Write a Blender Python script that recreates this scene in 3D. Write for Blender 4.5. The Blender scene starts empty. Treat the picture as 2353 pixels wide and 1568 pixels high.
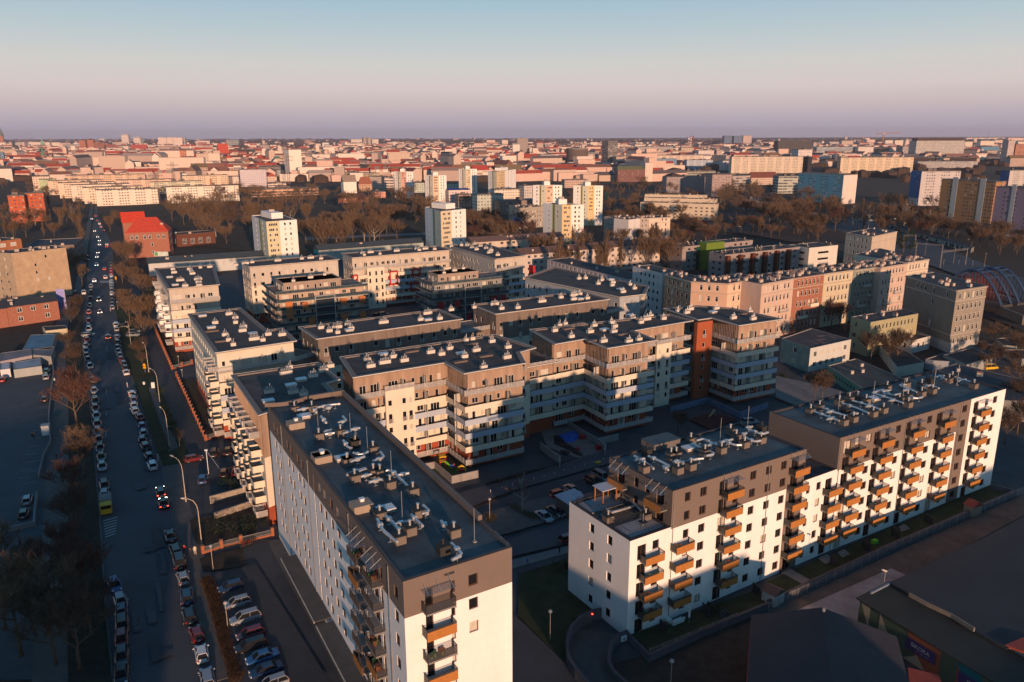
import bpy, math, random
from mathutils import Vector, Matrix
random.seed(11)
R = math.radians
S = bpy.context.scene
C = S.collection
# ---------------------------------------------------------------- camera
CAMH, FPX, PITCH, ROLL = 70.0, 1800.0, R(14.75), R(-0.2)
PW, PH = 2353.0, 1568.0
_r = Vector((1, 0, 0)); _f = Vector((0, math.cos(PITCH), -math.sin(PITCH))); _u = Vector((0, math.sin(PITCH), math.cos(PITCH)))
CR = _r * math.cos(ROLL) + _u * math.sin(ROLL)
CU = -_r * math.sin(ROLL) + _u * math.cos(ROLL)
CF = _f
CAM = Vector((0, 0, CAMH))
cd = bpy.data.cameras.new('camera'); cam = bpy.data.objects.new('camera', cd); C.objects.link(cam)
cd.sensor_width = 36; cd.lens = 36 * FPX / PW; cd.clip_start = 1; cd.clip_end = 90000
cam.matrix_world = Matrix((( CR.x, CU.x, -CF.x, 0), (CR.y, CU.y, -CF.y, 0), (CR.z, CU.z, -CF.z, CAMH), (0, 0, 0, 1)))
S.camera = cam
# ---------------------------------------------------------------- light
SUN_AZ, SUN_EL = R(-20.5), R(7.5)          # azimuth the light travels to (from +Y, clockwise), height of the sun
w = bpy.data.worlds.new('World'); S.world = w; w.use_nodes = True
nt = w.node_tree; N = nt.nodes; L = nt.links; N.clear()
out = N.new('ShaderNodeOutputWorld'); bg = N.new('ShaderNodeBackground'); L.new(bg.outputs[0], out.inputs[0])
sky = N.new('ShaderNodeTexSky'); sky.sky_type = 'NISHITA'; sky.sun_disc = False; sky.sun_elevation = SUN_EL
sky.sun_rotation = SUN_AZ + math.pi; sky.air_density = 1.6; sky.dust_density = 2.5; sky.ozone_density = 3.0; sky.altitude = 150
tc = N.new('ShaderNodeTexCoord'); sx = N.new('ShaderNodeSeparateXYZ'); L.new(tc.outputs['Generated'], sx.inputs[0])
cr = N.new('ShaderNodeValToRGB'); L.new(sx.outputs[2], cr.inputs[0])
e = cr.color_ramp.elements
# sky colour against sine of the elevation: dusk belt low, pale cyan above, deep blue overhead
SKY = [(0.0, (.37, .35, .46)), (0.014, (.46, .405, .48)), (0.034, (.60, .50, .52)), (0.055, (.69, .60, .58)), (0.082, (.64, .63, .61)), (0.115, (.50, .59, .63)),
  (0.152, (.37, .53, .64)), (0.35, (.10, .31, .48)), (0.65, (.03, .155, .32)), (1.0, (.015, .09, .22))]
while len(e) < len(SKY): e.new(0.5)
for i, (p, c) in enumerate(SKY): e[i].position = p; e[i].color = (*c, 1)
mul = N.new('ShaderNodeVectorMath'); mul.operation = 'SCALE'; L.new(sky.outputs[0], mul.inputs[0]); mul.inputs[3].default_value = 0.06
mx = N.new('ShaderNodeMix'); mx.data_type = 'RGBA'; mx.inputs[0].default_value = 0.08
L.new(cr.outputs[0], mx.inputs[6]); L.new(mul.outputs[0], mx.inputs[7])
L.new(mx.outputs[2], bg.inputs[0]); bg.inputs[1].default_value = 1.0
sl = bpy.data.lights.new('sun', 'SUN'); sun = bpy.data.objects.new('sun', sl); C.objects.link(sun)
sl.energy = 5.0; sl.color = (1, .60, .37); sl.angle = R(0.9)
dv = Vector((math.sin(SUN_AZ) * math.cos(SUN_EL), math.cos(SUN_AZ) * math.cos(SUN_EL), -math.sin(SUN_EL)))
sun.rotation_euler = dv.to_track_quat('-Z', 'Y').to_euler(); sun.location = (200, -400, 120)
S.view_settings.view_transform = 'Standard'; S.view_settings.look = 'None'; S.view_settings.exposure = 0.1; S.view_settings.gamma = 1
S.render.engine = 'CYCLES'; S.cycles.use_denoising = True; S.cycles.max_bounces = 4; S.cycles.diffuse_bounces = 2
S.cycles.glossy_bounces = 2; S.cycles.transmission_bounces = 2; S.cycles.transparent_max_bounces = 6; S.cycles.volume_bounces = 0
S.cycles.caustics_reflective = False; S.cycles.caustics_refractive = False
# ---------------------------------------------------------------- picture point -> place on the ground or on a roof
TL = {'a': (0, 500, 2.2402), 'b': (1024, 500, 2.2402), 'c': (2048, 500, 2.2402), 'd': (3072, 500, 2.2402),
  'e': (0, 1100, 1.96), 'f': (1024, 1100, 1.96), 'g': (2048, 1100, 1.96), 'h': (3072, 1100, 1.96),
  'i': (0, 1830, 1.7422), 'j': (1024, 1830, 1.7422), 'k': (2048, 1830, 1.7422), 'l': (3072, 1830, 1.7422),
  'm': (0, 500, 3.3614), 'n': (600, 500, 3.3614), 'o': (1250, 500, 3.3614), 'p': (1900, 500, 3.3614), 'q': (2550, 500, 3.3614),
  'r': (3200, 500, 2.6261), 's': (700, 1200, 2.24), 'D': (0, 0, 1 / 1.74076), 't': (1400, 2150, 2.703), 'v': (2200, 1900, 2.24), 'w': (3700, 1500, 2.6136), 'x': (2400, 950, 2.941), 'y': (3100, 950, 2.3625), 'z': (0, 900, 3.1357), 'A': (3296, 1300, 2.941), 'B': (1950, 1650, 3.4836)}
def D(t, x, y):
 a, b, s = TL[t]
 return ((a + x / s) / 1.74076, (b + y / s) / 1.74076)
def ray(t, x, y):
 px, py = D(t, x, y)
 return CF * FPX + CR * (px - PW / 2) - CU * (py - PH / 2)
def G(t, x, y, z=0.0):
 d = ray(t, x, y); k = (z - CAMH) / d.z
 p = CAM + d * k
 return Vector((p.x, p.y, z))
# ---------------------------------------------------------------- materials
def nodes(name):
 m = bpy.data.materials.new(name); m.use_nodes = True
 return m, m.node_tree.nodes, m.node_tree.links, m.node_tree.nodes['Principled BSDF']
_mc = {}
def mth(n, l, op, a, b=None, c=None):
 q = n.new('ShaderNodeMath'); q.operation = op
 for i, x in enumerate((a, b, c)):
  if x is None: continue
  if isinstance(x, (int, float)): q.inputs[i].default_value = x
  else: l.new(x, q.inputs[i])
 return q.outputs[0]
def M(name, col=None, rough=.85, var=.25, scale=.6, metal=0, spec=.3, streak=0, bump=0, seam=None):
 """plain procedural surface: colour (or the object's own colour) broken up by two sizes of noise"""
 if name in _mc: return _mc[name]
 m, n, l, b = nodes(name); _mc[name] = m
 tc = n.new('ShaderNodeTexCoord'); mp = n.new('ShaderNodeMapping'); l.new(tc.outputs['Object'], mp.inputs[0])
 if streak: mp.inputs['Scale'].default_value = (1, 1, streak)
 a = n.new('ShaderNodeTexNoise'); a.inputs['Scale'].default_value = scale; a.inputs['Detail'].default_value = 6; a.inputs['Roughness'].default_value = .65
 l.new(mp.outputs[0], a.inputs[0])
 mr = n.new('ShaderNodeMapRange'); mr.inputs[1].default_value = .3; mr.inputs[2].default_value = .7
 mr.inputs[3].default_value = 1 - var; mr.inputs[4].default_value = 1 + var * .6; l.new(a.outputs[0], mr.inputs[0])
 v = n.new('ShaderNodeVectorMath'); v.operation = 'SCALE'; l.new(mr.outputs[0], v.inputs[3])
 if col is None:
  oi = n.new('ShaderNodeObjectInfo'); l.new(oi.outputs['Color'], v.inputs[0])
 else: v.inputs[0].default_value = col[:3]
 if seam:                                  # joints: (axis, spacing, width, darkening, turn)
  m3 = n.new('ShaderNodeMapping'); m3.inputs['Rotation'].default_value = (0, 0, seam[4]); l.new(tc.outputs['Object'], m3.inputs[0]); s3 = n.new('ShaderNodeSeparateXYZ'); l.new(m3.outputs[0], s3.inputs[0])
  ln = mth(n, l, 'LESS_THAN', mth(n, l, 'FRACT', mth(n, l, 'DIVIDE', s3.outputs[seam[0]], seam[1])), seam[2]/seam[1])
  v2 = n.new('ShaderNodeVectorMath'); v2.operation = 'SCALE'; l.new(v.outputs[0], v2.inputs[0]); l.new(mth(n, l, 'MULTIPLY_ADD', ln, seam[3] - 1, 1.0), v2.inputs[3]); v = v2
 l.new(v.outputs[0], b.inputs['Base Color'])
 b.inputs['Roughness'].default_value = rough; b.inputs['Metallic'].default_value = metal; b.inputs['Specular IOR Level'].default_value = spec
 if bump:
  bp = n.new('ShaderNodeBump'); bp.inputs['Strength'].default_value = bump; bp.inputs['Distance'].default_value = .05
  l.new(a.outputs[0], bp.inputs['Height']); l.new(bp.outputs[0], b.inputs['Normal'])
 return m
def grid_wall(name, sp, ww, sh, v0, v1, glass=(.05, .06, .08), bay=0):
 """wall of a far building: the object's colour with a window grid laid out in metres along the wall (UV)"""
 if name in _mc: return _mc[name]
 m, n, l, b = nodes(name); _mc[name] = m
 uv = n.new('ShaderNodeUVMap'); uv.uv_map = 'UVMap'; s = n.new('ShaderNodeSeparateXYZ'); l.new(uv.outputs[0], s.inputs[0])
 fu = mth(n, l, 'FRACT', mth(n, l, 'DIVIDE', s.outputs[0], sp)); fv = mth(n, l, 'FRACT', mth(n, l, 'DIVIDE', s.outputs[1], sh))
 a = mth(n, l, 'COMPARE', fu, .5, ww / 2); c = mth(n, l, 'MULTIPLY', mth(n, l, 'GREATER_THAN', fv, v0), mth(n, l, 'LESS_THAN', fv, v1))
 msk = mth(n, l, 'MULTIPLY', a, c)
 if bay:
  fb = mth(n, l, 'FRACT', mth(n, l, 'DIVIDE', s.outputs[0], bay)); msk = mth(n, l, 'MULTIPLY', msk, mth(n, l, 'GREATER_THAN', fb, .3))
 cu = mth(n, l, 'FLOOR', mth(n, l, 'DIVIDE', s.outputs[0], sp)); cv = mth(n, l, 'FLOOR', mth(n, l, 'DIVIDE', s.outputs[1], sh))
 cb = n.new('ShaderNodeCombineXYZ'); l.new(cu, cb.inputs[0]); l.new(cv, cb.inputs[1])
 wn = n.new('ShaderNodeTexWhiteNoise'); l.new(cb.outputs[0], wn.inputs[0])
 oi = n.new('ShaderNodeObjectInfo')
 nz = n.new('ShaderNodeTexNoise'); nz.inputs['Scale'].default_value = .15; tc = n.new('ShaderNodeTexCoord'); l.new(tc.outputs['Object'], nz.inputs[0])
 sc = n.new('ShaderNodeVectorMath'); sc.operation = 'SCALE'; l.new(oi.outputs['Color'], sc.inputs[0]); l.new(mth(n, l, 'MULTIPLY_ADD', nz.outputs[0], .3, .82), sc.inputs[3])
 g = n.new('ShaderNodeMix'); g.data_type = 'RGBA'; l.new(mth(n, l, 'POWER', wn.outputs[0], 5.0), g.inputs[0]); g.inputs[6].default_value = (*glass, 1); g.inputs[7].default_value = (.45, .42, .38, 1)
 mx = n.new('ShaderNodeMix'); mx.data_type = 'RGBA'; l.new(msk, mx.inputs[0]); l.new(sc.outputs[0], mx.inputs[6]); l.new(g.outputs[2], mx.inputs[7])
 l.new(mx.outputs[2], b.inputs['Base Color']); b.inputs['Roughness'].default_value = .7; b.inputs['Specular IOR Level'].default_value = .25
 return m
PLASTER = M('plaster', None, .9, .10, .35, streak=.35)
FELT = M('roof_felt', None, .92, .30, .25)
BRICK = M('brickwork', None, .9, .35, 1.2)
TILE = M('roof_tile', None, .85, .25, .8)
FW = grid_wall('far_window_wall', 3.0, .42, 2.9, .35, .75)
FP = grid_wall('panel_block_wall', 2.6, .55, 2.8, .38, .78, bay=15.6)
FR = grid_wall('ribbon_window_wall', 6.0, .92, 3.4, .35, .8)
FS = grid_wall('slit_window_wall', 1.6, .5, 4.2, .12, .95)
GLASS = M('window_glass', (.014, .015, .018), .2, .2, .8, spec=.28)
GLASS.node_tree.nodes['Principled BSDF'].inputs['IOR'].default_value = 1.18
CURT = M('curtain', (.55, .5, .42), .9, .3, 2)
FRM_W = M('white_frame', (.72, .72, .70), .6, .05)
FRM_B = M('brown_frame', (.12, .055, .03), .5, .1)
WHITE = M('white_render', (.82, .80, .78), .9, .08, .3, streak=.3, seam=(2, 1.475, .035, .86, 0))
BROWN = M('brown_render', (.175, .135, .115), .9, .07, .3)
TERRA = M('dark_anthracite', (.035, .035, .04), .6, .1)
ORANGE = M('wood_laminate', (.42, .17, .045), .5, .25, 1.5, streak=4)
STEEL = M('galvanised_steel', (.62, .62, .62), .35, .15, 2, metal=.6)
ROOFB = M('bitumen_roof', (.06, .082, .095), .6, .5, .25, bump=.1, seam=(0, 1.0, .05, .72, R(-30)))
ROOFK = M('felt_roof_grey', (.082, .074, .072), .9, .45, .35, seam=(0, 1.0, .05, .8, R(-30)))
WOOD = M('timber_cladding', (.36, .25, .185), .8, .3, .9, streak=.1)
BEIGE = M('beige_render', (.70, .61, .49), .9, .07, .3)
BLUEB = M('blue_grey_render', (.40, .45, .54), .9, .07, .3)
RED = M('rust_red_render', (.34, .075, .035), .9, .15, .5)
LOUV = M('louvre_steel', (.55, .52, .50), .5, .1)
CONC = M('concrete', (.30, .29, .28), .9, .2, .4)
BARK = M('bark', (.13, .095, .07), .95, .3, 2)
BIRCHB = M('birch_bark', (.42, .38, .33), .9, .3, 2)
TWIG = M('twigs', (.165, .105, .065), .95, .35, .4)
TWIG2 = M('reddish_twigs', (.12, .06, .045), .95, .35, .4)
TWIG3 = M('dark_twigs', (.10, .065, .045), .95, .35, .4)
GREEN = M('evergreen_leaves', (.035, .055, .02), .9, .4, 1)
ASPH = M('asphalt', (.068, .074, .085), .8, .22, .12, bump=.1)
PAVE = M('paving', (.10, .095, .09), .85, .2, .5)
PAVEL = M('light_paving', (.24, .23, .22), .85, .15, .5)
SOIL = M('winter_soil', (.045, .035, .026), 1, .45, .5, bump=.3)
LAWN = M('winter_lawn', (.030, .040, .016), 1, .4, .4, bump=.3)
LINE = M('road_paint', (.42, .42, .42), .8, .3, 3)
YEL = M('yellow_paint', (.65, .38, .02), .5, .1)
REDP = M('red_paint', (.45, .02, .025), .5, .1)
BLK = M('black_rubber', (.012, .012, .012), .8, .1)
GREYM = M('grey_metal', (.33, .33, .33), .5, .1)
# ---------------------------------------------------------------- mesh building
class MB:
 def __init__(s): s.v = []; s.f = []; s.m = []; s.mats = []; s.uv = []
 def mi(s, m):
  if m not in s.mats: s.mats.append(m)
  return s.mats.index(m)
 def face(s, pts, m, uv=None):
  k = len(s.v); s.v += [tuple(p) for p in pts]; s.f.append(tuple(range(k, k + len(pts)))); s.m.append(s.mi(m))
  s.uv += list(uv) if uv else [(0, 0)] * len(pts)
 def box(s, c, x, y, z, m, ang=0.0, bottom=True):
  """c = centre of the bottom face"""
  ca, sa = math.cos(ang), math.sin(ang); P = []
  for dz in (0, z):
   for a, b in ((-x/2, -y/2), (x/2, -y/2), (x/2, y/2), (-x/2, y/2)):
    P.append((c[0] + a * ca - b * sa, c[1] + a * sa + b * ca, c[2] + dz))
  F = [(4, 5, 6, 7), (0, 1, 5, 4), (1, 2, 6, 5), (2, 3, 7, 6), (3, 0, 4, 7)] + ([(3, 2, 1, 0)] if bottom else [])
  for q in F: s.face([P[i] for i in q], m)
 def prism(s, poly, z0, z1, m, top=None, bottom=False, sides=True, open_top=False):
  n = len(poly); u = 0
  for i in range(n):
   a, b = poly[i], poly[(i + 1) % n]; Lg = math.hypot(b[0] - a[0], b[1] - a[1])
   if sides: s.face([(a[0], a[1], z0), (b[0], b[1], z0), (b[0], b[1], z1), (a[0], a[1], z1)], m, [(u, 0), (u + Lg, 0), (u + Lg, z1 - z0), (u, z1 - z0)])
   u += Lg
  if not open_top: s.face([(p[0], p[1], z1) for p in poly], top or m)
  if bottom: s.face([(p[0], p[1], z0) for p in reversed(poly)], m)
 def tube(s, pts, r, m, n=6, r1=None, cap=True):
  pts = [Vector(p) for p in pts]; rings = []
  for i, p in enumerate(pts):
   d = (pts[min(i + 1, len(pts) - 1)] - pts[max(i - 1, 0)])
   if d.length < 1e-6: d = Vector((0, 0, 1))
   d.normalize(); a = d.cross(Vector((0, 0, 1)) if abs(d.z) < .9 else Vector((1, 0, 0))).normalized(); b = d.cross(a)
   rr = r if r1 is None else r + (r1 - r) * i / (len(pts) - 1)
   rings.append([p + (a * math.cos(2 * math.pi * k / n) + b * math.sin(2 * math.pi * k / n)) * rr for k in range(n)])
  base = len(s.v); mi = s.mi(m)
  for g in rings: s.v += [tuple(p) for p in g]
  for i in range(len(rings) - 1):
   for k in range(n):
    s.f.append((base + i*n + k, base + i*n + (k+1) % n, base + (i+1)*n + (k+1) % n, base + (i+1)*n + k)[::-1]); s.m.append(mi); s.uv += [(0, 0)] * 4
  if cap:
   s.f.append(tuple(base + k for k in range(n))); s.m.append(mi); s.uv += [(0, 0)] * n
   s.f.append(tuple(base + (len(rings)-1)*n + k for k in reversed(range(n)))); s.m.append(mi); s.uv += [(0, 0)] * n
 def mesh(s, name, off=(0, 0, 0), smooth=False):
  me = bpy.data.meshes.new(name)
  if off != (0, 0, 0): s.v = [(a - off[0], b - off[1], c - off[2]) for a, b, c in s.v]
  me.from_pydata(s.v, [], s.f)
  for m in s.mats: me.materials.append(m)
  me.polygons.foreach_set('material_index', s.m)
  ul = me.uv_layers.new(name='UVMap')
  if len(ul.data) == len(s.uv): ul.data.foreach_set('uv', [c for t in s.uv for c in t])
  if smooth: me.polygons.foreach_set('use_smooth', [True] * len(me.polygons))
  me.update()
  return me
 def obj(s, name, parent=None, off=(0, 0, 0), color=None, smooth=False):
  o = bpy.data.objects.new(name, s.mesh(name, tuple(off), smooth)); C.objects.link(o)
  if parent: o.parent = parent
  if color: o.color = (*color, 1)
  return o
def tag(o, label, cat, group=None, kind=None):
 if label: o['label'] = label
 if cat: o['category'] = cat
 if group: o['group'] = group
 if kind: o['kind'] = kind
 return o
def struct(o): o['kind'] = 'structure'; return o
def thing(name, loc, label, cat, group=None, rz=0):
 o = bpy.data.objects.new(name, None); C.objects.link(o); o.location = loc; o.rotation_euler.z = rz; o.empty_display_size = .5
 return tag(o, label, cat, group)
def inst(name, me, parent, loc=(0, 0, 0), rz=0, sc=None, color=None):
 o = bpy.data.objects.new(name, me); C.objects.link(o)
 if parent: o.parent = parent
 o.location = loc; o.rotation_euler.z = rz
 if sc: o.scale = sc
 if color: o.color = (*color, 1)
 return o
def tree_copy(o, parent=None):
 c = o.copy(); C.objects.link(c)
 if parent: c.parent = parent
 for ch in o.children: tree_copy(ch, c)
 return c
# ---------------------------------------------------------------- polygons
def area(p): return sum(p[i][0] * p[(i+1) % len(p)][1] - p[(i+1) % len(p)][0] * p[i][1] for i in range(len(p))) / 2
def ccw(p):
 p = [Vector((q[0], q[1])) for q in p]
 return p if area(p) > 0 else p[::-1]
def offset(p, d):
 """grow (d > 0) or shrink a counter-clockwise polygon"""
 o = []; n = len(p)
 for i in range(n):
  a, b, c = p[i-1], p[i], p[(i+1) % n]
  e1 = (b - a).normalized(); e2 = (c - b).normalized()
  n1 = Vector((e1.y, -e1.x)); n2 = Vector((e2.y, -e2.x)); k = 1 + n1.dot(n2)
  o.append(b + (n1 + n2) * (d / max(k, .35)))
 return o
def cen(p): return Vector((sum(q[0] for q in p) / len(p), sum(q[1] for q in p) / len(p)))
# ---------------------------------------------------------------- windows
_wm = {}
def window_mesh(w, h, kind):
 """glazed window: frame, one or two sashes, panes; origin at the middle of the outer bottom edge, y runs inwards"""
 key = (round(w, 2), round(h, 2), kind)
 if key in _wm: return _wm[key]
 b = MB(); fm = FRM_B if kind in ('b', 'd') else FRM_W; t = .12 if kind == 't' else (.07 if w < 3 else .1)
 if kind == 'o': fm = TERRA
 def bx(x0, x1, z0, z1, y0, y1, m):
  b.box(((x0+x1)/2, (y0+y1)/2, z0), x1-x0, y1-y0, z1-z0, m)
 bx(-w/2, w/2, 0, t, 0, .07, fm); bx(-w/2, w/2, h-t, h, 0, .07, fm)
 bx(-w/2, -w/2+t, t, h-t, 0, .07, fm); bx(w/2-t, w/2, t, h-t, 0, .07, fm)
 n = max(1, round(w / .85))
 for i in range(1, n): x = -w/2 + w*i/n; bx(x-t/2, x+t/2, t, h-t, .004, .066, fm)
 if kind == 't' and h > 1.5: bx(-w/2+t, w/2-t, h*.68, h*.68+.07, .008, .062, fm)
 for i in range(n):
  x0 = -w/2 + w*i/n + t/2; x1 = -w/2 + w*(i+1)/n - t/2
  b.face([(x0, .05, t), (x1, .05, t), (x1, .05, h-t), (x0, .05, h-t)], GLASS)
 _wm[key] = b.mesh('window'); return _wm[key]
def curtain_mesh(w, h, kind):
 key = ('c', round(w, 2), round(h, 2), kind)
 if key in _wm: return _wm[key]
 me = window_mesh(w, h, kind).copy()
 me.materials[[m.name for m in me.materials].index('window_glass')] = CURT
 _wm[key] = me; return me
MAXP = 100
def facade(mb, a, b, z0, z1, ops, zone, rec=.2):
 """wall from a to b (outside on the right) with real openings; returns window places"""
 d = (b - a); Lg = d.length; e = d / Lg; nrm = Vector((e.y, -e.x))
 ops = [o for o in ops if o[0] > .05 and o[1] < Lg - .05 and o[2] > z0 + .02 and o[3] < z1 - .02]
 us = {0, Lg}; vs = {z0, z1}
 for o in ops: us |= {o[0], o[1]}; vs |= {o[2], o[3]}
 if hasattr(zone, 'cuts'):
  us |= {u for u in zone.cuts[0] if 0 < u < Lg}; vs |= {v for v in zone.cuts[1] if z0 < v < z1}
 us = sorted(us); vs = sorted(vs)
 def merge(q):
  r = [q[0]]
  for x in q[1:]:
   if x - r[-1] > 1e-4: r.append(x)
  return r
 us = merge(us); vs = merge(vs)
 ui = {};
 for i in range(len(us) - 1):
  um = (us[i] + us[i+1]) / 2; col = [o for o in ops if o[0] < um < o[1]]
  j = 0
  while j < len(vs) - 1:
   vm = (vs[j] + vs[j+1]) / 2
   if any(o[2] < vm < o[3] for o in col): j += 1; continue
   m = zone(um, vm) if callable(zone) else zone
   k = j + 1
   while k < len(vs) - 1:
    v2 = (vs[k] + vs[k+1]) / 2
    if any(o[2] < v2 < o[3] for o in col) or (zone(um, v2) if callable(zone) else zone) != m: break
    k += 1
   A = a + e * us[i]; B = a + e * us[i+1]
   mb.face([(A.x, A.y, vs[j]), (B.x, B.y, vs[j]), (B.x, B.y, vs[k]), (A.x, A.y, vs[k])], m,
     [(us[i], vs[j]), (us[i+1], vs[j]), (us[i+1], vs[k]), (us[i], vs[k])])
   j = k
 places = []
 for o in ops:
  A = a + e * o[0]; B = a + e * o[1]; Ai = A - nrm * rec; Bi = B - nrm * rec; m = zone((o[0]+o[1])/2, o[3] + .01) if callable(zone) else zone
  q = lambda p, z: (p.x, p.y, z)
  mb.face([q(A, o[2]), q(B, o[2]), q(Bi, o[2]), q(Ai, o[2])], m); mb.face([q(A, o[3]), q(Ai, o[3]), q(Bi, o[3]), q(B, o[3])], m)
  mb.face([q(A, o[2]), q(Ai, o[2]), q(Ai, o[3]), q(A, o[3])], m); mb.face([q(B, o[2]), q(B, o[3]), q(Bi, o[3]), q(Bi, o[2])], m)
  mid = (A + B) / 2 - nrm * (rec - .06)
  places.append((Vector((mid.x, mid.y, o[2])), o[1] - o[0], o[3] - o[2], math.atan2(e.y, e.x), o[4] if len(o) > 4 else None))
 return places
def rows(Lg, z0, n, sh=2.8, sp=3.0, w=1.2, h=1.35, sill=.9, m0=1.2, kind=None, skip=None, wl=None):
 o = []; c = max(1, int((Lg - 2 * m0 + .01) / sp)); st = (Lg - (c - 1) * sp) / 2 if c > 1 else Lg / 2
 for k in range(n):
  for i in range(c):
   if skip and skip(i, k): continue
   ww = wl[i % len(wl)] if wl else w
   x = st + i * sp; o.append((x - ww/2, x + ww/2, z0 + k*sh + sill, z0 + k*sh + sill + h, kind))
 return o
def put_windows(root, off, places, kind='w', curt=.18):
 """each window its own part; past MAXP the farthest go into one part"""
 places.sort(key=lambda p: (p[0] - CAM).length)
 for p, w, h, ang, k in places[:MAXP]:
  k = k or kind; fn = curtain_mesh if random.random() < curt else window_mesh
  inst('balcony_door' if h > 1.9 and w > .85 else 'window', fn(w, h, k), root, p - off, ang)
 if len(places) > MAXP:
  b = MB()
  for p, w, h, ang, k in places[MAXP:]:
   me = window_mesh(w, h, k or kind); base = len(b.v); ca, sa = math.cos(ang), math.sin(ang)
   b.v += [(p.x - off.x + v.co.x*ca - v.co.y*sa, p.y - off.y + v.co.x*sa + v.co.y*ca, p.z - off.z + v.co.z) for v in me.vertices]
   for f in me.polygons:
    b.f.append(tuple(base + i for i in f.vertices)); b.m.append(b.mi(me.materials[f.material_index])); b.uv += [(0, 0)] * len(f.vertices)
  o = b.obj('window', root); o['kind'] = 'stuff'
def faces_cam(a, b, lim=-.12):
 e = (b - a).normalized(); n = Vector((e.y, -e.x)); m = (a + b) / 2
 return n.dot(-m.normalized()) > lim
def flat_roof(root, off, poly, z1, m, edge=None, par=.4, wd=.35, over=0.0, color=None, th=.25):
 """roof surface inside a low parapet"""
 b = MB(); P = offset(poly, over) if over else poly; Q = offset(P, -wd); n = len(P); edge = edge or m
 for i in range(n):
  j = (i + 1) % n; A, B, a, c = P[i], P[j], Q[i], Q[j]
  b.face([(A.x, A.y, z1), (B.x, B.y, z1), (c.x, c.y, z1), (a.x, a.y, z1)], edge)
  b.face([(c.x, c.y, z1 - par), (a.x, a.y, z1 - par), (a.x, a.y, z1), (c.x, c.y, z1)], edge)
  if over: b.face([(A.x, A.y, z1 - th), (B.x, B.y, z1 - th), (B.x, B.y, z1), (A.x, A.y, z1)], edge)
 if over: b.face([(p.x, p.y, z1 - th) for p in reversed(P)], edge)
 b.face([(p.x, p.y, z1 - par) for p in Q], m)
 return b.obj('roof', root, off, color)
# ================================================================ roof fittings
def vent_mesh(n, cap=.55, body=None):
 b = MB(); Lx = .45 + n * .36
 b.box((0, 0, 0), Lx, .75, .75, body or M('vent_render', (.62, .56, .50), .9, .08)); b.box((0, 0, .75), Lx + .12, .87, .08, M('vent_cap', (.30, .27, .25), .9, .1))
 for i in range(n):
  x = (i - (n - 1) / 2) * .36
  b.tube([(x, 0, .8), (x, 0, .8 + cap + (.5 if i == n // 2 else 0))], .1, STEEL, 6)
 return b.mesh('vent_stack')
VENT = {n: vent_mesh(n) for n in (2, 3, 4, 6)}
VENTBIG = {n: vent_mesh(n, .5) for n in (9,)}
def box_stack_mesh(s=1.25, dark=False):
 b = MB(); m = M('stack_brown', (.17, .14, .12), .9, .1); c = M('stack_black', (.03, .03, .03), .7, .1)
 b.box((0, 0, 0), s, s, 1.05, c if dark else m); b.box((0, 0, 1.05), s + .2, s + .2, .1, c)
 b.tube([(0, 0, 1.1), (0, 0, 1.75)], .14, c if dark else STEEL, 8); b.tube([(0, 0, 1.75), (0, 0, 1.85)], .22, c if dark else STEEL, 8)
 b.tube([(s/2 + .005, 0, .6), (s/2 + .03, 0, .6)], .16, M('stack_rim', (.33, .3, .28), .8), 8)
 return b.mesh('chimney_stack')
STACK, STACKD = box_stack_mesh(), box_stack_mesh(dark=True)
def hatch_mesh(x=2.0, y=1.5, h=.55, top=(.62, .64, .66)):
 b = MB(); b.box((0, 0, 0), x, y, h * .7, M('hatch_base', (.42, .38, .34), .9, .1)); b.box((0, 0, h*.7), x + .15, y + .15, h * .3, M('skylight_dome', top, .35, .05))
 return b.mesh('skylight')
HATCH = hatch_mesh()
TANBOX = MB(); TANBOX.box((0, 0, 0), 2.5, 2.2, 1.0, M('tan_render', (.33, .26, .2), .9, .1)); TANBOX.box((.2, .3, 1.0), .5, .5, .35, FRM_W); TANBOX.box((.2, .3, 1.35), .65, .65, .06, FRM_W)
TANBOX = TANBOX.mesh('access_box')
CURB = MB(); CURB.box((0, 0, 0), 3.2, 1.2, .35, M('curb_felt', (.16, .12, .10), .9, .2)); CURB = CURB.mesh('roof_curb')
ROD = MB(); ROD.tube([(0, 0, 0), (0, 0, 4.2)], .035, STEEL, 4); ROD.box((0, 0, 0), .4, .4, .12, CONC); ROD = ROD.mesh('lightning_rod')
def on_roof(roof, off, tile, pts, z, me, name, rz=R(30), jit=.0):
 for p in pts:
  q = G(tile, p[0], p[1], z) - off
  m2 = me[p[2]] if isinstance(me, dict) and len(p) > 2 else (random.choice(list(me.values())) if isinstance(me, dict) else me)
  inst(name, m2, roof, q, rz + random.uniform(-jit, jit))
def ducts(roof, off, tile, lines, z):
 for ln in lines:
  pts = [G(tile, x, y, z + .75) - off for x, y in ln]; b = MB(); P = [pts[0]]
  for i in range(1, len(pts)):
   if i < len(pts) - 1:                            # soften the elbow
    a, c = pts[i-1], pts[i+1]; P.append(pts[i] + (a - pts[i]).normalized() * .35); P.append(pts[i] + (c - pts[i]).normalized() * .35)
   else: P.append(pts[i])
  b.tube(P, .2, STEEL, 8)
  for i in range(len(pts) - 1):
   d = pts[i+1] - pts[i]; n = max(1, int(d.length / 2.2))
   for k in range(n):
    q = pts[i] + d * ((k + .5) / n); b.tube([(q.x, q.y, q.z - .7), (q.x, q.y, q.z - .2)], .035, STEEL, 4); b.box((q.x, q.y, q.z - .74), .5, .14, .04, STEEL, .5)
  m = pts[len(pts)//2 - 1].lerp(pts[len(pts)//2], .5); b.box((m.x, m.y, m.z - .24), .62, .5, .46, STEEL, R(30))
  b.obj('ventilation_duct', roof)
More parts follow.
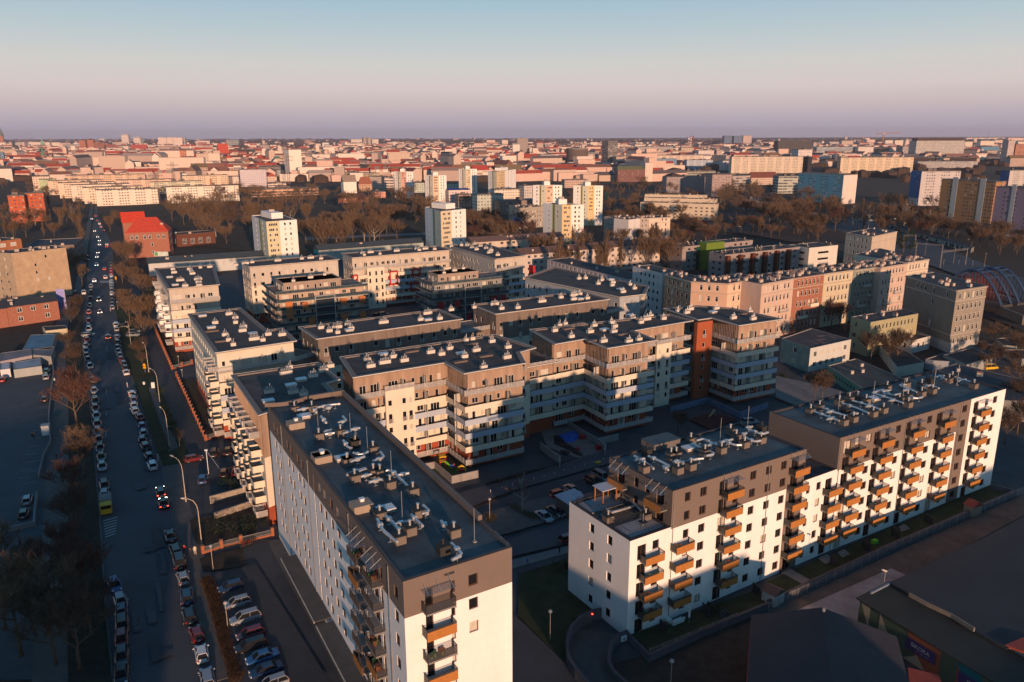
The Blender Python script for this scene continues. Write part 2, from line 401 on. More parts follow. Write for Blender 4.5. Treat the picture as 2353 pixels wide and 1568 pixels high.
# ================================================================ balconies of the white blocks
UA = R(-29.3); V30 = R(30.4)                     # the estate's long direction; angle of its fronts from +X
def balcony_mesh(kind, w=3.5, dp=1.35):
 """x along the wall, y outwards is negative, z 0 at the balcony floor"""
 b = MB(); meshm = M('railing_mesh', (.055, .05, .05), .6, .1)
 b.box((0, -dp/2, -.18), w, dp, .18, M('slab_concrete', (.34, .32, .30), .9, .1))
 fm = ORANGE if kind == 'orange' else meshm; t = .04
 if kind == 'orange': b.box((0, -dp + .02, -.30), w, .05, 1.12, ORANGE)
 else:
  for i in range(int(w / .11)): b.box((-w/2 + .05 + i*.11, -dp + .03, -.1), .05, .02, 1.1, meshm)
 for sx in (-1, 1):
  for i in range(int(dp / .11)): b.box((sx * (w/2 - .02), -.06 - i*.11, -.1), .02, .05, 1.1, meshm)
 for z in (-.12, 1.0):
  b.box((0, -dp + .02, z), w + .02, .05, .05, TERRA)
  for sx in (-1, 1): b.box((sx * w/2, -dp/2, z), .05, dp, .05, TERRA)
 for sx in (-1, 1): b.box((sx * w/2, -dp + .02, -.3), .06, .06, 1.36, TERRA)
 return b.mesh('balcony')
def panel_mesh(w=3.5, dp=1.35):
 b = MB(); b.box((0, -dp - .035, -.34), w + .04, .03, 1.14, ORANGE)
 return b.mesh('front_panel')
BAL = {'dark': balcony_mesh('dark'), 'dark2': balcony_mesh('dark', 3.0)}; BALP = panel_mesh()
SIDEP = MB(); SIDEP.box((0, -.7, -.1), .03, 1.3, 1.08, M('tinted_panel', (.05, .045, .045), .3, .1, spec=.5)); SIDEP = SIDEP.mesh('side_panel')
STUFFM = {}
def clutter_mesh(k):
 b = MB(); rnd = random.Random(k)
 for i in range(3 + k % 3):
  c = rnd.choice([(.3, .27, .25), (.1, .2, .08), (.5, .48, .45), (.25, .1, .05)]); m = M('balcony_item_%d' % (rnd.randint(0, 3)), c, .8, .2)
  x = rnd.uniform(-1.3, 1.3)
  if i % 2: b.tube([(x, -.7, 0), (x, -.7, rnd.uniform(.3, .8))], .2, m, 7, .26)
  else: b.box((x, -.6, 0), .5, .5, rnd.uniform(.3, .8), m, rnd.uniform(0, 1))
 return b.mesh('balcony_furniture')
CLUT = [clutter_mesh(k) for k in range(4)]
GCAN = MB()
_gm = M('canopy_glass', (.25, .3, .33), .15, .1, spec=.3); _gm.node_tree.nodes['Principled BSDF'].inputs['Alpha'].default_value = .3
GCAN.box((0, -.75, 0), 3.6, 1.5, .03, _gm)
for x in (-1.5, 0, 1.5): GCAN.tube([(x, -1.4, .04), (x, 0, 1.0)], .022, STEEL, 5)
GCAN = GCAN.mesh('glass_canopy')
def add_bal(root, off, a, b, u, z, kind, right=True, side=True):
 e = (b - a).normalized(); p = a + e * u; ang = math.atan2(e.y, e.x)
 o = inst('balcony', BAL['dark2' if kind == 'small' else 'dark'], root, Vector((p.x, p.y, z)) - off, ang)
 if kind == 'orange': inst('front_panel', BALP, o)
 if kind == 'orange' and side: inst('side_panel', SIDEP, o, (-1.72, 0, 0))
 if random.random() < .45: inst('balcony_furniture', random.choice(CLUT), o, (0, 0, 0))
 return o
# ================================================================ the three white and brown blocks
TOPC, SHC = 20.1, 2.95
def cols_ops(cols, n, top, sh, skip=None):
 """cols: (centre, width, height, kind) counted down from the top storey"""
 o = []
 for i, c in enumerate(cols):
  for k in range(n):
   if skip and skip(i, k): continue
   o.append((c[0] - c[1]/2, c[0] + c[1]/2, top - k*sh - c[2], top - k*sh, c[3] if len(c) > 3 else 'b'))
 return o
class Zone:
 def __init__(s, fn, us, vs): s.fn = fn; s.cuts = (us, vs)
 def __call__(s, u, v): return s.fn(u, v)
def rect(a, b, depth):
 """rectangle whose front runs a -> b, going back by depth"""
 e = (b - a).normalized(); n = Vector((-e.y, e.x)); return [a, b, b + n * depth, a + n * depth]
V2 = lambda x, y: Vector((x, y))
# ---- the long block in the foreground
PA = [V2(-11.45, 72.54), V2(-.09, 79.54), V2(-30.36, 134.1), V2(-42.1, 127.6)]
offA = Vector((-11.45, 72.54, 0))
blkA = thing('apartment_block', offA, 'white long block with a brown top storey and a duct covered roof, nearest building', 'apartment block', 'white and brown apartment blocks')
mb = MB(); places = []
SH, TOP = 2.955, 23.23
zA = Zone(lambda u, v: BROWN if v > 20.6 else WHITE, [], [20.6])
ops = cols_ops([(2.9, .9, 2.1, 'd'), (5.78, .5, 1.37, 'b'), (8.3, 1.15, 1.37, 'b')], 7, TOP, SH, lambda i, k: i == 2 and k > 2)
places += facade(mb, PA[0], PA[1], 0, 25, ops, zA)
colsL = [(60.7, 1.1, 1.4)] + [(x*.909, 1.15, 1.4) for x in (43.8, 40.7, 37.3, 34.6, 24.4, 21.7, 17.3, 14.7, 7.6, 4.8)]
ops = cols_ops(colsL, 7, TOP, SH) + cols_ops([(54.1, 1.5, 2.1, 'd'), (56.0, .75, 2.1, 'd'), (48.6, 1.5, 2.1, 'd'), (50.5, .75, 2.1, 'd')], 7, TOP, SH)
ops += [(45.5, 46.05, TOP - k*SH - 2.6, TOP - k*SH + .2, 'd') for k in range(7)] + [(28.2, 28.7, TOP - k*SH - 2.6, TOP - k*SH + .2, 'd') for k in range(7)]
places += facade(mb, PA[3], PA[0], 0, 25, ops, zA, .11)
opsR = cols_ops([(4, 1.8, 2.3, 'd'), (8, 1.2, 1.5), (14, 1.2, 1.5), (20, 1.8, 2.1, 'd'), (26, 1.2, 1.4), (34, 1.8, 2.1, 'd'), (42, 1.2, 1.4), (50, 1.2, 1.4)], 7, TOP, SH)
places += facade(mb, PA[1], PA[2], 0, 25, opsR, zA)
facade(mb, PA[2], PA[3], 0, 25, [], zA)
mb.obj('wall', blkA, offA); put_windows(blkA, offA, places, 'b', .14)
roofA = flat_roof(blkA, offA, PA, 25.05, ROOFB, M('brown_parapet_cap', (.09, .075, .07), .7, .1), .3, .4)
# raised parapet along the right and far sides of the roof
pb = MB(); q0, q1, q2 = PA[1], PA[2], PA[3]; dr = (q0 - q1).normalized(); nr = Vector((dr.y, -dr.x))
pb.prism(ccw([q1 + dr*.05, q1 + dr*55, q1 + dr*55 + nr*.55, q1 + dr*.05 + nr*.55]), 25.06, 25.7, BROWN)
db = (q2 - q1).normalized(); nb = Vector((-db.y, db.x))
if nb.dot(Vector((0, -1))) < 0: nb = -nb
pb.prism(ccw([q1 + nb*.6 - dr*0, q1 + db*7.0 + nb*.6, q1 + db*7.0 + nb*.1, q1 + nb*.1]), 25.06, 25.8, BROWN)
cv = [q1 + db*(7.0 + i*1.0) + nb*(.6 + 1.1*math.sin(i/7*math.pi)) for i in range(8)]
for i in range(7): pb.prism(ccw([cv[i], cv[i+1], cv[i+1] - nb*.4, cv[i] - nb*.4]), 25.061 + i*.002, 25.75, BROWN)
pb.obj('parapet', roofA, offA)
Z = 24.75
on_roof(roofA, offA, 'f', [(305, 1075), (440, 1070), (495, 1290), (665, 1260), (715, 1490), (920, 1395), (780, 1345)], Z, STACK, 'chimney_stack')
on_roof(roofA, offA, 'j', [(690, 168), (865, 135), (820, 130), (935, 212), (1095, 262), (640, 50), (865, 430), (1130, 415), (1075, 535), (1000, 595), (1380, 548)], Z, STACK, 'chimney_stack')
on_roof(roofA, offA, 'j', [(1305, 668)], Z, STACKD, 'chimney_stack'); on_roof(roofA, offA, 'f', [(770, 1350)], Z, STACKD, 'chimney_stack')
on_roof(roofA, offA, 'f', [(310, 1195), (515, 1460)], Z, TANBOX, 'access_box'); on_roof(roofA, offA, 'j', [(735, 365), (455, 15)], Z, TANBOX, 'access_box')
on_roof(roofA, offA, 'f', [(380, 1120), (680, 1450)], Z, HATCH, 'skylight'); on_roof(roofA, offA, 'j', [(905, 375)], Z, HATCH, 'skylight')
on_roof(roofA, offA, 'f', [(490, 1225), (745, 1285), (877, 1400)], Z, ROD, 'lightning_rod'); on_roof(roofA, offA, 'j', [(947, 155), (1022, 460), (1523, 590)], Z, ROD, 'lightning_rod')
ducts(roofA, offA, 'f', [[(480, 1040), (580, 1020), (660, 1012)], [(440, 1040), (475, 1080)], [(320, 1062), (425, 1040)], [(545, 1050), (590, 1035)], [(510, 1110), (550, 1160)],
 [(640, 1160), (710, 1145), (680, 1110)], [(520, 1240), (590, 1215)], [(540, 1250), (615, 1240)], [(740, 1215), (815, 1200)], [(680, 1245), (745, 1225)], [(685, 1300), (720, 1350), (750, 1360)],
 [(765, 1395), (820, 1415), (880, 1385)], [(740, 1465), (850, 1425)], [(915, 1460), (1005, 1430), (975, 1390)], [(710, 1565), (860, 1515)]], Z)
ducts(roofA, offA, 'j', [[(845, 430), (885, 510), (985, 590)], [(895, 400), (960, 460), (1030, 555)], [(960, 470), (1060, 445)], [(1085, 400), (1120, 440), (1160, 480)], [(1155, 395), (1210, 380), (1165, 335)],
 [(1290, 445), (1335, 490)], [(1360, 600), (1440, 680), (1365, 715)], [(630, 125), (700, 105), (770, 80)], [(730, 135), (805, 118)], [(785, 175), (880, 150), (935, 190)],
 [(890, 95), (940, 90), (980, 125), (1075, 220)], [(985, 125), (1065, 110)]], Z)
for k in range(7): add_bal(blkA, offA, PA[0], PA[1], 3.7, TOP - 2.15 - k*SH, 'orange' if k in (1, 3) else 'dark')
for k in range(6):
 add_bal(blkA, offA, PA[3], PA[0], 54.9, TOP - 2.15 - k*SH, ('dark', 'dark', 'dark', 'dark', 'orange', 'dark')[k]); add_bal(blkA, offA, PA[3], PA[0], 49.4, TOP - 2.15 - k*SH, ('dark', 'orange', 'dark', 'dark', 'dark', 'orange')[k])
 add_bal(blkA, offA, PA[1], PA[2], 5.0, TOP - 2.15 - k*SH, 'small'); add_bal(blkA, offA, PA[1], PA[2], 21, TOP - 2.15 - k*SH, 'small')
for (a, b, u) in ((PA[0], PA[1], 3.7), (PA[3], PA[0], 54.9), (PA[3], PA[0], 49.4), (PA[1], PA[2], 5.0)):
 e = (b - a).normalized(); p = a + e*u; inst('glass_canopy', GCAN, blkA, Vector((p.x, p.y, 23.4)) - offA, math.atan2(e.y, e.x))
vb = MB(); e = (PA[1] - PA[0]).normalized(); p = PA[0] + e*5.4; vb.box((p.x, p.y, 24.1), 1.2, .08, .28, TERRA, V30); vb.obj('wall_vent', blkA, offA)
for s in (9.5, 25.5, 44.6, 58.6):
 e = (PA[0] - PA[3]).normalized(); n = Vector((e.y, -e.x)); p = PA[3] + e*s + n*.07; b = MB(); b.tube([(p.x, p.y, .2), (p.x, p.y, 24.6)], .06, M('downpipe_grey', (.25, .24, .24), .6), 6); b.obj('downpipe', blkA, offA)
# entrance canopies along the left side
for s0, s1 in ((13, 33), (34, 56.5)):
 e = (PA[0] - PA[3]).normalized(); n = Vector((e.y, -e.x)); b = MB(); a_, b_ = PA[3] + e*s0, PA[3] + e*s1
 b.prism(ccw([a_ + n*.02, b_ + n*.02, b_ + n*2.5, a_ + n*2.5]), 2.9, 3.1, M('canopy_felt', (.09, .085, .08), .9, .2)); b.prism(ccw([a_ + n*2.5, b_ + n*2.5, b_ + n*2.58, a_ + n*2.58]), 2.85, 3.18, M('canopy_edge', (.5, .47, .42), .7))
 b.obj('entrance_canopy', blkA, offA)
# ---- the two blocks on the right
def white_block(name, a, b, dp, z1, cols, n, zone, label, left=None, back=True, group='white and brown apartment blocks', bal=(), z0=0, top=TOPC, canopy=()):
 P = rect(a, b, dp); off = Vector((a.x, a.y, 0)); root = thing(name, off, label, 'apartment block', group)
 mb = MB(); pl = facade(mb, P[0], P[1], z0, z1, cols_ops(cols, n, top, SHC), zone)
 pl += facade(mb, P[3], P[0], z0, z1, left or [], zone, .22)
 facade(mb, P[1], P[2], z0, z1, [], zone); facade(mb, P[2], P[3], z0, z1, [], zone)
 mb.obj('wall', root, off); put_windows(root, off, pl, 'b', .15)
 for u, k, kind in bal: add_bal(root, off, P[0], P[1], u, top - 2.35 - k*SHC, kind)
 e = (b - a).normalized(); nv = Vector((e.y, -e.x))
 for u in (.35, (b - a).length*.36, (b - a).length*.7): p = a + e*u + nv*.07; q = MB(); q.tube([(p.x, p.y, .2), (p.x, p.y, z1 - .3)], .055, M('downpipe_grey', (.25, .24, .24), .6), 6); q.obj('downpipe', root, off)
 for u in canopy: p = a + e*u; inst('glass_canopy', GCAN, root, Vector((p.x, p.y, top + .15)) - off, math.atan2(e.y, e.x))
 return root, off, P
capm = M('roof_edge_dark', (.05, .045, .05), .7, .1)
# middle block: five storey part with terraces, seven storey part
a0, a1 = V2(16.3, 98.0), V2(47.3, 117.3); e0 = (a1 - a0).normalized()
zC = Zone(lambda u, v: BROWN if (v > 15.05 or u > 24.8) else WHITE, [24.8], [15.05])
aC = a0 + e0*7.6
colC = [(x - 7.6, ww, hh, kd) for x, ww, hh, kd in ((8.1, 1.6, 2.3, 'd'), (10.6, 1.1, 1.4, 'b'), (13.75, 1.3, 1.4, 'b'), (17.9, 1.7, 2.3, 'd'), (20.6, 1.1, 1.4, 'b'), (24.3, 1.3, 1.4, 'b'), (27.8, 1.3, 1.4, 'b'), (31.3, 1.3, 1.4, 'b'), (34.0, 1.7, 2.3, 'd'))]
colC = [c for c in colC if c[0] > .7]
balC = [(19.2 - 7.6, k, 'orange') for k in range(6)] + [(34.3 - 7.6, k, "orange") for k in range(6)] + [(9.4 - 7.6, k, 'orange') for k in (2, 3, 4, 5)]
lf = cols_ops([(3, 1.7, 2.3, 'd'), (6.5, 1.0, 1.5), (9, 1.0, 1.5), (11.8, 1.6, 2.3, 'd')], 2, TOPC, SHC)
blkC, offC, PC = white_block('apartment_block', aC, a1, 14.3, 21, colC, 7, zC, 'white block with wood balconies, brown upper storeys and terraces at its near end', left=lf, bal=balC, canopy=(19.2 - 7.6, 34.3 - 7.6))
mb = MB(); PT = rect(a0, aC, 14.3); pl = facade(mb, PT[0], PT[1], 0, 15.4, cols_ops([(2.2, 1.6, 2.3, 'd'), (4.8, 1.2, 1.4, 'b')], 5, TOPC - 2*SHC, SHC), WHITE)
dC = (PT[3] - PT[0]).length
pl += facade(mb, PT[3], PT[0], 0, 15.4, cols_ops([(5.7, 1.1, 1.45), (9.9, 1.1, 1.45)], 5, TOPC - 2*SHC, SHC), WHITE, .22); facade(mb, PT[2], PT[3], 0, 15.4, [], WHITE)
mb.obj('wall', blkC, offC); put_windows(blkC, offC, pl, 'b', .1)
for k in range(4): add_bal(blkC, offC, PT[0], PT[1], 3.6, TOPC - 2.35 - (k + 2)*SHC, 'orange')
for u, k in ((11.6, 0),): add_bal(blkC, offC, PC[3], PC[0], u, TOPC - 2.35, 'orange')
add_bal(blkC, offC, PC[3], PC[0], 3.2, TOPC - 2.35, 'orange')
for u in (11.6, 3.2):
 e = (PC[0] - PC[3]).normalized(); p = PC[3] + e*u; inst('glass_canopy', GCAN, blkC, Vector((p.x, p.y, 20.3)) - offC, math.atan2(e.y, e.x))
roofC = flat_roof(blkC, offC, PC, 21.05, ROOFB, capm, .3, .4)
terr = flat_roof(blkC, offC, PT, 15.45, M('roof_gravel', (.13, .11, .085), .95, .35, 3), capm, .35, .45); terr.name = 'terrace'
dk = M('terrace_deck', (.30, .30, .31), .8, .1); b = MB()
eT = (PT[1] - PT[0]).normalized(); nT = Vector((-eT.y, eT.x))
b.prism(ccw([PT[0] + eT*.9 + nT*.9, PT[0] + eT*7.3 + nT*.9, PT[0] + eT*7.3 + nT*4.6, PT[0] + eT*.9 + nT*4.6]), 15.1, 15.25, dk)
b.prism(ccw([PT[0] + eT*.9 + nT*9.8, PT[0] + eT*7.3 + nT*9.8, PT[0] + eT*7.3 + nT*13.4, PT[0] + eT*.9 + nT*13.4]), 15.1, 15.25, dk); b.obj('deck', terr, offC)
def railing(parent, off, pts, z, h=1.1, m=None, glass=None, name='railing', sp=.35):
 b = MB(); m = m or TERRA
 for i in range(len(pts) - 1):
  A, B = pts[i], pts[i+1]; d = B - A; n = max(2, int(d.length / sp)); ang = math.atan2(d.y, d.x); mid = (A + B) / 2
  b.box((mid.x, mid.y, z + h - .05), d.length, .06, .05, m, ang); b.box((mid.x, mid.y, z + .08), d.length, .04, .04, m, ang)
  if glass: b.box((mid.x, mid.y, z + .1), d.length, .02, h - .16, glass, ang)
  for k in range(n + 1): q = A + d * (k / n); b.box((q.x, q.y, z), .03, .03, h - .05, m, ang)
 return b.obj(name, parent, off)
railing(terr, offC, [PT[0] + eT*7.3 + nT*.8, PT[0] + eT*.8 + nT*.8, PT[0] + eT*.8 + nT*4.7, PT[0] + eT*7.3 + nT*4.7], 15.2)
railing(terr, offC, [PT[0] + eT*7.3 + nT*9.7, PT[0] + eT*.8 + nT*9.7, PT[0] + eT*.8 + nT*13.5, PT[0] + eT*7.3 + nT*13.5], 15.2)
ducts(terr, offC, 'v', [[(460, 360), (620, 320), (750, 280)], [(650, 195), (750, 250), (830, 330)]], 14.9)
on_roof(terr, offC, 'v', [(520, 420), (590, 205), (855, 400)], 15.1, STACK, 'chimney_stack')
pg = MB(); pc = PT[0] + eT*5.2 + nT*12.0
for sx in (-1.3, 1.3):
 for sy in (-1, 1): q = pc + eT*sx + nT*sy; pg.box((q.x, q.y, 15.25), .14, .14, 2.3, M('pergola_wood', (.45, .16, .05), .7, .2), V30)
pg.box((pc.x, pc.y, 17.55), 3.2, 2.6, .1, M('pergola_roof', (.5, .52, .56), .5, .1), V30); pg.obj('pergola', terr, offC)
tb = MB(); pc = PT[0] + eT*4.6 + nT*2.6; tb.box((pc.x, pc.y, 15.95), 1.1, 1.1, .05, TERRA, V30)
for sx in (-.4, .4):
 for sy in (-.4, .4): tb.tube([(pc.x + sx, pc.y + sy, 15.25), (pc.x + sx, pc.y + sy, 15.95)], .03, TERRA, 5)
tb.tube([(pc.x, pc.y, 15.25), (pc.x, pc.y, 17.3)], .04, STEEL, 6)
tag(tb.obj('terrace_table'), 'dark square terrace table with a pole standing on the deck of the middle white block', 'table')
ZC = 20.75
on_roof(roofC, offC, 'g', [(1035, 1545), (1245, 1440), (1285, 1435), (1300, 1555), (1400, 1525), (1510, 1415), (1640, 1395), (1400, 1320), (1710, 1250), (1755, 1295), (1820, 1350), (1950, 1315)], ZC, STACK, 'chimney_stack')
on_roof(roofC, offC, 'g', [(1060, 1410), (1955, 1230)], ZC, STACKD, 'chimney_stack'); on_roof(roofC, offC, 'g', [(1390, 1370)], ZC, HATCH, 'skylight')
b = MB(); q = G('g', 1165, 1335, ZC); b.box((q.x, q.y, q.z), 5.5, 3.2, 1.1, M('access_felt', (.15, .13, .12), .9, .2), V30); b.box((q.x, q.y, q.z + 1.1), 5.7, 3.4, .08, ROOFB, V30); b.obj('access_box', roofC, offC)
on_roof(roofC, offC, 'g', [(1630, 1310), (1845, 1210)], ZC, ROD, 'lightning_rod')
ducts(roofC, offC, 'g', [[(960, 1420), (1040, 1470), (1110, 1520)], [(1070, 1420), (1150, 1455), (1240, 1500)], [(960, 1455), (1040, 1440)], [(1185, 1500), (1225, 1530)], [(1260, 1470), (1320, 1455)], [(1300, 1455), (1385, 1490)],
 [(1370, 1465), (1440, 1445), (1500, 1440)], [(1415, 1320), (1500, 1365), (1540, 1375), (1590, 1405), (1520, 1420)], [(1445, 1300), (1500, 1285), (1580, 1325), (1640, 1345)], [(1530, 1340), (1600, 1320)],
 [(1660, 1300), (1745, 1335), (1800, 1335)], [(1635, 1312), (1730, 1290)], [(1770, 1240), (1850, 1285), (1900, 1308), (1950, 1300)], [(1790, 1258), (1840, 1240)], [(1830, 1200), (1885, 1190)], [(1850, 1210), (1960, 1250), (2007, 1235)]], ZC)
# low link between the two blocks belongs to the right-hand block
aL = a1; bL = V2(54.6, 121.9)
aD, bD = V2(54.6, 121.9), V2(97.8, 147.5)
def zonD(u, v):
 if u > 38.3: return WHITE
 if u > 34.5: return BROWN
 if u > 26.6: return BROWN if v > 15.1 + (2.6 if u > 31.5 and False else 0) else WHITE
 return BROWN if v > 15.1 else WHITE
zD = Zone(zonD, [24.8, 34.5, 38.3], [15.1])
colD = [(2.1, 1.8, 2.3, 'd'), (4.7, 1.15, 1.4), (7.75, 1.45, 1.4), (10.1, 1.7, 2.3, 'd'), (12.9, 1.15, 1.4), (16, 1.4, 1.4), (18.95, 1.7, 2.3, 'd'), (22.1, 1.15, 1.4), (25.25, 1.45, 1.4), (28.4, 1.8, 2.3, 'd'), (32.0, 1.15, 1.4),
  (36.4, 1.5, 1.4), (40.25, 1.7, 2.3, 'd'), (43.85, 1.15, 1.4), (46.75, 1.45, 1.4)]
balD = [(u + 1.4, k, 'orange') for u in (2.1, 10.1, 18.95, 28.4, 40.25) for k in range(0, 6)]
blkD, offD, PD = white_block('apartment_block', aD, bD, 15.0, 21, colD, 7, zD, 'white block with wood balconies, the longer and farther of the right pair', bal=balD, canopy=(3.5, 11.5, 20.3, 29.8, 41.6))
mb = MB(); PL = rect(aL, bL, 13.5); pl = facade(mb, PL[0], PL[1], 0, 15.4, cols_ops([(1.4, .9, 1.4, 'b'), (4.1, 1.1, 1.4, 'b'), (6.7, 1.7, 2.3, 'd')], 5, TOPC - 2*SHC, SHC), WHITE)
facade(mb, PL[2], PL[3], 0, 15.4, [], WHITE); mb.obj('wall', blkD, offD); put_windows(blkD, offD, pl, 'b', .1)
for k in range(4): add_bal(blkD, offD, PL[0], PL[1], 7.0, TOPC - 2.35 - (k + 2)*SHC, 'orange')
flat_roof(blkD, offD, PL, 15.45, ROOFB, capm, .3, .4)
roofD = flat_roof(blkD, offD, PD, 21.05, ROOFB, capm, .3, .4)
on_roof(roofD, offD, 'h', [(330, 1090), (400, 1060), (555, 1020), (635, 995), (700, 985), (765, 1010), (590, 1175), (665, 1150), (820, 1108), (900, 1080), (1025, 1000), (1090, 975), (1095, 1035), (930, 905), (1080, 880), (1200, 888), (1200, 950), (1285, 928), (1415, 845), (1440, 825), (1610, 888)], ZC, STACK, 'chimney_stack')
on_roof(roofD, offD, 'h', [(605, 1095), (1265, 850)], ZC, STACKD, 'chimney_stack'); on_roof(roofD, offD, 'h', [(830, 980)], ZC, HATCH, 'skylight')
on_roof(roofD, offD, 'h', [(548, 1085), (820, 1000), (1055, 975), (1295, 910), (1480, 865)], ZC, ROD, 'lightning_rod')
ducts(roofD, offD, 'h', [[(345, 1065), (495, 1120), (560, 1145)], [(460, 1135), (520, 1115)], [(420, 1040), (495, 1070), (640, 1110)], [(460, 1080), (510, 1065)], [(660, 985), (800, 1025), (880, 1055)], [(580, 1005), (700, 1045), (790, 1085)],
 [(650, 1095), (705, 1085)], [(765, 1035), (820, 1020)], [(820, 925), (990, 980), (1060, 1005)], [(820, 925), (905, 900)], [(890, 915), (960, 905)], [(905, 925), (980, 945), (1020, 935)], [(950, 990), (1000, 975)], [(1030, 865), (1085, 860)],
 [(1040, 870), (1110, 895), (1170, 920)], [(1060, 910), (1120, 893)], [(1110, 960), (1160, 970), (1210, 960)], [(1220, 875), (1280, 865), (1340, 890)], [(1320, 800), (1380, 790)], [(1350, 800), (1400, 820)], [(1450, 805), (1540, 825), (1640, 855)], [(1490, 835), (1550, 820)]], ZC)
# ================================================================ the terraced estate: ribbon balconies, timber upper storeys
def offset_e(p, ds):
 """move every edge of a ccw polygon outwards by its own distance"""
 n = len(p); o = []
 for i in range(n):
  a, b, c = p[i-1], p[i], p[(i+1) % n]; e1 = (b - a).normalized(); e2 = (c - b).normalized()
  n1 = Vector((e1.y, -e1.x)); n2 = Vector((e2.y, -e2.x)); A = b + n1*ds[i-1]; B = b + n2*ds[i]
  cr_ = e1.x*e2.y - e1.y*e2.x
  if abs(cr_) < .15: o.append((A + B)/2); continue
  t = ((B.x - A.x)*e2.y - (B.y - A.y)*e2.x) / cr_; o.append(A + e1*t)
 return o
FL = [1.3, 4.3, 7.35, 10.4, 13.45, 17.0]
def louvre(b, A, B, z, h=1.15, m=None, nsl=5):
 d = B - A; ang = math.atan2(d.y, d.x); mid = (A + B)/2; m = m or LOUV
 for i in range(nsl): b.box((mid.x, mid.y, z + .08 + i*(h - .1)/nsl), d.length, .05, .11, m, ang)
 n = max(1, round(d.length/1.6))
 for k in range(n + 1): q = A + d*(k/n); b.box((q.x, q.y, z), .06, .08, h, m, ang)
def band(root, off, ai, bi, ao, bo, z, kind, name='balcony'):
 b = MB(); sl = M('balcony_slab', (.33, .30, .27), .9, .1)
 b.face([(*p, z - .22) for p in (ai, ao, bo, bi)][::1], sl); b.face([(*ai, z), (*bi, z), (*bo, z), (*ao, z)], sl)
 for A, B in ((ao, bo), (bo, bi), (ai, ao)):
  if (B - A).length < .3: continue
  d = (B - A); ang = math.atan2(d.y, d.x); mid = (A + B)/2; nn = Vector((d.y, -d.x)).normalized()*(-.06); mid = mid + nn
  if kind == 'louvre': louvre(b, A + nn, B + nn, z - .05); b.box((mid.x, mid.y, z - .22), d.length, .12, .2, sl, ang)
  else: b.box((mid.x, mid.y, z - .3), d.length, .12, 1.3, {'beige': BEIGE, 'blue': BLUEB, 'white': WHITE}[kind], ang); b.box((mid.x, mid.y, z + 1.0), d.length, .16, .05, TERRA, ang)
 d = bo - ao; Lg = d.length; ang = math.atan2(d.y, d.x)
 if Lg > 8 and kind != 'louvre' or Lg > 12:
  for k in range(1, int(Lg/5.2) + 1):
   f = k*5.2/Lg
   if f > .93: break
   p, q = ai.lerp(bi, f), ao.lerp(bo, f); c = (p + q)/2; b.box((c.x, c.y, z), .1, (q - p).length - .3, 2.5, M('partition_render', (.50, .46, .40), .9, .1), ang)
   b.box((q.x - (q - p).normalized().x*.25, q.y - (q - p).normalized().y*.25, z), .14, .14, 2.7, GREYM, ang)
 return b.obj(name, root, off)
def bay(root, off, a, b, u0, u1, dp, zt, m, xs):
 e_ = (b - a).normalized(); n_ = Vector((e_.y, -e_.x)); q0, q1 = a + e_*u0, a + e_*u1; P = [q0 + n_*dp, q1 + n_*dp, q1, q0]; mb = MB(); pl = []
 for i in range(4): pl += facade(mb, P[i], P[(i+1) % 4], 0, zt, [(x - .45, x + .45, z + (.15 if k % 2 else 1.0), z + 2.3, 'w') for x in xs for k, z in enumerate(FL) if z + 2.4 < zt] if i == 0 else [], m, .15)
 mb.face([(*p, zt) for p in P], m); mb.obj('stair_bay', root, off); put_windows(root, off, pl, 'w')
 for x in xs:
  for z in FL[1:6:2]:
   if z + 2.4 < zt: q = P[0] + e_*x; inst('french_railing', FRENCH, root, Vector((q.x, q.y, z + .15)) - off, math.atan2(e_.y, e_.x))
 if zt < 19: lb = MB(); louvre(lb, P[0] + n_*-.1, P[1] + n_*-.1, zt, 1.1); lb.obj('railing', root, off)
FRENCH = MB()
for i in range(6): FRENCH.box((0, -.12, .1 + i*.16), 1.15, .03, .06, LOUV)
for x in (-.55, .55): FRENCH.box((x, -.08, 0), .05, .12, 1.05, LOUV)
FRENCH = FRENCH.mesh('french_railing')
DOORS = [(1.5, 2.15), (.8, 2.15), (1.5, 1.2), (2.2, 2.15), (.8, 1.4)]
def ribbon_ops(Lg, z, seed, h=2.2):
 r = random.Random(seed); o = []; u = 1.0
 while u < Lg - 2.2:
  w_, h_ = r.choice(DOORS)
  if u + w_ > Lg - .6: break
  o.append((u, u + w_, z + (.12 if h_ > 2 else 1.0), z + min(h_ + .12, 2.35) if h_ > 2 else z + 2.25, 'w')); u += w_ + r.uniform(.8, 1.9)
 return o
NK = [0]
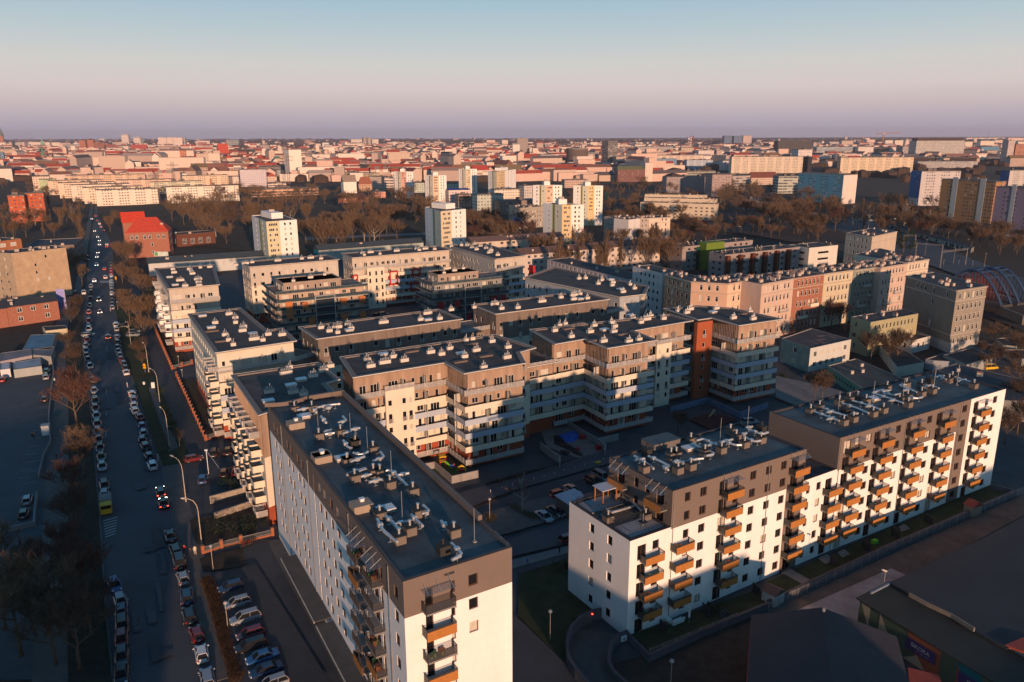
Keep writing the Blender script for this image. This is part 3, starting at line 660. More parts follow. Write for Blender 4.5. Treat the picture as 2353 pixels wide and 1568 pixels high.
def kblock(pts, codes, label, vents=(), hatches=(), z1=22.0, base=0.0, up=WOOD, low=BEIGE, upz=13.4, redz=3.6, bands=('louvre', 'beige', 'blue', 'blue', 'beige', 'louvre'), over=.35, group='beige estate blocks with slatted railings', fls=None, curbs=(), world=False, clutter=True):
 P = [p if world else G(*p, z1).xy for p in pts]
 if area(P) < 0: P = P[::-1]; n = len(P); codes = [codes[(n - 2 - i) % n] for i in range(n)]
 NK[0] += 1; n = len(P); ds = [-1.35 if c == 'R' else (-.15) for c in codes]
 I = offset_e(P, ds); c0 = P[0]; off = Vector((c0.x, c0.y, base)); root = thing('apartment_block', off, label, 'apartment block', group)
 fl = fls or FL; mb = MB(); pl = []; top = z1 - .4
 for i in range(n):
  a, b = I[i], I[(i+1) % n]; Lg = (b - a).length; c = codes[i]; ops = []
  if c == 'R' and Lg > 3:
   for k, z in enumerate(fl): ops += ribbon_ops(Lg, z, NK[0]*31 + i*7 + k)
  elif c == 'W' and Lg > 3:
   r = random.Random(NK[0]*17 + i); nc = max(1, int(Lg / 3.1)); cx = [(j + .5)*Lg/nc + r.uniform(-.3, .3) for j in range(nc)]
   for j, x in enumerate(cx):
    tall = (j % 3 != 1)
    for k, z in enumerate(fl):
     ww = .95 if tall else 1.15
     if r.random() < .08: continue
     ops.append((x - ww/2, x + ww/2, z + (.15 if tall else .95), z + 2.3, 'w'))
     if tall:
      e = (b - a).normalized(); q = a + e*x; inst('french_railing', FRENCH, root, Vector((q.x, q.y, z + .15)) - off, math.atan2(e.y, e.x))
  elif c == 'S' and Lg > 3:           # street side with stub balconies
   for k, z in enumerate(fl):
    for x in [2.5 + 3.4*j for j in range(int((Lg - 2)/3.4))]: ops.append((x - .6, x + .6, z + .9, z + 2.25, 'w'))
  zn = Zone(lambda u, v: up if v > upz else (RED if v < redz else low), [], [upz, redz])
  vis = faces_cam(a, b, -.3)
  pl += facade(mb, a, b, base, top, ops if vis else [], zn, .15) if vis else (facade(mb, a, b, base, top, [], zn) and [])
 mb.obj('wall', root, off); put_windows(root, off, pl, 'w', .25)
 for i in range(n):
  if codes[i] != 'R' or not faces_cam(P[i], P[(i+1) % n], -.3): continue
  j = (i+1) % n
  for k, z in enumerate(fl):
   if k < len(bands) and bands[k]: band(root, off, I[i], I[j], P[i], P[j], z, bands[k])
  a, b = I[i], I[j]; ee = (b - a).normalized(); nn = Vector((ee.y, -ee.x)); sb = MB()   # vertical battens on the timber
 # battens standing proud of the timber storeys
 for i in range(n):
  a, b = I[i], I[(i+1) % n]
  if up is not WOOD or not faces_cam(a, b, -.1): continue
  e_ = (b - a).normalized(); nn = Vector((e_.y, -e_.x)); sb = MB(); Lg = (b - a).length
  if nn.x > -.3 or Lg > 40: continue
  for s_ in range(int(Lg/.6)):
   q = a + e_*(.3 + s_*.6) + nn*.07
   sb.box((q.x, q.y, upz + .1), .09, .13, top - upz - .15, WOOD, math.atan2(e_.y, e_.x))
  if sb.v: sb.obj('timber_battens', root, off)
 rf = flat_roof(root, off, P, z1, ROOFK, M('roof_edge_brown', (.20, .165, .145), .8, .15), .28, 1.0, over, th=.3)
 eb = MB(); PO = offset(P, over + .02)
 for i in range(n): A, B = PO[i], PO[(i+1) % n]; d = B - A; mid = (A + B)/2; eb.box((mid.x, mid.y, z1 - .12), d.length, .05, .16, M('eaves_strip', (.62, .57, .52), .7, .05), math.atan2(d.y, d.x))
 eb.obj('eaves_strip', rf, off)
 for t, lst in vents:
  for v in lst: q = G(t, v[0], v[1], z1 - .28) - off; inst('vent_stack', VENT[v[2]] if len(v) > 2 else VENT[random.choice((2, 3, 4))], rf, q, R(30))
 for t, lst in hatches:
  for v in lst: inst('skylight', HATCH, rf, G(t, v[0], v[1], z1 - .28) - off, R(30))
 for t, lst in curbs:
  for v in lst: inst('roof_curb', CURB, rf, G(t, v[0], v[1], z1 - .28) - off, R(30))
 return root, off, I, rf
# front row ------------------------------------------------------
r_, o_, I_, f_ = kblock([('D', 535, 862), ('D', 729, 834), ('D', 777, 872), ('D', 746, 881), ('D', 764, 900), ('D', 597, 952)], 'NNNWNS', 'beige block with stub balconies right behind the far end of the nearest block',
 [('f', [(235, 780, 6), (450, 800, 4), (530, 760, 4), (105, 925, 4), (293, 930, 4), (375, 945, 3), (583, 725, 3), (265, 735, 2)])], [('f', [(355, 830), (97, 1000), (275, 875)])])
def stub_balconies(root, off, a, b, us, zs, colr=BEIGE, w=3.2, dp=2.0, top='louvre'):
 e_ = (b - a).normalized(); nn = Vector((e_.y, -e_.x))
 for u in us:
  for k, z in enumerate(zs):
   A = a + e_*(u - w/2); B = a + e_*(u + w/2)
   band(root, off, A, B, A + nn*dp, B + nn*dp, z, 'louvre' if k in (0, len(zs) - 1) else ('beige' if colr is BEIGE else 'white'))
iw = [i for i in range(len(I_)) if (I_[(i+1) % len(I_)] - I_[i]).normalized().dot(Vector((.49, -.87))) > .8]
for i in iw: stub_balconies(r_, o_, I_[i], I_[(i+1) % len(I_)], (3.5, 10, 16.5, 23.2), FL[0:6])
rk2 = kblock([('f', 668, 645), ('f', 1870, 470), ('g', 175, 570), ('g', 50, 605), ('g', 95, 690), ('f', 1635, 770), ('f', 1480, 685), ('f', 770, 800)], 'NRWWRRRW', 'beige block with a corner tower of ribbon balconies beside the small playground',
 [('f', [(870, 675, 3), (900, 725, 4), (1010, 695, 6), (1077, 650, 3), (1163, 680, 4), (1370, 615, 4), (1455, 630, 3), (1520, 585, 3), (1635, 650, 3), (1727, 600, 4), (1645, 520, 2), (1697, 510, 2), (1850, 530, 3), (1785, 735, 3), (1968, 655, 4), (1975, 575, 3)])], [('f', [(1000, 630), (1610, 625)])], curbs=[('f', [(1220, 605), (1800, 640), (1690, 545), (1600, 685)])])
rk3 = kblock([('g', 150, 430), ('g', 1240, 310), ('g', 1410, 357), ('g', 945, 437), ('g', 1130, 510), ('g', 750, 573), ('g', 570, 500), ('g', 340, 540)], 'NRRRRRRW', 'beige block with the middle balcony tower above the sand yard and blue tarpaulin',
 [('g', [(335, 445, 3), (372, 405, 2), (417, 392, 2), (465, 492, 3), (612, 455, 4), (645, 405, 3), (718, 528, 4), (797, 455, 4), (780, 382, 3), (805, 412, 3), (945, 350, 3), (1010, 380, 3), (1055, 355, 6), (1085, 330, 3), (1188, 350, 3), (915, 530, 4), (995, 515, 3)])], [('g', [(725, 437), (930, 325)])], curbs=[('g', [(630, 520), (520, 385), (860, 470), (440, 425)])])
rk4 = kblock([('g', 1200, 265), ('g', 1450, 240), ('g', 1720, 260), ('h', 105, 345), ('g', 1780, 395), ('g', 1565, 335), ('g', 1460, 350)], 'NNNRRRR', 'beige and blue corner block at the right end of the estate, tallest shaded balcony tower',
 [('g', [(1300, 290, 2), (1370, 303, 4), (1400, 275, 4), (1600, 270, 4), (1735, 345, 4), (1890, 352, 4), (1865, 297, 3)])], [('g', [(1575, 298)])], curbs=[('g', [(1800, 310)])])
bay(rk2[0], rk2[1], V2(-32.5, 153.8), V2(-14.7, 164.3), 6.4, 13.0, .6, 17.9, BEIGE, (1.0, 4.2, 5.7)); bay(rk3[0], rk3[1], V2(30.5, 192.3), V2(48, 203.3), 8.0, 13.2, .6, 17.2, BEIGE, (1.0, 3.9)); bay(rk4[0], rk4[1], V2(48.6, 203.4), V2(54, 206.5), .2, 5.6, 1.2, 21.5, M('orange_red_render', (.34, .09, .04), .9, .1), (2.6,))
kblock([V2(-2.5, 171.6), V2(10.6, 179.6), V2(4.2, 190.6), V2(-9, 182.6)], 'RNNN', 'ribbon balcony wing with an open gateway joining the left and middle balcony towers', z1=17.6, fls=FL[1:5], bands=('beige', 'blue', 'blue', 'beige'), up=WOOD, world=True)
lk = MB(); louvre(lk, V2(-2.5, 171.6), V2(10.6, 179.6), 17.2, 1.2); tag(lk.obj('railing'), 'slatted terrace railing on top of the gateway wing between the balcony towers', 'railing')
# middle row -----------------------------------------------------
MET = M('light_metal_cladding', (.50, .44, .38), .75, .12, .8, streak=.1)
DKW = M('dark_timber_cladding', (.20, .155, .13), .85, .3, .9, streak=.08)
r_, o_, I_, f_ = kblock([('s', 125, 125), ('s', 580, 75), ('s', 820, 275), ('s', 960, 255), ('s', 1075, 365), ('s', 370, 470)], 'NNNNRS', 'pale street block with stacked corner balconies behind the row of brick piers',
 [('s', [(485, 135, 4), (360, 215, 3), (540, 170, 3), (543, 212, 2), (605, 285, 4), (610, 250, 4), (450, 322, 3), (480, 370, 2), (522, 412, 2), (712, 360, 6), (787, 370, 2), (835, 318, 3), (960, 322, 4)])], [('s', [(245, 150), (325, 255), (697, 310)])], up=M('cream_render', (.60, .57, .48), .9, .07, .3), curbs=[('s', [(330, 285), (420, 375)])])
iw = [i for i in range(len(I_)) if (I_[(i+1) % len(I_)] - I_[i]).normalized().dot(Vector((.49, -.87))) > .8]
for i in iw: Lg = (I_[(i+1) % len(I_)] - I_[i]).length; stub_balconies(r_, o_, I_[i], I_[(i+1) % len(I_)], (Lg - 8.5, Lg - 2.2), FL[0:6])
def row_rect(tl, l, tr, r, dp, z1=22):
 a, b = G(tl, *l, z1).xy, G(tr, *r, z1).xy
 return rect(a, b, dp)
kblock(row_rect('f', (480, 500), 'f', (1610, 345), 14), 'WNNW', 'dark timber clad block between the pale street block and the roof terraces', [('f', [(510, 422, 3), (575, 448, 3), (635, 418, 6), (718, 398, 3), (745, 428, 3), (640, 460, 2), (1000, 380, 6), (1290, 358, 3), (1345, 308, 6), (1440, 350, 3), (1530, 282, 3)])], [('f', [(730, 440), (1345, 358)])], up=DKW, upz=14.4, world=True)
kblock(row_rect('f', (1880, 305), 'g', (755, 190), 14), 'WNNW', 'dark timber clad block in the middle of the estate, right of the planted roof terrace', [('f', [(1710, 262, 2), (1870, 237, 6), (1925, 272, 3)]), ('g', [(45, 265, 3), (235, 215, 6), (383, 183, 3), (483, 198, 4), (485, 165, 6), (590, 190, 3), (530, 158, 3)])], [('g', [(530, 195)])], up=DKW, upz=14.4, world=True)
kblock([('g', 100, 20), ('g', 330, -60), ('g', 1065, 90), ('g', 1035, 150), ('g', 845, 172)], 'NNRWW', 'blue grey estate block with a cut off corner beside the white plastered house',
 [('g', [(525, 35, 3), (575, 32, 3), (675, 75, 3), (705, 48, 3), (870, 140, 4), (785, 88, 3), (925, 82, 2), (960, 112, 3), (790, 68, 4)])], [('g', [(850, 118), (770, 42)])], up=M('blue_grey_cladding', (.34, .36, .38), .8, .1), z1=21.5)
for tl, l, tr, r, lb in (('f', (310, 640), 'f', (500, 580), 'planted roof terrace between the pale street block and the timber block'), ('f', (1590, 430), 'f', (1865, 385), 'planted roof terrace between the two timber clad blocks'), ('g', (725, 280), 'g', (845, 255), 'small roof terrace with slatted railing behind the middle timber clad block')):
 a, b = G(tl, *l, 18.1).xy, G(tr, *r, 18.1).xy; P = rect(a, b, 12); off = Vector((a.x, a.y, 0)); rt = thing('terrace_link', off, lb, 'link building', 'terrace links')
 m_ = MB(); pl = []
 for i in range(4): pl += facade(m_, P[i], P[(i+1) % 4], 0, 17, [o for k, z in enumerate(FL[3:5]) for o in ribbon_ops((P[1]-P[0]).length, z, k + 3)] if i == 0 else [], Zone(lambda u, v: BEIGE if 4 < v < 13 else DKW, [], [4, 13]), .15)
 m_.obj('wall', rt, off); put_windows(rt, off, pl, 'w'); flat_roof(rt, off, P, 17, M('terrace_tiles', (.22, .17, .14), .9, .2), BEIGE, .1, .2)
 b_ = MB(); louvre(b_, a, b, 16.9, 1.25); b_.obj('railing', rt, off)
# back row -------------------------------------------------------
r_, o_, I_, f_ = kblock([('a', 1390, 1285), ('a', 1910, 1255), ('a', 1960, 1430), ('a', 1510, 1468)], 'NNRS', 'cream street block at the far left estate corner with a hedge on its terrace',
 [('a', [(1560, 1330, 4), (1550, 1300, 3), (1700, 1300, 4), (1725, 1340, 4), (1615, 1400, 6), (1775, 1390, 6), (1780, 1418, 4), (1715, 1320, 3), (1660, 1450, 4), (1785, 1448, 4), (1880, 1280, 4), (1795, 1285, 2)])], [('a', [(1520, 1370), (1570, 1440)])], up=MET)
i = [i for i in range(len(I_)) if (I_[(i+1) % len(I_)] - I_[i]).normalized().dot(Vector((.49, -.87))) > .8]
for i in i: stub_balconies(r_, o_, I_[i], I_[(i+1) % len(I_)], (7, 15, 36), FL[0:6], WHITE)
hb = MB(); a, b = G('a', 1560, 1530, 17.5), G('a', 1960, 1500, 17.5)
rr = random.Random(4)
for k in range(420):
 q = a.lerp(b, rr.random()); q = q + Vector((rr.uniform(-.5, .5), rr.uniform(-.5, .5), rr.uniform(-.3, .9))); d = Vector((rr.uniform(-1, 1), rr.uniform(-1, 1), rr.uniform(-1, 1))).normalized()*.22; e_ = d.cross(Vector((.3, .5, .8))).normalized()*.14
 hb.face([q - d, q + e_, q + d, q - e_], GREEN)
tag(hb.obj('hedge', None), 'small green hedge planted on the terrace of the cream street block', 'hedge')
kblock(row_rect('b', (-60, 1272), 'b', (738, 1205), 14), 'WNNW', 'long grey block behind the orange trimmed glass house, back row of the estate', [('b', [(195, 1222, 6), (410, 1205, 3), (490, 1198, 6), (583, 1205, 3)]), ('a', [(2115, 1262, 3), (2200, 1248, 6), (2260, 1238, 3)])], up=MET, upz=14.4, world=True)
r2, o2, I2, f2 = kblock(row_rect('b', (865, 1190), 'b', (1745, 1120), 14), 'RNNW', 'long grey block with four red framed loggias, back row of the estate', [('b', [(950, 1158, 3), (970, 1172, 2), (1025, 1148, 6), (1110, 1162, 2), (1260, 1135, 6), (1435, 1118, 3), (1462, 1128, 3), (1515, 1116, 6), (1600, 1120, 3)])], up=MET, upz=14.4, world=True)
a2, b2 = I2[0], I2[1]; e2 = (b2 - a2).normalized(); n2 = Vector((e2.y, -e2.x))
for u0, u1, z0_, z1_ in ((15.2, 19.0, 9.2, 15.0), (25.4, 29.2, 12.0, 15.0), (24.4, 28.2, 6.0, 9.3), (-.6, 1.6, 12.2, 14.8)):
 b_ = MB(); ang = math.atan2(e2.y, e2.x)
 def rb(ua, ub, za, zb, dp=1.9):
  q = a2 + e2*((ua + ub)/2) + n2*dp/2; b_.box((q.x, q.y, za), ub - ua, dp, zb - za, REDP, ang)
 rb(u0, u1, z0_, z0_ + .45); rb(u0, u1, z1_ - .45, z1_); rb(u0, u0 + .5, z0_ + .45, z1_ - .45, 1.89); rb(u1 - .5, u1, z0_ + .45, z1_ - .45, 1.89)
 b_.obj('red_loggia_frame', r2, o2)
# flat stair bay with small windows
q = [a2 + e2*5.6, a2 + e2*13.2]; P = [q[0] + n2*1.6, q[1] + n2*1.6, q[1] + n2*.02, q[0] + n2*.02]; m_ = MB(); pl = []
for i in range(4): pl += facade(m_, P[i], P[(i+1) % 4], 0, 17.2, [(x - .45, x + .45, z + .4, z + 2.3) for x in (1.2, 3.9, 6.4) for z in FL[:5]] if i == 0 else [], BEIGE, .15)
m_.face([(*p, 17.2) for p in P], BEIGE); m_.obj('stair_bay', r2, o2); put_windows(r2, o2, pl, 'w')
kblock([('b', 1700, 1075), ('b', 2050, 1065), ('c', 115, 1170), ('b', 2150, 1200)], 'NNRW', 'grey and red block ending the back row on the right', [('b', [(1840, 1085, 3), (1890, 1087, 4), (1935, 1107, 4), (1975, 1122, 4), (1960, 1075, 3), (2010, 1092, 4), (2060, 1112, 4), (2095, 1150, 6), (2165, 1172, 4), (1750, 1095, 3), (2105, 1130, 4)])], up=MET)
rp = MB(); q = G('c', 180, 1480, 4); rp.box((q.x, q.y, 6.5), 1.2, 3.5, 8.5, REDP, V30); tag(rp.obj('wall_panel'), 'tall plain red wall panel at the right corner of the back row', 'wall panel')
# the two glass fronted houses
def glass_house(corner, wv, du, ph, label, accent, acol, z=17.0):
 a = G(*corner, z).xy; e_ = Vector((math.sin(R(60)), math.cos(R(60)))); n_ = Vector((math.sin(R(-29.6)), math.cos(R(-29.6))))
 P = [a, a + e_*wv, a + e_*wv + n_*du, a + n_*du]; off = Vector((a.x, a.y, 0)); rt = thing('glass_fronted_house', off, label, 'apartment house', 'glass fronted houses')
 I = offset(P, -1.4); m_ = MB(); pl = []
 for i in range(4):
  Lg = (I[(i+1) % 4] - I[i]).length
  pl += facade(m_, I[i], I[(i+1) % 4], 0, z, [o for k in range(6) for o in ribbon_ops(Lg, .3 + k*2.8, k + i*9 + int(a.x))] if i in (0, 3) else [], M('warm_panel_cladding', (.46, .34, .27), .8, .15, .8) if accent == 'o' else M('grey_panel_cladding', (.25, .25, .26), .8, .15, .8), .12)
 m_.obj('wall', rt, off); put_windows(rt, off, pl, 'w', .35)
 gl = M('balcony_glass', (.05, .075, .085), .15, .2, .6, spec=.8); sl = M('balcony_slab', (.33, .30, .27), .9, .1)
 for i in (0, 3):
  for k in range(1, 6):
   zz = .3 + k*2.8; A, B, Ai, Bi = P[i], P[(i+1) % 4], I[i], I[(i+1) % 4]; b_ = MB(); d = B - A; ang = math.atan2(d.y, d.x); mid = (A + B)/2
   b_.face([(*Ai, zz), (*Bi, zz), (*B, zz), (*A, zz)], sl); b_.face([(*Ai, zz - .2), (*A, zz - .2), (*B, zz - .2), (*Bi, zz - .2)], sl)
   b_.box((mid.x, mid.y, zz - .2), d.length, .06, .25, sl, ang); b_.box((mid.x, mid.y, zz + .08), d.length - .1, .03, 1.0, gl, ang); b_.obj('balcony', rt, off)
 e0_ = (P[1] - P[0]).normalized(); n0 = Vector((e0_.y, -e0_.x))
 for u, k, hh in accent_pos[accent]:
  q = P[0] + e0_*(u*wv) + n0*.08; b_ = MB(); b_.box((q.x, q.y, .3 + k*2.8 - .2), 2.3, .08, hh, acol, math.atan2(e0_.y, e0_.x)); b_.obj('colour_screen', rt, off)
 b_ = MB(); ang = math.atan2(e0_.y, e0_.x)
 for u in (.41, .62): q = P[0] + e0_*(u*wv) + n0*.15; b_.box((q.x, q.y, 0), .3, .3, 15.6, GREYM, ang)
 q = P[0] + e0_*(.515*wv) + n0*.15; b_.box((q.x, q.y, 15.3), .21*wv, .3, .3, GREYM, ang); b_.obj('entrance_frame', rt, off)
 b_ = MB(); q = P[0] + e0_*(.515*wv) + n0*(-.3); b_.box((q.x, q.y, 0), .2*wv, .5, 14.5, M('curtain_wall', (.02, .03, .045), .15, .2, .5, spec=.7), ang)
 b_.obj('glass_front', rt, off)
 flat_roof(rt, off, P, z + .3, M('terrace_tiles', (.22, .17, .14), .9, .2), M('terrace_edge', (.40, .32, .27), .9, .1), .15, .3)
 c1, c2, d1, d2 = ph; Q = [P[0] + e0_*(wv*c1) - n0*(d1), P[0] + e0_*(wv*c2) - n0*d1, P[0] + e0_*(wv*c2) - n0*d2, P[0] + e0_*(wv*c1) - n0*d2]
 m_ = MB(); pl = []
 for i in range(4): pl += facade(m_, Q[i], Q[(i+1) % 4], z + .1, z + 3.7, ribbon_ops((Q[1]-Q[0]).length, z + .3, 77 + i) if i in (0, 3) else [], M('penthouse_cladding', (.33, .25, .20), .8, .12, .8), .1)
 m_.obj('penthouse_wall', rt, off); put_windows(rt, off, pl, 'w', .5); rf = flat_roof(rt, off, Q, z + 3.8, ROOFK, M('penthouse_edge', (.33, .27, .23), .8), .25, .4, .2)
 for s in (.2, .55, .85): q = Q[0].lerp(Q[2], s); inst('vent_stack', VENT[2 if s != .55 else 4], rf, Vector((q.x, q.y, z + 3.55)) - off, R(30))
 railing(rt, off, [P[3], P[0], P[1]], z + .3, 1.0, GREYM, gl, sp=2.0)
accent_pos = {'o': [(.13, 3, 6.0), (.30, 4, 2.4), (.72, 4, 2.4), (.93, 4, 2.4), (.72, 2, 2.4), (.93, 2, 2.4), (.36, 2, 2.4)], 'r': [(.10, 3, 2.4), (.31, 3, 2.4), (.80, 3, 2.4), (.92, 3, 2.4), (.45, 1, 2.4)]}
glass_house(('f', 155, 165), 33, 18, (.1, .72, 2, 13), 'glass balcony house with orange screens and a penthouse in the estate court', 'o', M('orange_screen', (.50, .16, .05), .7, .1, 4, streak=6))
glass_house(('b', 1580, 1450), 32, 16, (.1, .62, 2, 11), 'glass balcony house with small red screens and a penthouse in the estate court', 'r', REDP)
# ================================================================ houses of the quarter, built wall by wall
CHM = MB(); CHM.box((0, 0, 0), 1.6, .7, 1.3, M('chimney_plaster', (.52, .44, .38), .9, .25)); CHM.box((0, 0, 1.3), 1.75, .85, .12, M('chimney_cap', (.3, .26, .24), .9))
for x in (-.5, 0, .5): CHM.tube([(x, 0, 1.42), (x, 0, 1.8)], .13, M('chimney_pot', (.35, .16, .1), .9), 6)
CHM = CHM.mesh('chimney')
CHS = MB(); CHS.box((0, 0, 0), .8, .8, 1.2, M('chimney_plaster')); CHS.box((0, 0, 1.2), .95, .95, .1, M('chimney_cap')); CHS = CHS.mesh('chimney')
def scatter(P, k, rnd, inset=1.0):
 """random points inside a quadrilateral-ish polygon"""
 Q = offset(P, -inset); xs = [q.x for q in Q]; ys = [q.y for q in Q]; r = []; t = 0
 while len(r) < k and t < k * 60:
  t += 1; x, y = rnd.uniform(min(xs), max(xs)), rnd.uniform(min(ys), max(ys)); ins = False
  for i in range(len(Q)):
   a, b = Q[i-1], Q[i]
   if (a.y > y) != (b.y > y) and x < (b.x - a.x)*(y - a.y)/(b.y - a.y) + a.x: ins = not ins
  if ins and all((Vector((x, y)) - p).length > 2 for p in r): r.append(Vector((x, y)))
 return r
def gable_roof(root, off, P, z, h, col, hip=0.0, over=.5, ovw=None, name='roof', m=None):
 """P[0]->P[1] is an eaves side"""
 a, b, c, d = offset(P, over); e_ = (b - a).normalized()*hip; r0 = (a + d)/2 + e_; r1 = (b + c)/2 - e_; m_ = m or TILE; q = MB()
 A, B, C_, D_ = [(*p, z) for p in (a, b, c, d)]; R0, R1 = (*r0, z + h), (*r1, z + h)
 q.face([A, B, R1, R0], m_); q.face([C_, D_, R0, R1], m_); q.face([D_, A, R0], m_ if hip else PLASTER); q.face([B, C_, R1], m_ if hip else PLASTER); q.face([D_, C_, B, A], m_)
 return q.obj(name, root, off, col)
def house(P, z1, label, col, n, sh, sp=2.6, w=1.1, h=1.6, kind='w', sill=.9, roof='flat', rcol=(.07, .065, .07), chim=5, wallm=None, name='apartment_house', cat='house', group=None, only=None, z0f=.6, rh=4, hip=0, base=None, seed=1, zone=None, m0=1.0, skip=None, chs=None, par=.25, ledges=False, curt=.2):
 P = [Vector((p[0], p[1])) for p in P]
 if area(P) < 0: P = P[::-1]
 off = Vector((P[0].x, P[0].y, 0)); root = thing(name, off, label, cat, group); mb = MB(); pl = []; wm = wallm or PLASTER; rnd = random.Random(seed)
 nn = len(P)
 for i in range(nn):
  a, b = P[i], P[(i+1) % nn]; vis = faces_cam(a, b, -.05) and (only is None or i in only); Lg = (b - a).length
  zz = zone[i] if isinstance(zone, dict) and i in zone else (base_zone(base, wm) if base else wm)
  pl += facade(mb, a, b, 0, z1, rows(Lg, z0f, n, sh, sp, w, h, sill, m0, kind, skip.get(i) if isinstance(skip, dict) else skip) if vis else [], zz, .14)
  if ledges and vis:
   lb = MB(); e_ = (b - a).normalized(); nv = Vector((e_.y, -e_.x)); mid = (a + b)/2; ang = math.atan2(e_.y, e_.x)
   for zc, dp in ((z1 - .45, .35), (z1 - sh - .1, .14), (z0f + sh*1.02, .18)): q = mid + nv*(dp/2 + .002); lb.box((q.x, q.y, zc), Lg - .01, dp, .3, M('stucco_trim', (.42, .36, .30), .9, .15), ang)
   for (pp, pw, ph, pa, pk) in pl:
    if abs(pa - ang) < .01 and abs((Vector((pp.x, pp.y)) - a).dot(nv)) < .5: q = Vector((pp.x, pp.y)) + nv*.16; lb.box((q.x, q.y, pp.z + ph + .08), pw + .35, .14, .14, M('stucco_trim'), ang)
   lb.obj('cornice', root, off)
 mb.obj('wall', root, off, col); put_windows(root, off, pl, kind, curt)
 if roof == 'flat':
  rf = flat_roof(root, off, P, z1 + .05, FELT, M('parapet_grey', (.26, .24, .23), .9, .15), par, .25, color=rcol)
  zr = z1 - par + .05
 else:
  rf = gable_roof(root, off, P, z1 - .02, rh, rcol, hip); zr = z1 + rh*.45
 for p in scatter(P, chim, rnd, 1.6): inst('chimney', rnd.choice(chs or (CHM, CHS)), rf, Vector((p.x, p.y, zr - .3)) - off, math.atan2((P[1]-P[0]).y, (P[1]-P[0]).x) + rnd.choice((0, math.pi/2)))
 return root, off, P, rf
def base_zone(base, wm): return Zone(lambda u, v: base[1] if v < base[0] else wm, [], [base[0]])
def W(t, pts, z): return [G(t, x, y, z).xy for x, y in pts]
HC = lambda t, l, r, dp, z: row_rect(t, l, t, r, dp, z)
# --- tenements on the right
SOCLE = M('socle_plaster', (.42, .40, .38), .9, .15); REDBR = M('red_facing_brick', (.34, .14, .095), .9, .25, 1.5)
p0, p1 = G('x', 385, 340, 19).xy, G('x', 740, 425, 19).xy; e_ = (p1 - p0); nb_ = Vector((-e_.y, e_.x)).normalized()
house([p0, p1, p1 + nb_*9, p0 + nb_*9], 19, 'white plastered house with paired windows, left of the orange corner house', (.62, .56, .54), 6, 2.95, 2.7, 1.1, 1.45, chim=3, seed=3)
P = W('x', [(765, 435), (1075, 520), (1505, 545), (1900, 480)], 20); bk = [P[3] + Vector((-5, 11)), P[2] + Vector((-3.5, 12)), P[1] + Vector((4, 12)), P[0] + Vector((6, 8))]
house(P + bk, 20, 'large orange and tan plastered corner tenement with chimneys crowding its roof', (.58, .38, .27), 5, 3.8, 2.75, 1.05, 2.0, 't', .9, chim=22, ledges=True, z0f=1, seed=5, group='old tenements', zone={0: M('tan_old_plaster', (.33, .24, .17), .9, .35, .8), 2: M('peach_plaster', (.68, .46, .34), .9, .1)})
row = [((-124, 442), (180, 387), (.56, .41, .33), 'pinkish cream plastered tenement, first in the row after the orange corner house', None), ((182, 386), (465, 345), (.5, .25, .18), 'red brick tenement with round arched windows and a pale balcony', REDBR), ((467, 345), (740, 308), (.55, .47, .34), 'cream ornate tenement between the red brick and the grey green one', None),
  ((742, 308), (1000, 277), (.24, .25, .20), 'grey green shaded tenement with dark iron balconies', None), ((1002, 285), (1250, 245), (.55, .41, .34), 'pink tenement with white window frames near the end of the row', None), ((1252, 238), (1457, 205), (.62, .52, .42), 'cream tenement with small square attic windows at the end of the row', None)]
for i, (l, r, c, lb, wm) in enumerate(row):
 rt, of, PP, rf = house(HC('y', l, r, 12.5, 20.3 - (i == 3)*.3), 20.3 - (i == 3)*.3, lb, c, 5, 3.85, 2.15, 1.0, 2.0, 't', .8, chim=11, ledges=True, wallm=wm, z0f=.9, seed=20 + i, group='old tenements', name='tenement_house', only=(0,), m0=.8)
 if i in (0, 1, 3, 4):
  a_, b_ = PP[0], PP[1]
  for u, k in ((.35, 1), (.7, 2), (.5, 3))[:2 + (i == 3)]: band(rt, of, a_.lerp(b_, u - .14), a_.lerp(b_, u + .14), a_.lerp(b_, u - .14) + Vector(((b_-a_).normalized().y, -(b_-a_).normalized().x))*1.0, a_.lerp(b_, u + .14) + Vector(((b_-a_).normalized().y, -(b_-a_).normalized().x))*1.0, 1.4 + k*3.85, 'beige' if i == 1 else 'louvre')
a, b, c = W('y', [(1238, 362), (1720, 500), (2005, 457)], 21)
house([a, b, c, a + (c - b)], 21, 'tall grey tenement with a huge blank side wall, standing alone before the blue bridge', (.26, .235, .20), 5, 3.75, 2.3, 1.0, 2.0, 't', .8, chim=9, z0f=2.0, seed=31, group='old tenements', name='tenement_house', zone={1: Zone(lambda u, v: SOCLE if v < 3.4 else PLASTER, [], [3.4]), 0: Zone(lambda u, v: SOCLE if v < 3.4 else M('old_cement_render', (.20, .18, .155), .95, .15, .4), [], [3.4])}, skip={0: lambda i, k: not (k == 4 and i in (2, 3, 4, 6, 9)) and not (i == 6 and k in (1, 3))}, ledges=True)
house(W('y', [(720, 750), (905, 802), (1355, 720), (1210, 672)], 11.5), 11.5, 'olive yellow three storey house behind the leafless trees', (.36, .33, .20), 3, 3.5, 1.9, .8, 1.7, chim=4, seed=8, skip={0: lambda i, k: i % 3})
a = G('y', 1300, 975, 4.5).xy; b = G('y', 1470, 932, 4.5).xy
house(rect(a, b, 8), 4.5, 'low white annexe with a dark roof beside the tall grey tenement', (.55, .53, .5), 1, 3.5, 3, 1, 1.6, chim=1, seed=9)
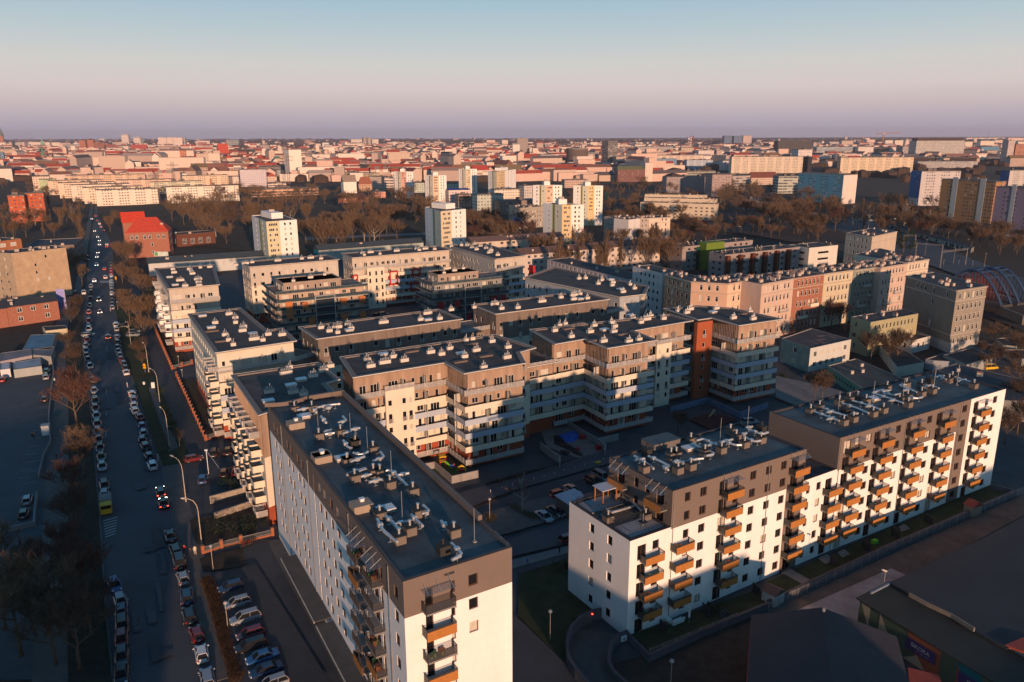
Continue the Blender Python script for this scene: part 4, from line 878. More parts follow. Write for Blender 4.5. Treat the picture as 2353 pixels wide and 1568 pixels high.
house(W('y', [(60, 955), (335, 1050), (720, 965), (345, 858)], 7.6), 7.6, 'two storey house with a pale green side and a white front below the estate tower', (.52, .53, .50), 2, 3.2, 2.9, 1.35, 1.5, chim=6, seed=10, zone={0: M('pale_green_render', (.30, .38, .33), .9, .3, .4)}, skip={0: lambda i, k: i != 1}, chs=(CURB,))
house(W('h', [(465, 712), (760, 905), (1120, 840), (690, 655)], 3.4), 3.4, 'long single storey green shed with a row of square windows', (.16, .34, .24), 1, 3, 1.8, .9, 1.2, 'w', .9, chim=3, seed=11, rcol=(.06, .07, .07), chs=(CHS,), z0f=.2)
for pts, z, lb, cl in (([(1400, 355), (1680, 470), (1985, 378), (1750, 262)], 3.8, 'dark roofed concrete shed between the yellow van and the trees', (.3, .3, .28)), ([(1195, 400), (1290, 420), (1640, 440), (1420, 330)], 3.2, 'low grey garage attached to the dark roofed shed', (.28, .3, .33)),
      ([(2010, 155), (2100, 235), (2275, 255), (2200, 150)], 2.8, 'short row of garages behind the parked cars on the right', (.3, .32, .3)), ([(2110, 290), (2330, 400), (2520, 420), (2400, 290)], 2.8, 'row of pale doored garages right of the yellow van', (.36, .35, .32)),
      ([(600, 165), (860, 500), (1180, 440), (1010, 330)], 3.2, 'long pale garden wall building under the bare trees', (.45, .46, .40))):
 house(W('A', pts, z), z, lb, cl, 0, 3, chim=0, roof='flat', seed=2, name='shed', cat='shed', rcol=(.05, .045, .045))
P = W('A', [(1330, 525), (1900, 900), (2500, 1000), (2353, 640)], 5.5)
house(W('A', [(1330, 525), (1560, 455), (2420, 665), (2500, 900), (1900, 880)], 5.5), 5.5, 'wide dark workshop roof behind the far white block', (.2, .2, .2), 0, 3, chim=3, seed=12, name='workshop', cat='workshop', rcol=(.05, .055, .065), par=.1)
# --- dark estate with the lime green stair head
DK = M('dusky_render', (.30, .25, .24), .9, .1); LIME = M('lime_render', (.13, .20, .025), .85, .1)
a, b, s_ = W('x', [(970, 112), (1800, 32), (805, 85)], 13); house([a, b, b + (s_ - a), s_], 13, 'long dusky block with a glazed green stair, back part of the lime green topped estate', (.3, .25, .24), 4, 3.0, 4.2, 1.6, 1.1, 'o', 1.2, chim=9, wallm=DK, seed=13, skip={0: lambda i, k: 4 < i < 8}, chs=(STACK,), group='dusky blocks with black chimney caps')
gb = MB(); p = a.lerp(b, .245); nv = Vector(((b-a).normalized().y, -(b-a).normalized().x)); gb.box((p.x + nv.x*.1, p.y + nv.y*.1, 0), 5.5, .5, 12.2, M('green_glass', (.01, .07, .05), .15, .3, .6, spec=.7), math.atan2((b-a).y, (b-a).x))
tag(gb.obj('glazed_stair'), 'dark green glazed stair strip on the dusky block under the lime box', 'stair')
a2_, b2_, s2_ = W('x', [(1475, 206), (2353, 112), (1285, 170)], 13); r_, o_, P_, _ = house([a2_, b2_, b2_ + (s2_ - a2_), s2_], 13, 'long dusky block with rust bays and balconies, front part of the lime green topped estate', (.3, .25, .24), 4, 3.0, 4.6, 1.6, 1.1, 'o', 1.2, chim=12, wallm=DK, seed=14, chs=(STACK,), group='dusky blocks with black chimney caps')
RB = M('rust_panel', (.12, .035, .018), .8, .3, 1)
for k in range(6):
 q = b2_ - a2_; p = a2_ + q*((k + .12)/6.2); nv = Vector((q.normalized().y, -q.normalized().x)); ang = math.atan2(q.y, q.x); bb = MB()
 p2 = p + nv*.9; bb.box((p2.x, p2.y, 0), 2.2, 1.8, 12.4, RB, ang)
 for kk in range(4): p3 = p + q.normalized()*2.5 + nv*.8; bb.box((p3.x, p3.y, .3 + kk*3), 2.8, 1.6, 1.1, M('balcony_pale', (.28, .3, .3), .7), ang)
 bb.obj('rust_bay', r_, o_)
p = a.lerp(b, .36); g_ = MB(); nb_ = Vector((-(b-a).normalized().y, (b-a).normalized().x)); p = p - nb_*2; g_.box((p.x, p.y, 0), 13, 6, 14.6, LIME, math.atan2((b-a).y, (b-a).x))
tag(g_.obj('stair_head'), 'lime green box standing up between the two dusky blocks', 'stair tower')
a, b = W('y', [(325, 100), (596, 73)], 12.5); house(rect(a, b, 14), 12.5, 'white modern block with two black window strips behind the tenement row', (.62, .58, .52), 3, 3.4, 14, 8, 1.1, 'o', 1.5, chim=5, seed=15, chs=(STACK,))
a, b, c = W('d', [(700, 968), (935, 1000), (1157, 953)], 17); house([a, b, c, a + (c - b)], 17, 'ornate grey tenement with a sunlit blank gable, beside the evergreen clad tree', (.50, .42, .34), 4, 3.7, 2.6, 1.0, 2.0, 't', .9, chim=8, z0f=1.5, ledges=True, seed=16, skip={1: lambda i, k: True}, group='old tenements')
house(W('d', [(770, 1160), (1250, 1235), (1440, 1205), (1000, 1105)], 18.5), 18.5, 'cream tenement with white rooftop annexes at the back of the tenement row', (.62, .52, .42), 4, 3.8, 2.4, 1.0, 1.9, 't', chim=14, seed=17, group='old tenements')
# --- long low blocks in the middle
house(HC('c', (315, 1207), (1080, 1397), 12, 12.5), 12.5, 'long pinkish block with a dark flat roof behind the blue grey estate block', (.56, .47, .46), 4, 3.0, 3.2, 1.3, 1.4, chim=4, seed=18, rcol=(.06, .055, .06))
house(HC('c', (90, 1165), (1400, 1058), 11, 12.5), 12.5, 'very long pale block half hidden behind the row of tall poplars', (.55, .47, .42), 4, 3.0, 3.6, 1.5, 1.4, roof='gable', rh=2.6, rcol=(.15, .09, .075), chim=9, seed=19)
a, b = G('b', 1940, 1055, 12.5).xy, G('c', 465, 1003, 12.5).xy; house(rect(a, b, 11), 12.5, 'long pale block with brown pitched roof right of the middle white tower', (.55, .46, .38), 4, 3.0, 3.6, 1.8, 1.4, roof='gable', rh=2.4, rcol=(.16, .10, .085), chim=7, seed=21)
house(HC('c', (1150, 692), (1835, 712), 11, 14), 14, 'pale yellow five storey slab block behind bare trees, nearest of three', (.60, .50, .38), 5, 2.8, 4.4, 1.9, 1.3, chim=8, seed=22, group='parallel yellow slab blocks', rcol=(.14, .11, .10))
house(HC('c', (1185, 652), (1828, 668), 11, 14), 14, 'pale yellow five storey slab block, middle one of three', (.60, .50, .38), 5, 2.8, 5.2, 1.9, 1.3, chim=8, seed=23, group='parallel yellow slab blocks', rcol=(.14, .11, .10))
house(HC('c', (1190, 622), (1745, 632), 11, 14), 14, 'pale yellow five storey slab block, farthest of three', (.60, .50, .38), 5, 2.8, 5.2, 1.9, 1.3, chim=6, seed=24, group='parallel yellow slab blocks', rcol=(.14, .11, .10))
a, b = W('c', [(1150, 838), (1420, 828)], 17); house(rect(a, b, 15), 17, 'cream ornate house with arched window heads and white roof boxes', (.66, .52, .42), 5, 3.3, 2.6, 1.1, 1.9, 't', chim=9, seed=25, ledges=True, chs=(CHM,))
a, b = W('c', [(825, 822), (1045, 850)], 17); house(rect(a, b, 18), 17, 'grey tenement wing shaded beside the cream ornate house', (.40, .34, .30), 5, 3.3, 3.2, 1.1, 1.9, 't', chim=8, seed=26)
a, b = W('c', [(1045, 850), (1148, 838)], 17.6); house(rect(a, b, 12), 17.6, 'plain white gable wall house between grey and cream tenements', (.62, .58, .56), 0, 3, chim=2, seed=27)
a, b, s_ = W('c', [(68, 745), (278, 730), (-30, 725)], 16); house([a, b, b + (s_ - a), s_], 16, 'grey old tenement with a blue poster on its side, left of the middle tower', (.35, .31, .27), 5, 3.3, 2.6, 1.1, 1.9, 't', chim=9, seed=28, ledges=True)
bb = MB(); p = G('c', 45, 875, 9); bb.box((p.x, p.y - 1, p.z - 2.5), 6.5, .3, 6, M('blue_poster', (.03, .22, .60), .6), R(-30)); tag(bb.obj('poster'), 'plain bright blue poster on the side of the grey tenement', 'poster')
# --- point towers: white with a coloured loggia strip
def tower(t, pts, z, colA, colB, label, n, seed, wt=1.35):
 """pts: left corner, inner corner, right corner of the roof's near edges"""
 l, m_, r = W(t, pts, z); P = [l, m_, r, l + (r - m_)]; Lf = (r - m_).length; Ll = (m_ - l).length
 off = Vector((l.x, l.y, 0)); root = thing('tower_block', off, label, 'tower block', 'white point towers'); mb = MB(); pl = []; sh = 2.75
 MA = M('tower_col_%s' % (colA,), colA, .9, .08); MC = M('tower_col_%s' % (colB,), colB, .9, .08); WH = M('tower_white', (.80, .77, .73), .9, .05)
 o = []
 for k in range(n):
  zt = z - 1.1 - k*sh
  o += [(Lf*.08 + i*.95, Lf*.08 + i*.95 + .85, zt - 1.4, zt, 'w') for i in range(int(Lf*.3/.95))] + [(Lf*x - .55, Lf*x + .55, zt - 1.4, zt, 'w') for x in (.60, .78)]
 pl += facade(mb, m_, r, 0, z, o, Zone(lambda u, v: MA if u < Lf*.42 else WH, [Lf*.42], []), .15)
 o = [(Ll*x - .5, Ll*x + .5, z - 2.5 - k*sh, z - 1.1 - k*sh, 'w') for k in range(n) for x in (.3, .75)]
 pl += facade(mb, l, m_, 0, z, o, Zone(lambda u, v: WH if u < Ll*.5 else (MC if u < Ll*.62 else M('tower_cream', (.62, .6, .48), .9, .05)), [Ll*.5, Ll*.62], []), .15)
 facade(mb, r, P[3], 0, z, [], WH); facade(mb, P[3], l, 0, z, [], WH)
 mb.obj('wall', root, off); put_windows(root, off, pl, 'w', .35); rf = flat_roof(root, off, P, z + .05, FELT, WH, .3, .3, color=(.12, .10, .09))
 c_ = (l + r)/2 + (l - m_)*.1; b = MB(); b.box((c_.x, c_.y, z - .2), Lf*.38, Ll*.45, 3.2, WH, math.atan2((r-m_).y, (r-m_).x)); b.obj('lift_house', rf, off)
 for k in range(3): inst('chimney', CHS, rf, Vector((c_.x + k - 1, c_.y, z + 3.0)) - off, .5)
tower('b', [(-40, 812), (90, 868), (365, 850)], 26, (.60, .55, .35), (.30, .34, .10), 'white point tower with yellow green loggias, leftmost behind the estate', 8, 1)
tower('b', [(1512, 738), (1655, 775), (1880, 755)], 27, (.62, .52, .36), (.22, .27, .18), 'white point tower with cream loggias above the back row of the estate', 8, 2)
tower('c', [(280, 700), (450, 718), (646, 715)], 28, (.70, .48, .24), (.22, .22, .05), 'white point tower with orange loggias and an olive stripe, right of the blue poster', 9, 3)
tower('c', [(550, 545), (685, 548), (816, 545)], 31, (.66, .48, .22), (.20, .20, .05), 'white point tower with orange loggias, second row, right one', 10, 4)
tower('c', [(187, 540), (308, 543), (449, 540)], 31, (.70, .42, .28), (.20, .18, .06), 'white point tower with salmon loggias, second row, left one', 10, 5)
tower('b', [(1237, 418), (1300, 420), (1408, 420)], 30, (.66, .30, .24), (.15, .13, .12), 'white point tower with coral red loggias beyond the park', 10, 6)
tower('b', [(1512, 452), (1585, 455), (1705, 452)], 30, (.68, .48, .34), (.20, .17, .14), 'white point tower with peach loggias beyond the park', 10, 7)
tower('b', [(1815, 395), (1880, 397), (1980, 395)], 30, (.62, .50, .34), (.16, .14, .11), 'white point tower beyond the park with a beige loggia strip, third of that row', 10, 8)
tower('p', [(175, 622), (290, 628), (550, 598)], 30, (.68, .50, .28), (.20, .20, .08), 'white point tower on the far side of the rail cutting', 10, 9)
# --- left side of the street
CREAM = M('tan_cement_gable', (.45, .33, .22), .95, .2, .4)
a, b = W('a', [(100, 1152), (590, 1100)], 21.5); nb_ = Vector((-(b-a).normalized().y, (b-a).normalized().x)); l_ = a + nb_*13 - (b-a).normalized()*4
house([a, b, b + nb_*13, l_], 21.5, 'tenement left of the street with a huge blank tan gable wall', (.45, .33, .22), 6, 3.3, 4.6, .9, 1.4, 'w', chim=9, wallm=CREAM, seed=41, skip={0: lambda i, k: (i, k) not in ((1, 4), (1, 3), (2, 2), (1, 2), (2, 5))}, zone={3: M('tan_plaster', (.38, .30, .22), .9, .2)}, group='old tenements')
a, b = W('z', [(80, 1038), (722, 952)], 7.5); house(rect(a, b, 13), 7.5, 'two storey red brick house with white crossed windows left of the street', (.3, .1, .05), 2, 3.4, 4.6, 1.7, 1.8, 't', 1.0, roof='gable', rh=1.6, rcol=(.055, .06, .07), wallm=REDBR, chim=4, seed=42, skip={0: lambda i, k: k == 0 and i % 2})
a, b = W('z', [(-330, 1100), (78, 1045)], 7.3); house(rect(a, b, 13), 7.3, 'lower left wing of the two storey red brick house, cut by the picture edge', (.3, .1, .05), 2, 3.4, 4.6, 1.7, 1.8, 't', 1.0, roof='gable', rh=1.6, rcol=(.055, .06, .07), wallm=REDBR, chim=2, seed=43)
bb = MB(); p = G('z', 788, 1062, 1.5); bb.box((p.x, p.y, 1.5), 3.0, .15, 8.5, M('banner_lilac', (.30, .30, .62), .7, .1), R(25)); bb.box((p.x - 1.4, p.y, 0), .15, .15, 10.4, GREYM); bb.box((p.x + 1.4, p.y + .6, 0), .15, .15, 10.4, GREYM)
for k in range(7): bb.box((p.x + .03, p.y - .09, 3 + k*.9), 2.0 - (k % 3)*.4, .03, .12, M('banner_text', (.12, .12, .3), .8), R(25))
tag(bb.obj('banner'), 'tall lilac advertising banner hung beside the red brick house', 'banner')
for pts, z, lb, cl, rc, nm in (([(560, 1312), (570, 1330), (845, 1300), (825, 1260), (530, 1275)], 3.2, 'small cream shed with a green black roof below the red brick house', (.5, .44, .3), (.04, .05, .05), 'shed'),
  ([(280, 1568), (640, 1560), (700, 1370), (385, 1380)], 3.0, 'shed with a pale blue metal roof in the yard left of the street', (.35, .36, .36), (.10, .22, .30), 'shed'),):
 house(W('z', pts, z), z, lb, cl, 0, 3, chim=0, seed=2, name=nm, cat='shed', rcol=rc, par=.08)
for pts, z, lb, cl, rc in (([(0, 745), (78, 735), (80, 690), (0, 692)], 2.6, 'small white kiosk at the left edge by the car park', (.6, .62, .64), (.5, .52, .55)), ([(105, 745), (325, 715), (320, 650), (100, 690)], 2.6, 'long pale slatted bin store beside the white kiosk', (.36, .38, .38), (.3, .36, .4)),
  ([(0, 680), (250, 630), (245, 580), (0, 615)], 3.2, 'low pale pink wall and roof along the yard behind the car park', (.36, .32, .33), (.22, .2, .21)), ([(250, 625), (400, 640), (430, 560), (245, 585)], 3.0, 'small grey shed roof at the end of the pale yard wall', (.3, .3, .3), (.16, .17, .18))):
 house(W('e', pts, z), z, lb, cl, 0, 3, chim=0, seed=2, name='shed', cat='shed', rcol=rc, par=.08)
a, b = W('a', [(215, 1095), (662, 1075)], 10); nb_ = Vector((-(b-a).normalized().y, (b-a).normalized().x)); house(rect(a, b, 34), 10, 'wide workshop with a dark blue ribbed roof behind the tan gable', (.2, .15, .12), 2, 4, 5, 2, 2, chim=2, seed=44, rcol=(.045, .055, .07), name='workshop', cat='workshop')
a, b = W('a', [(-60, 1050), (188, 1020)], 18); house(rect(a, b, 16), 18, 'tall orange brick house with yellow windows at the left picture edge', (.42, .16, .07), 4, 4.3, 5.5, 3.2, 2.0, 't', 1.2, chim=5, seed=45, wallm=M('orange_brick', (.40, .15, .07), .9, .2, 1))
# red roofed school
a, b = W('a', [(1125, 968), (1505, 955)], 15); r_, o_, P_, rf = house(rect(a, b, 17), 15, 'red brick school with arched windows and a bright red hipped roof', (.34, .12, .07), 3, 4.6, 4.3, 1.2, 2.1, 't', 1.4, roof='gable', rh=8, hip=7, rcol=(.52, .065, .035), wallm=REDBR, chim=1, seed=46, name='school', cat='school', skip={0: lambda i, k: k == 2 or (k < 2 and i not in (2, 5))})
nv = Vector(((b-a).normalized().y, -(b-a).normalized().x)); ar = MB()
arw = MB(); arw.tube([(.75*math.cos(t), 0, 1.6 + .75*math.sin(t)) for t in [math.pi*i/8 for i in range(9)]], .09, FRM_W, 5)
arw.box((0, 0, 0), 1.5, .1, .12, FRM_W); arw.box((-.75, 0, 0), .12, .12, 1.65, FRM_W); arw.box((.75, 0, 0), .12, .12, 1.65, FRM_W); arw.box((0, .02, 0), .09, .06, 2.3, FRM_W); arw.box((0, .03, 1.5), 1.4, .05, .09, FRM_W)
arw.face([(-.7, .05, .1), (.7, .05, .1), (.7, .05, 1.6)] + [(.7*math.cos(t), .05, 1.6 + .7*math.sin(t)) for t in [math.pi*i/6 for i in range(1, 6)]] + [(-.7, .05, 1.6)], GLASS); arw = arw.mesh('window')
Lf = (b - a).length
for u in (.13, .25, .44, .56, .76, .88): p = a + (b - a)*u + nv*.1; inst('window', arw, r_, Vector((p.x, p.y, 11.0)) - o_, math.atan2((b-a).y, (b-a).x))
a, b = W('a', [(1098, 880), (1300, 870)], 15); house(rect(a, b, 12), 15, 'rear wing of the school under a bright red pitched roof', (.34, .12, .07), 2, 4.6, 4.3, 1.2, 2, roof='gable', rh=6.5, rcol=(.58, .055, .025), wallm=REDBR, chim=1, seed=47, name='school_wing', cat='school')
bn = MB(); p = G('a', 1445, 1165, 5); bn.box((p.x, p.y, 4.2), 8, .2, 2.6, M('white_banner', (.6, .65, .6), .7)); bn.box((p.x - 2.8, p.y - .12, 4.5), 1.9, .02, 2, M('banner_green', (.15, .35, .15), .7))
tag(bn.obj('banner'), 'white banner with a green disc on the wall of the brick school', 'banner')
a = G('a', 1330, 1245, 6.5).xy; b = G('b', 180, 1168, 6.5).xy; house(rect(a, b, 10), 6.5, 'long low white building with a dark blue pitched roof behind the back row, left one', (.52, .53, .52), 1, 4, 9, .5, .5, 'o', 3.6, roof='gable', rh=2.6, rcol=(.05, .07, .085), chim=6, seed=48)
a, b = G('b', 560, 1125, 6.5).xy, G('b', 1500, 1055, 6.5).xy; house(rect(a, b, 10), 6.5, 'long low building with a turquoise end wall and a dark blue pitched roof', (.40, .44, .42), 1, 4, 9, .5, .5, 'o', 3.6, roof='gable', rh=2.6, rcol=(.05, .07, .085), chim=6, seed=49, zone={3: M('turquoise_render', (.03, .40, .50), .8)})
house(HC('a', (1580, 985), (1925, 960), 14, 8), 8, 'dark brick arcade building behind the school yard', (.15, .06, .04), 1, 6, 5, 2.6, 3.4, 't', 1, chim=2, seed=50, wallm=M('dark_brick', (.13, .05, .035), .9, .2), rcol=(.08, .05, .045))
# ================================================================ the far city
def bld(t, x1, y1, x2, yb, depth, yaw, col, style, label, roof='flat', rcol=(.16, .14, .13), rh=4, group='buildings across the far city', name='city_building', cat='building', top=None, hip=0):
 g = G(t, x1, yb); dist = g.y; rd = ray(t, x1, y1); rd = rd * (dist / rd.y); h = CAMH + rd.z; a = Vector((rd.x, rd.y))
 r2 = ray(t, x2, y1); e_ = Vector((math.cos(R(yaw)), math.sin(R(yaw)))); den = e_.x*r2.y - e_.y*r2.x
 s = (a.y*r2.x - a.x*r2.y)/den if abs(den) > 1e-6 else 20; s = max(6, min(abs(s), 400)); b = a + e_*s; P = rect(a, b, depth)
 h = max(h, 5)
 off = Vector((a.x, a.y, 0)); root = thing(name, off, label, cat, group); mb = MB(); mb.prism(P, 0, h, style, open_top=True); mb.obj('wall', root, off, col)
 if roof == 'flat':
  q = MB(); q.prism(offset(P, .2), h, h + .6, FELT); rnd = random.Random(int(x1)); Q = offset(P, -2.5)
  for k in range(max(1, int(s/14))):
   c_ = (Q[0].lerp(Q[1], rnd.uniform(.1, .9))).lerp(Q[3].lerp(Q[2], .5), rnd.uniform(.2, .8)); q.box((c_.x, c_.y, h + .6), rnd.uniform(2, 5), rnd.uniform(1.5, 4), rnd.uniform(1, 2.6), PLASTER, R(yaw))
  o = q.obj('roof', root, off, rcol)
 else: gable_roof(root, off, P, h, rh, rcol, hip, over=.3)
 if top:
  q = MB(); q.prism(offset(P, -depth*.12), h + .6, h + .6 + top[0], M('top_floor_%s' % (top[1],), top[1], .7)); q.obj('top_storey', root, off)
 return root, off, P, h
WH_, CR_, PK_, TN_, GY_ = (.78, .72, .66), (.74, .63, .52), (.72, .53, .46), (.55, .42, .33), (.44, .41, .40)
RD_ = (.36, .07, .045)
SL = 'parallel cream slab blocks'
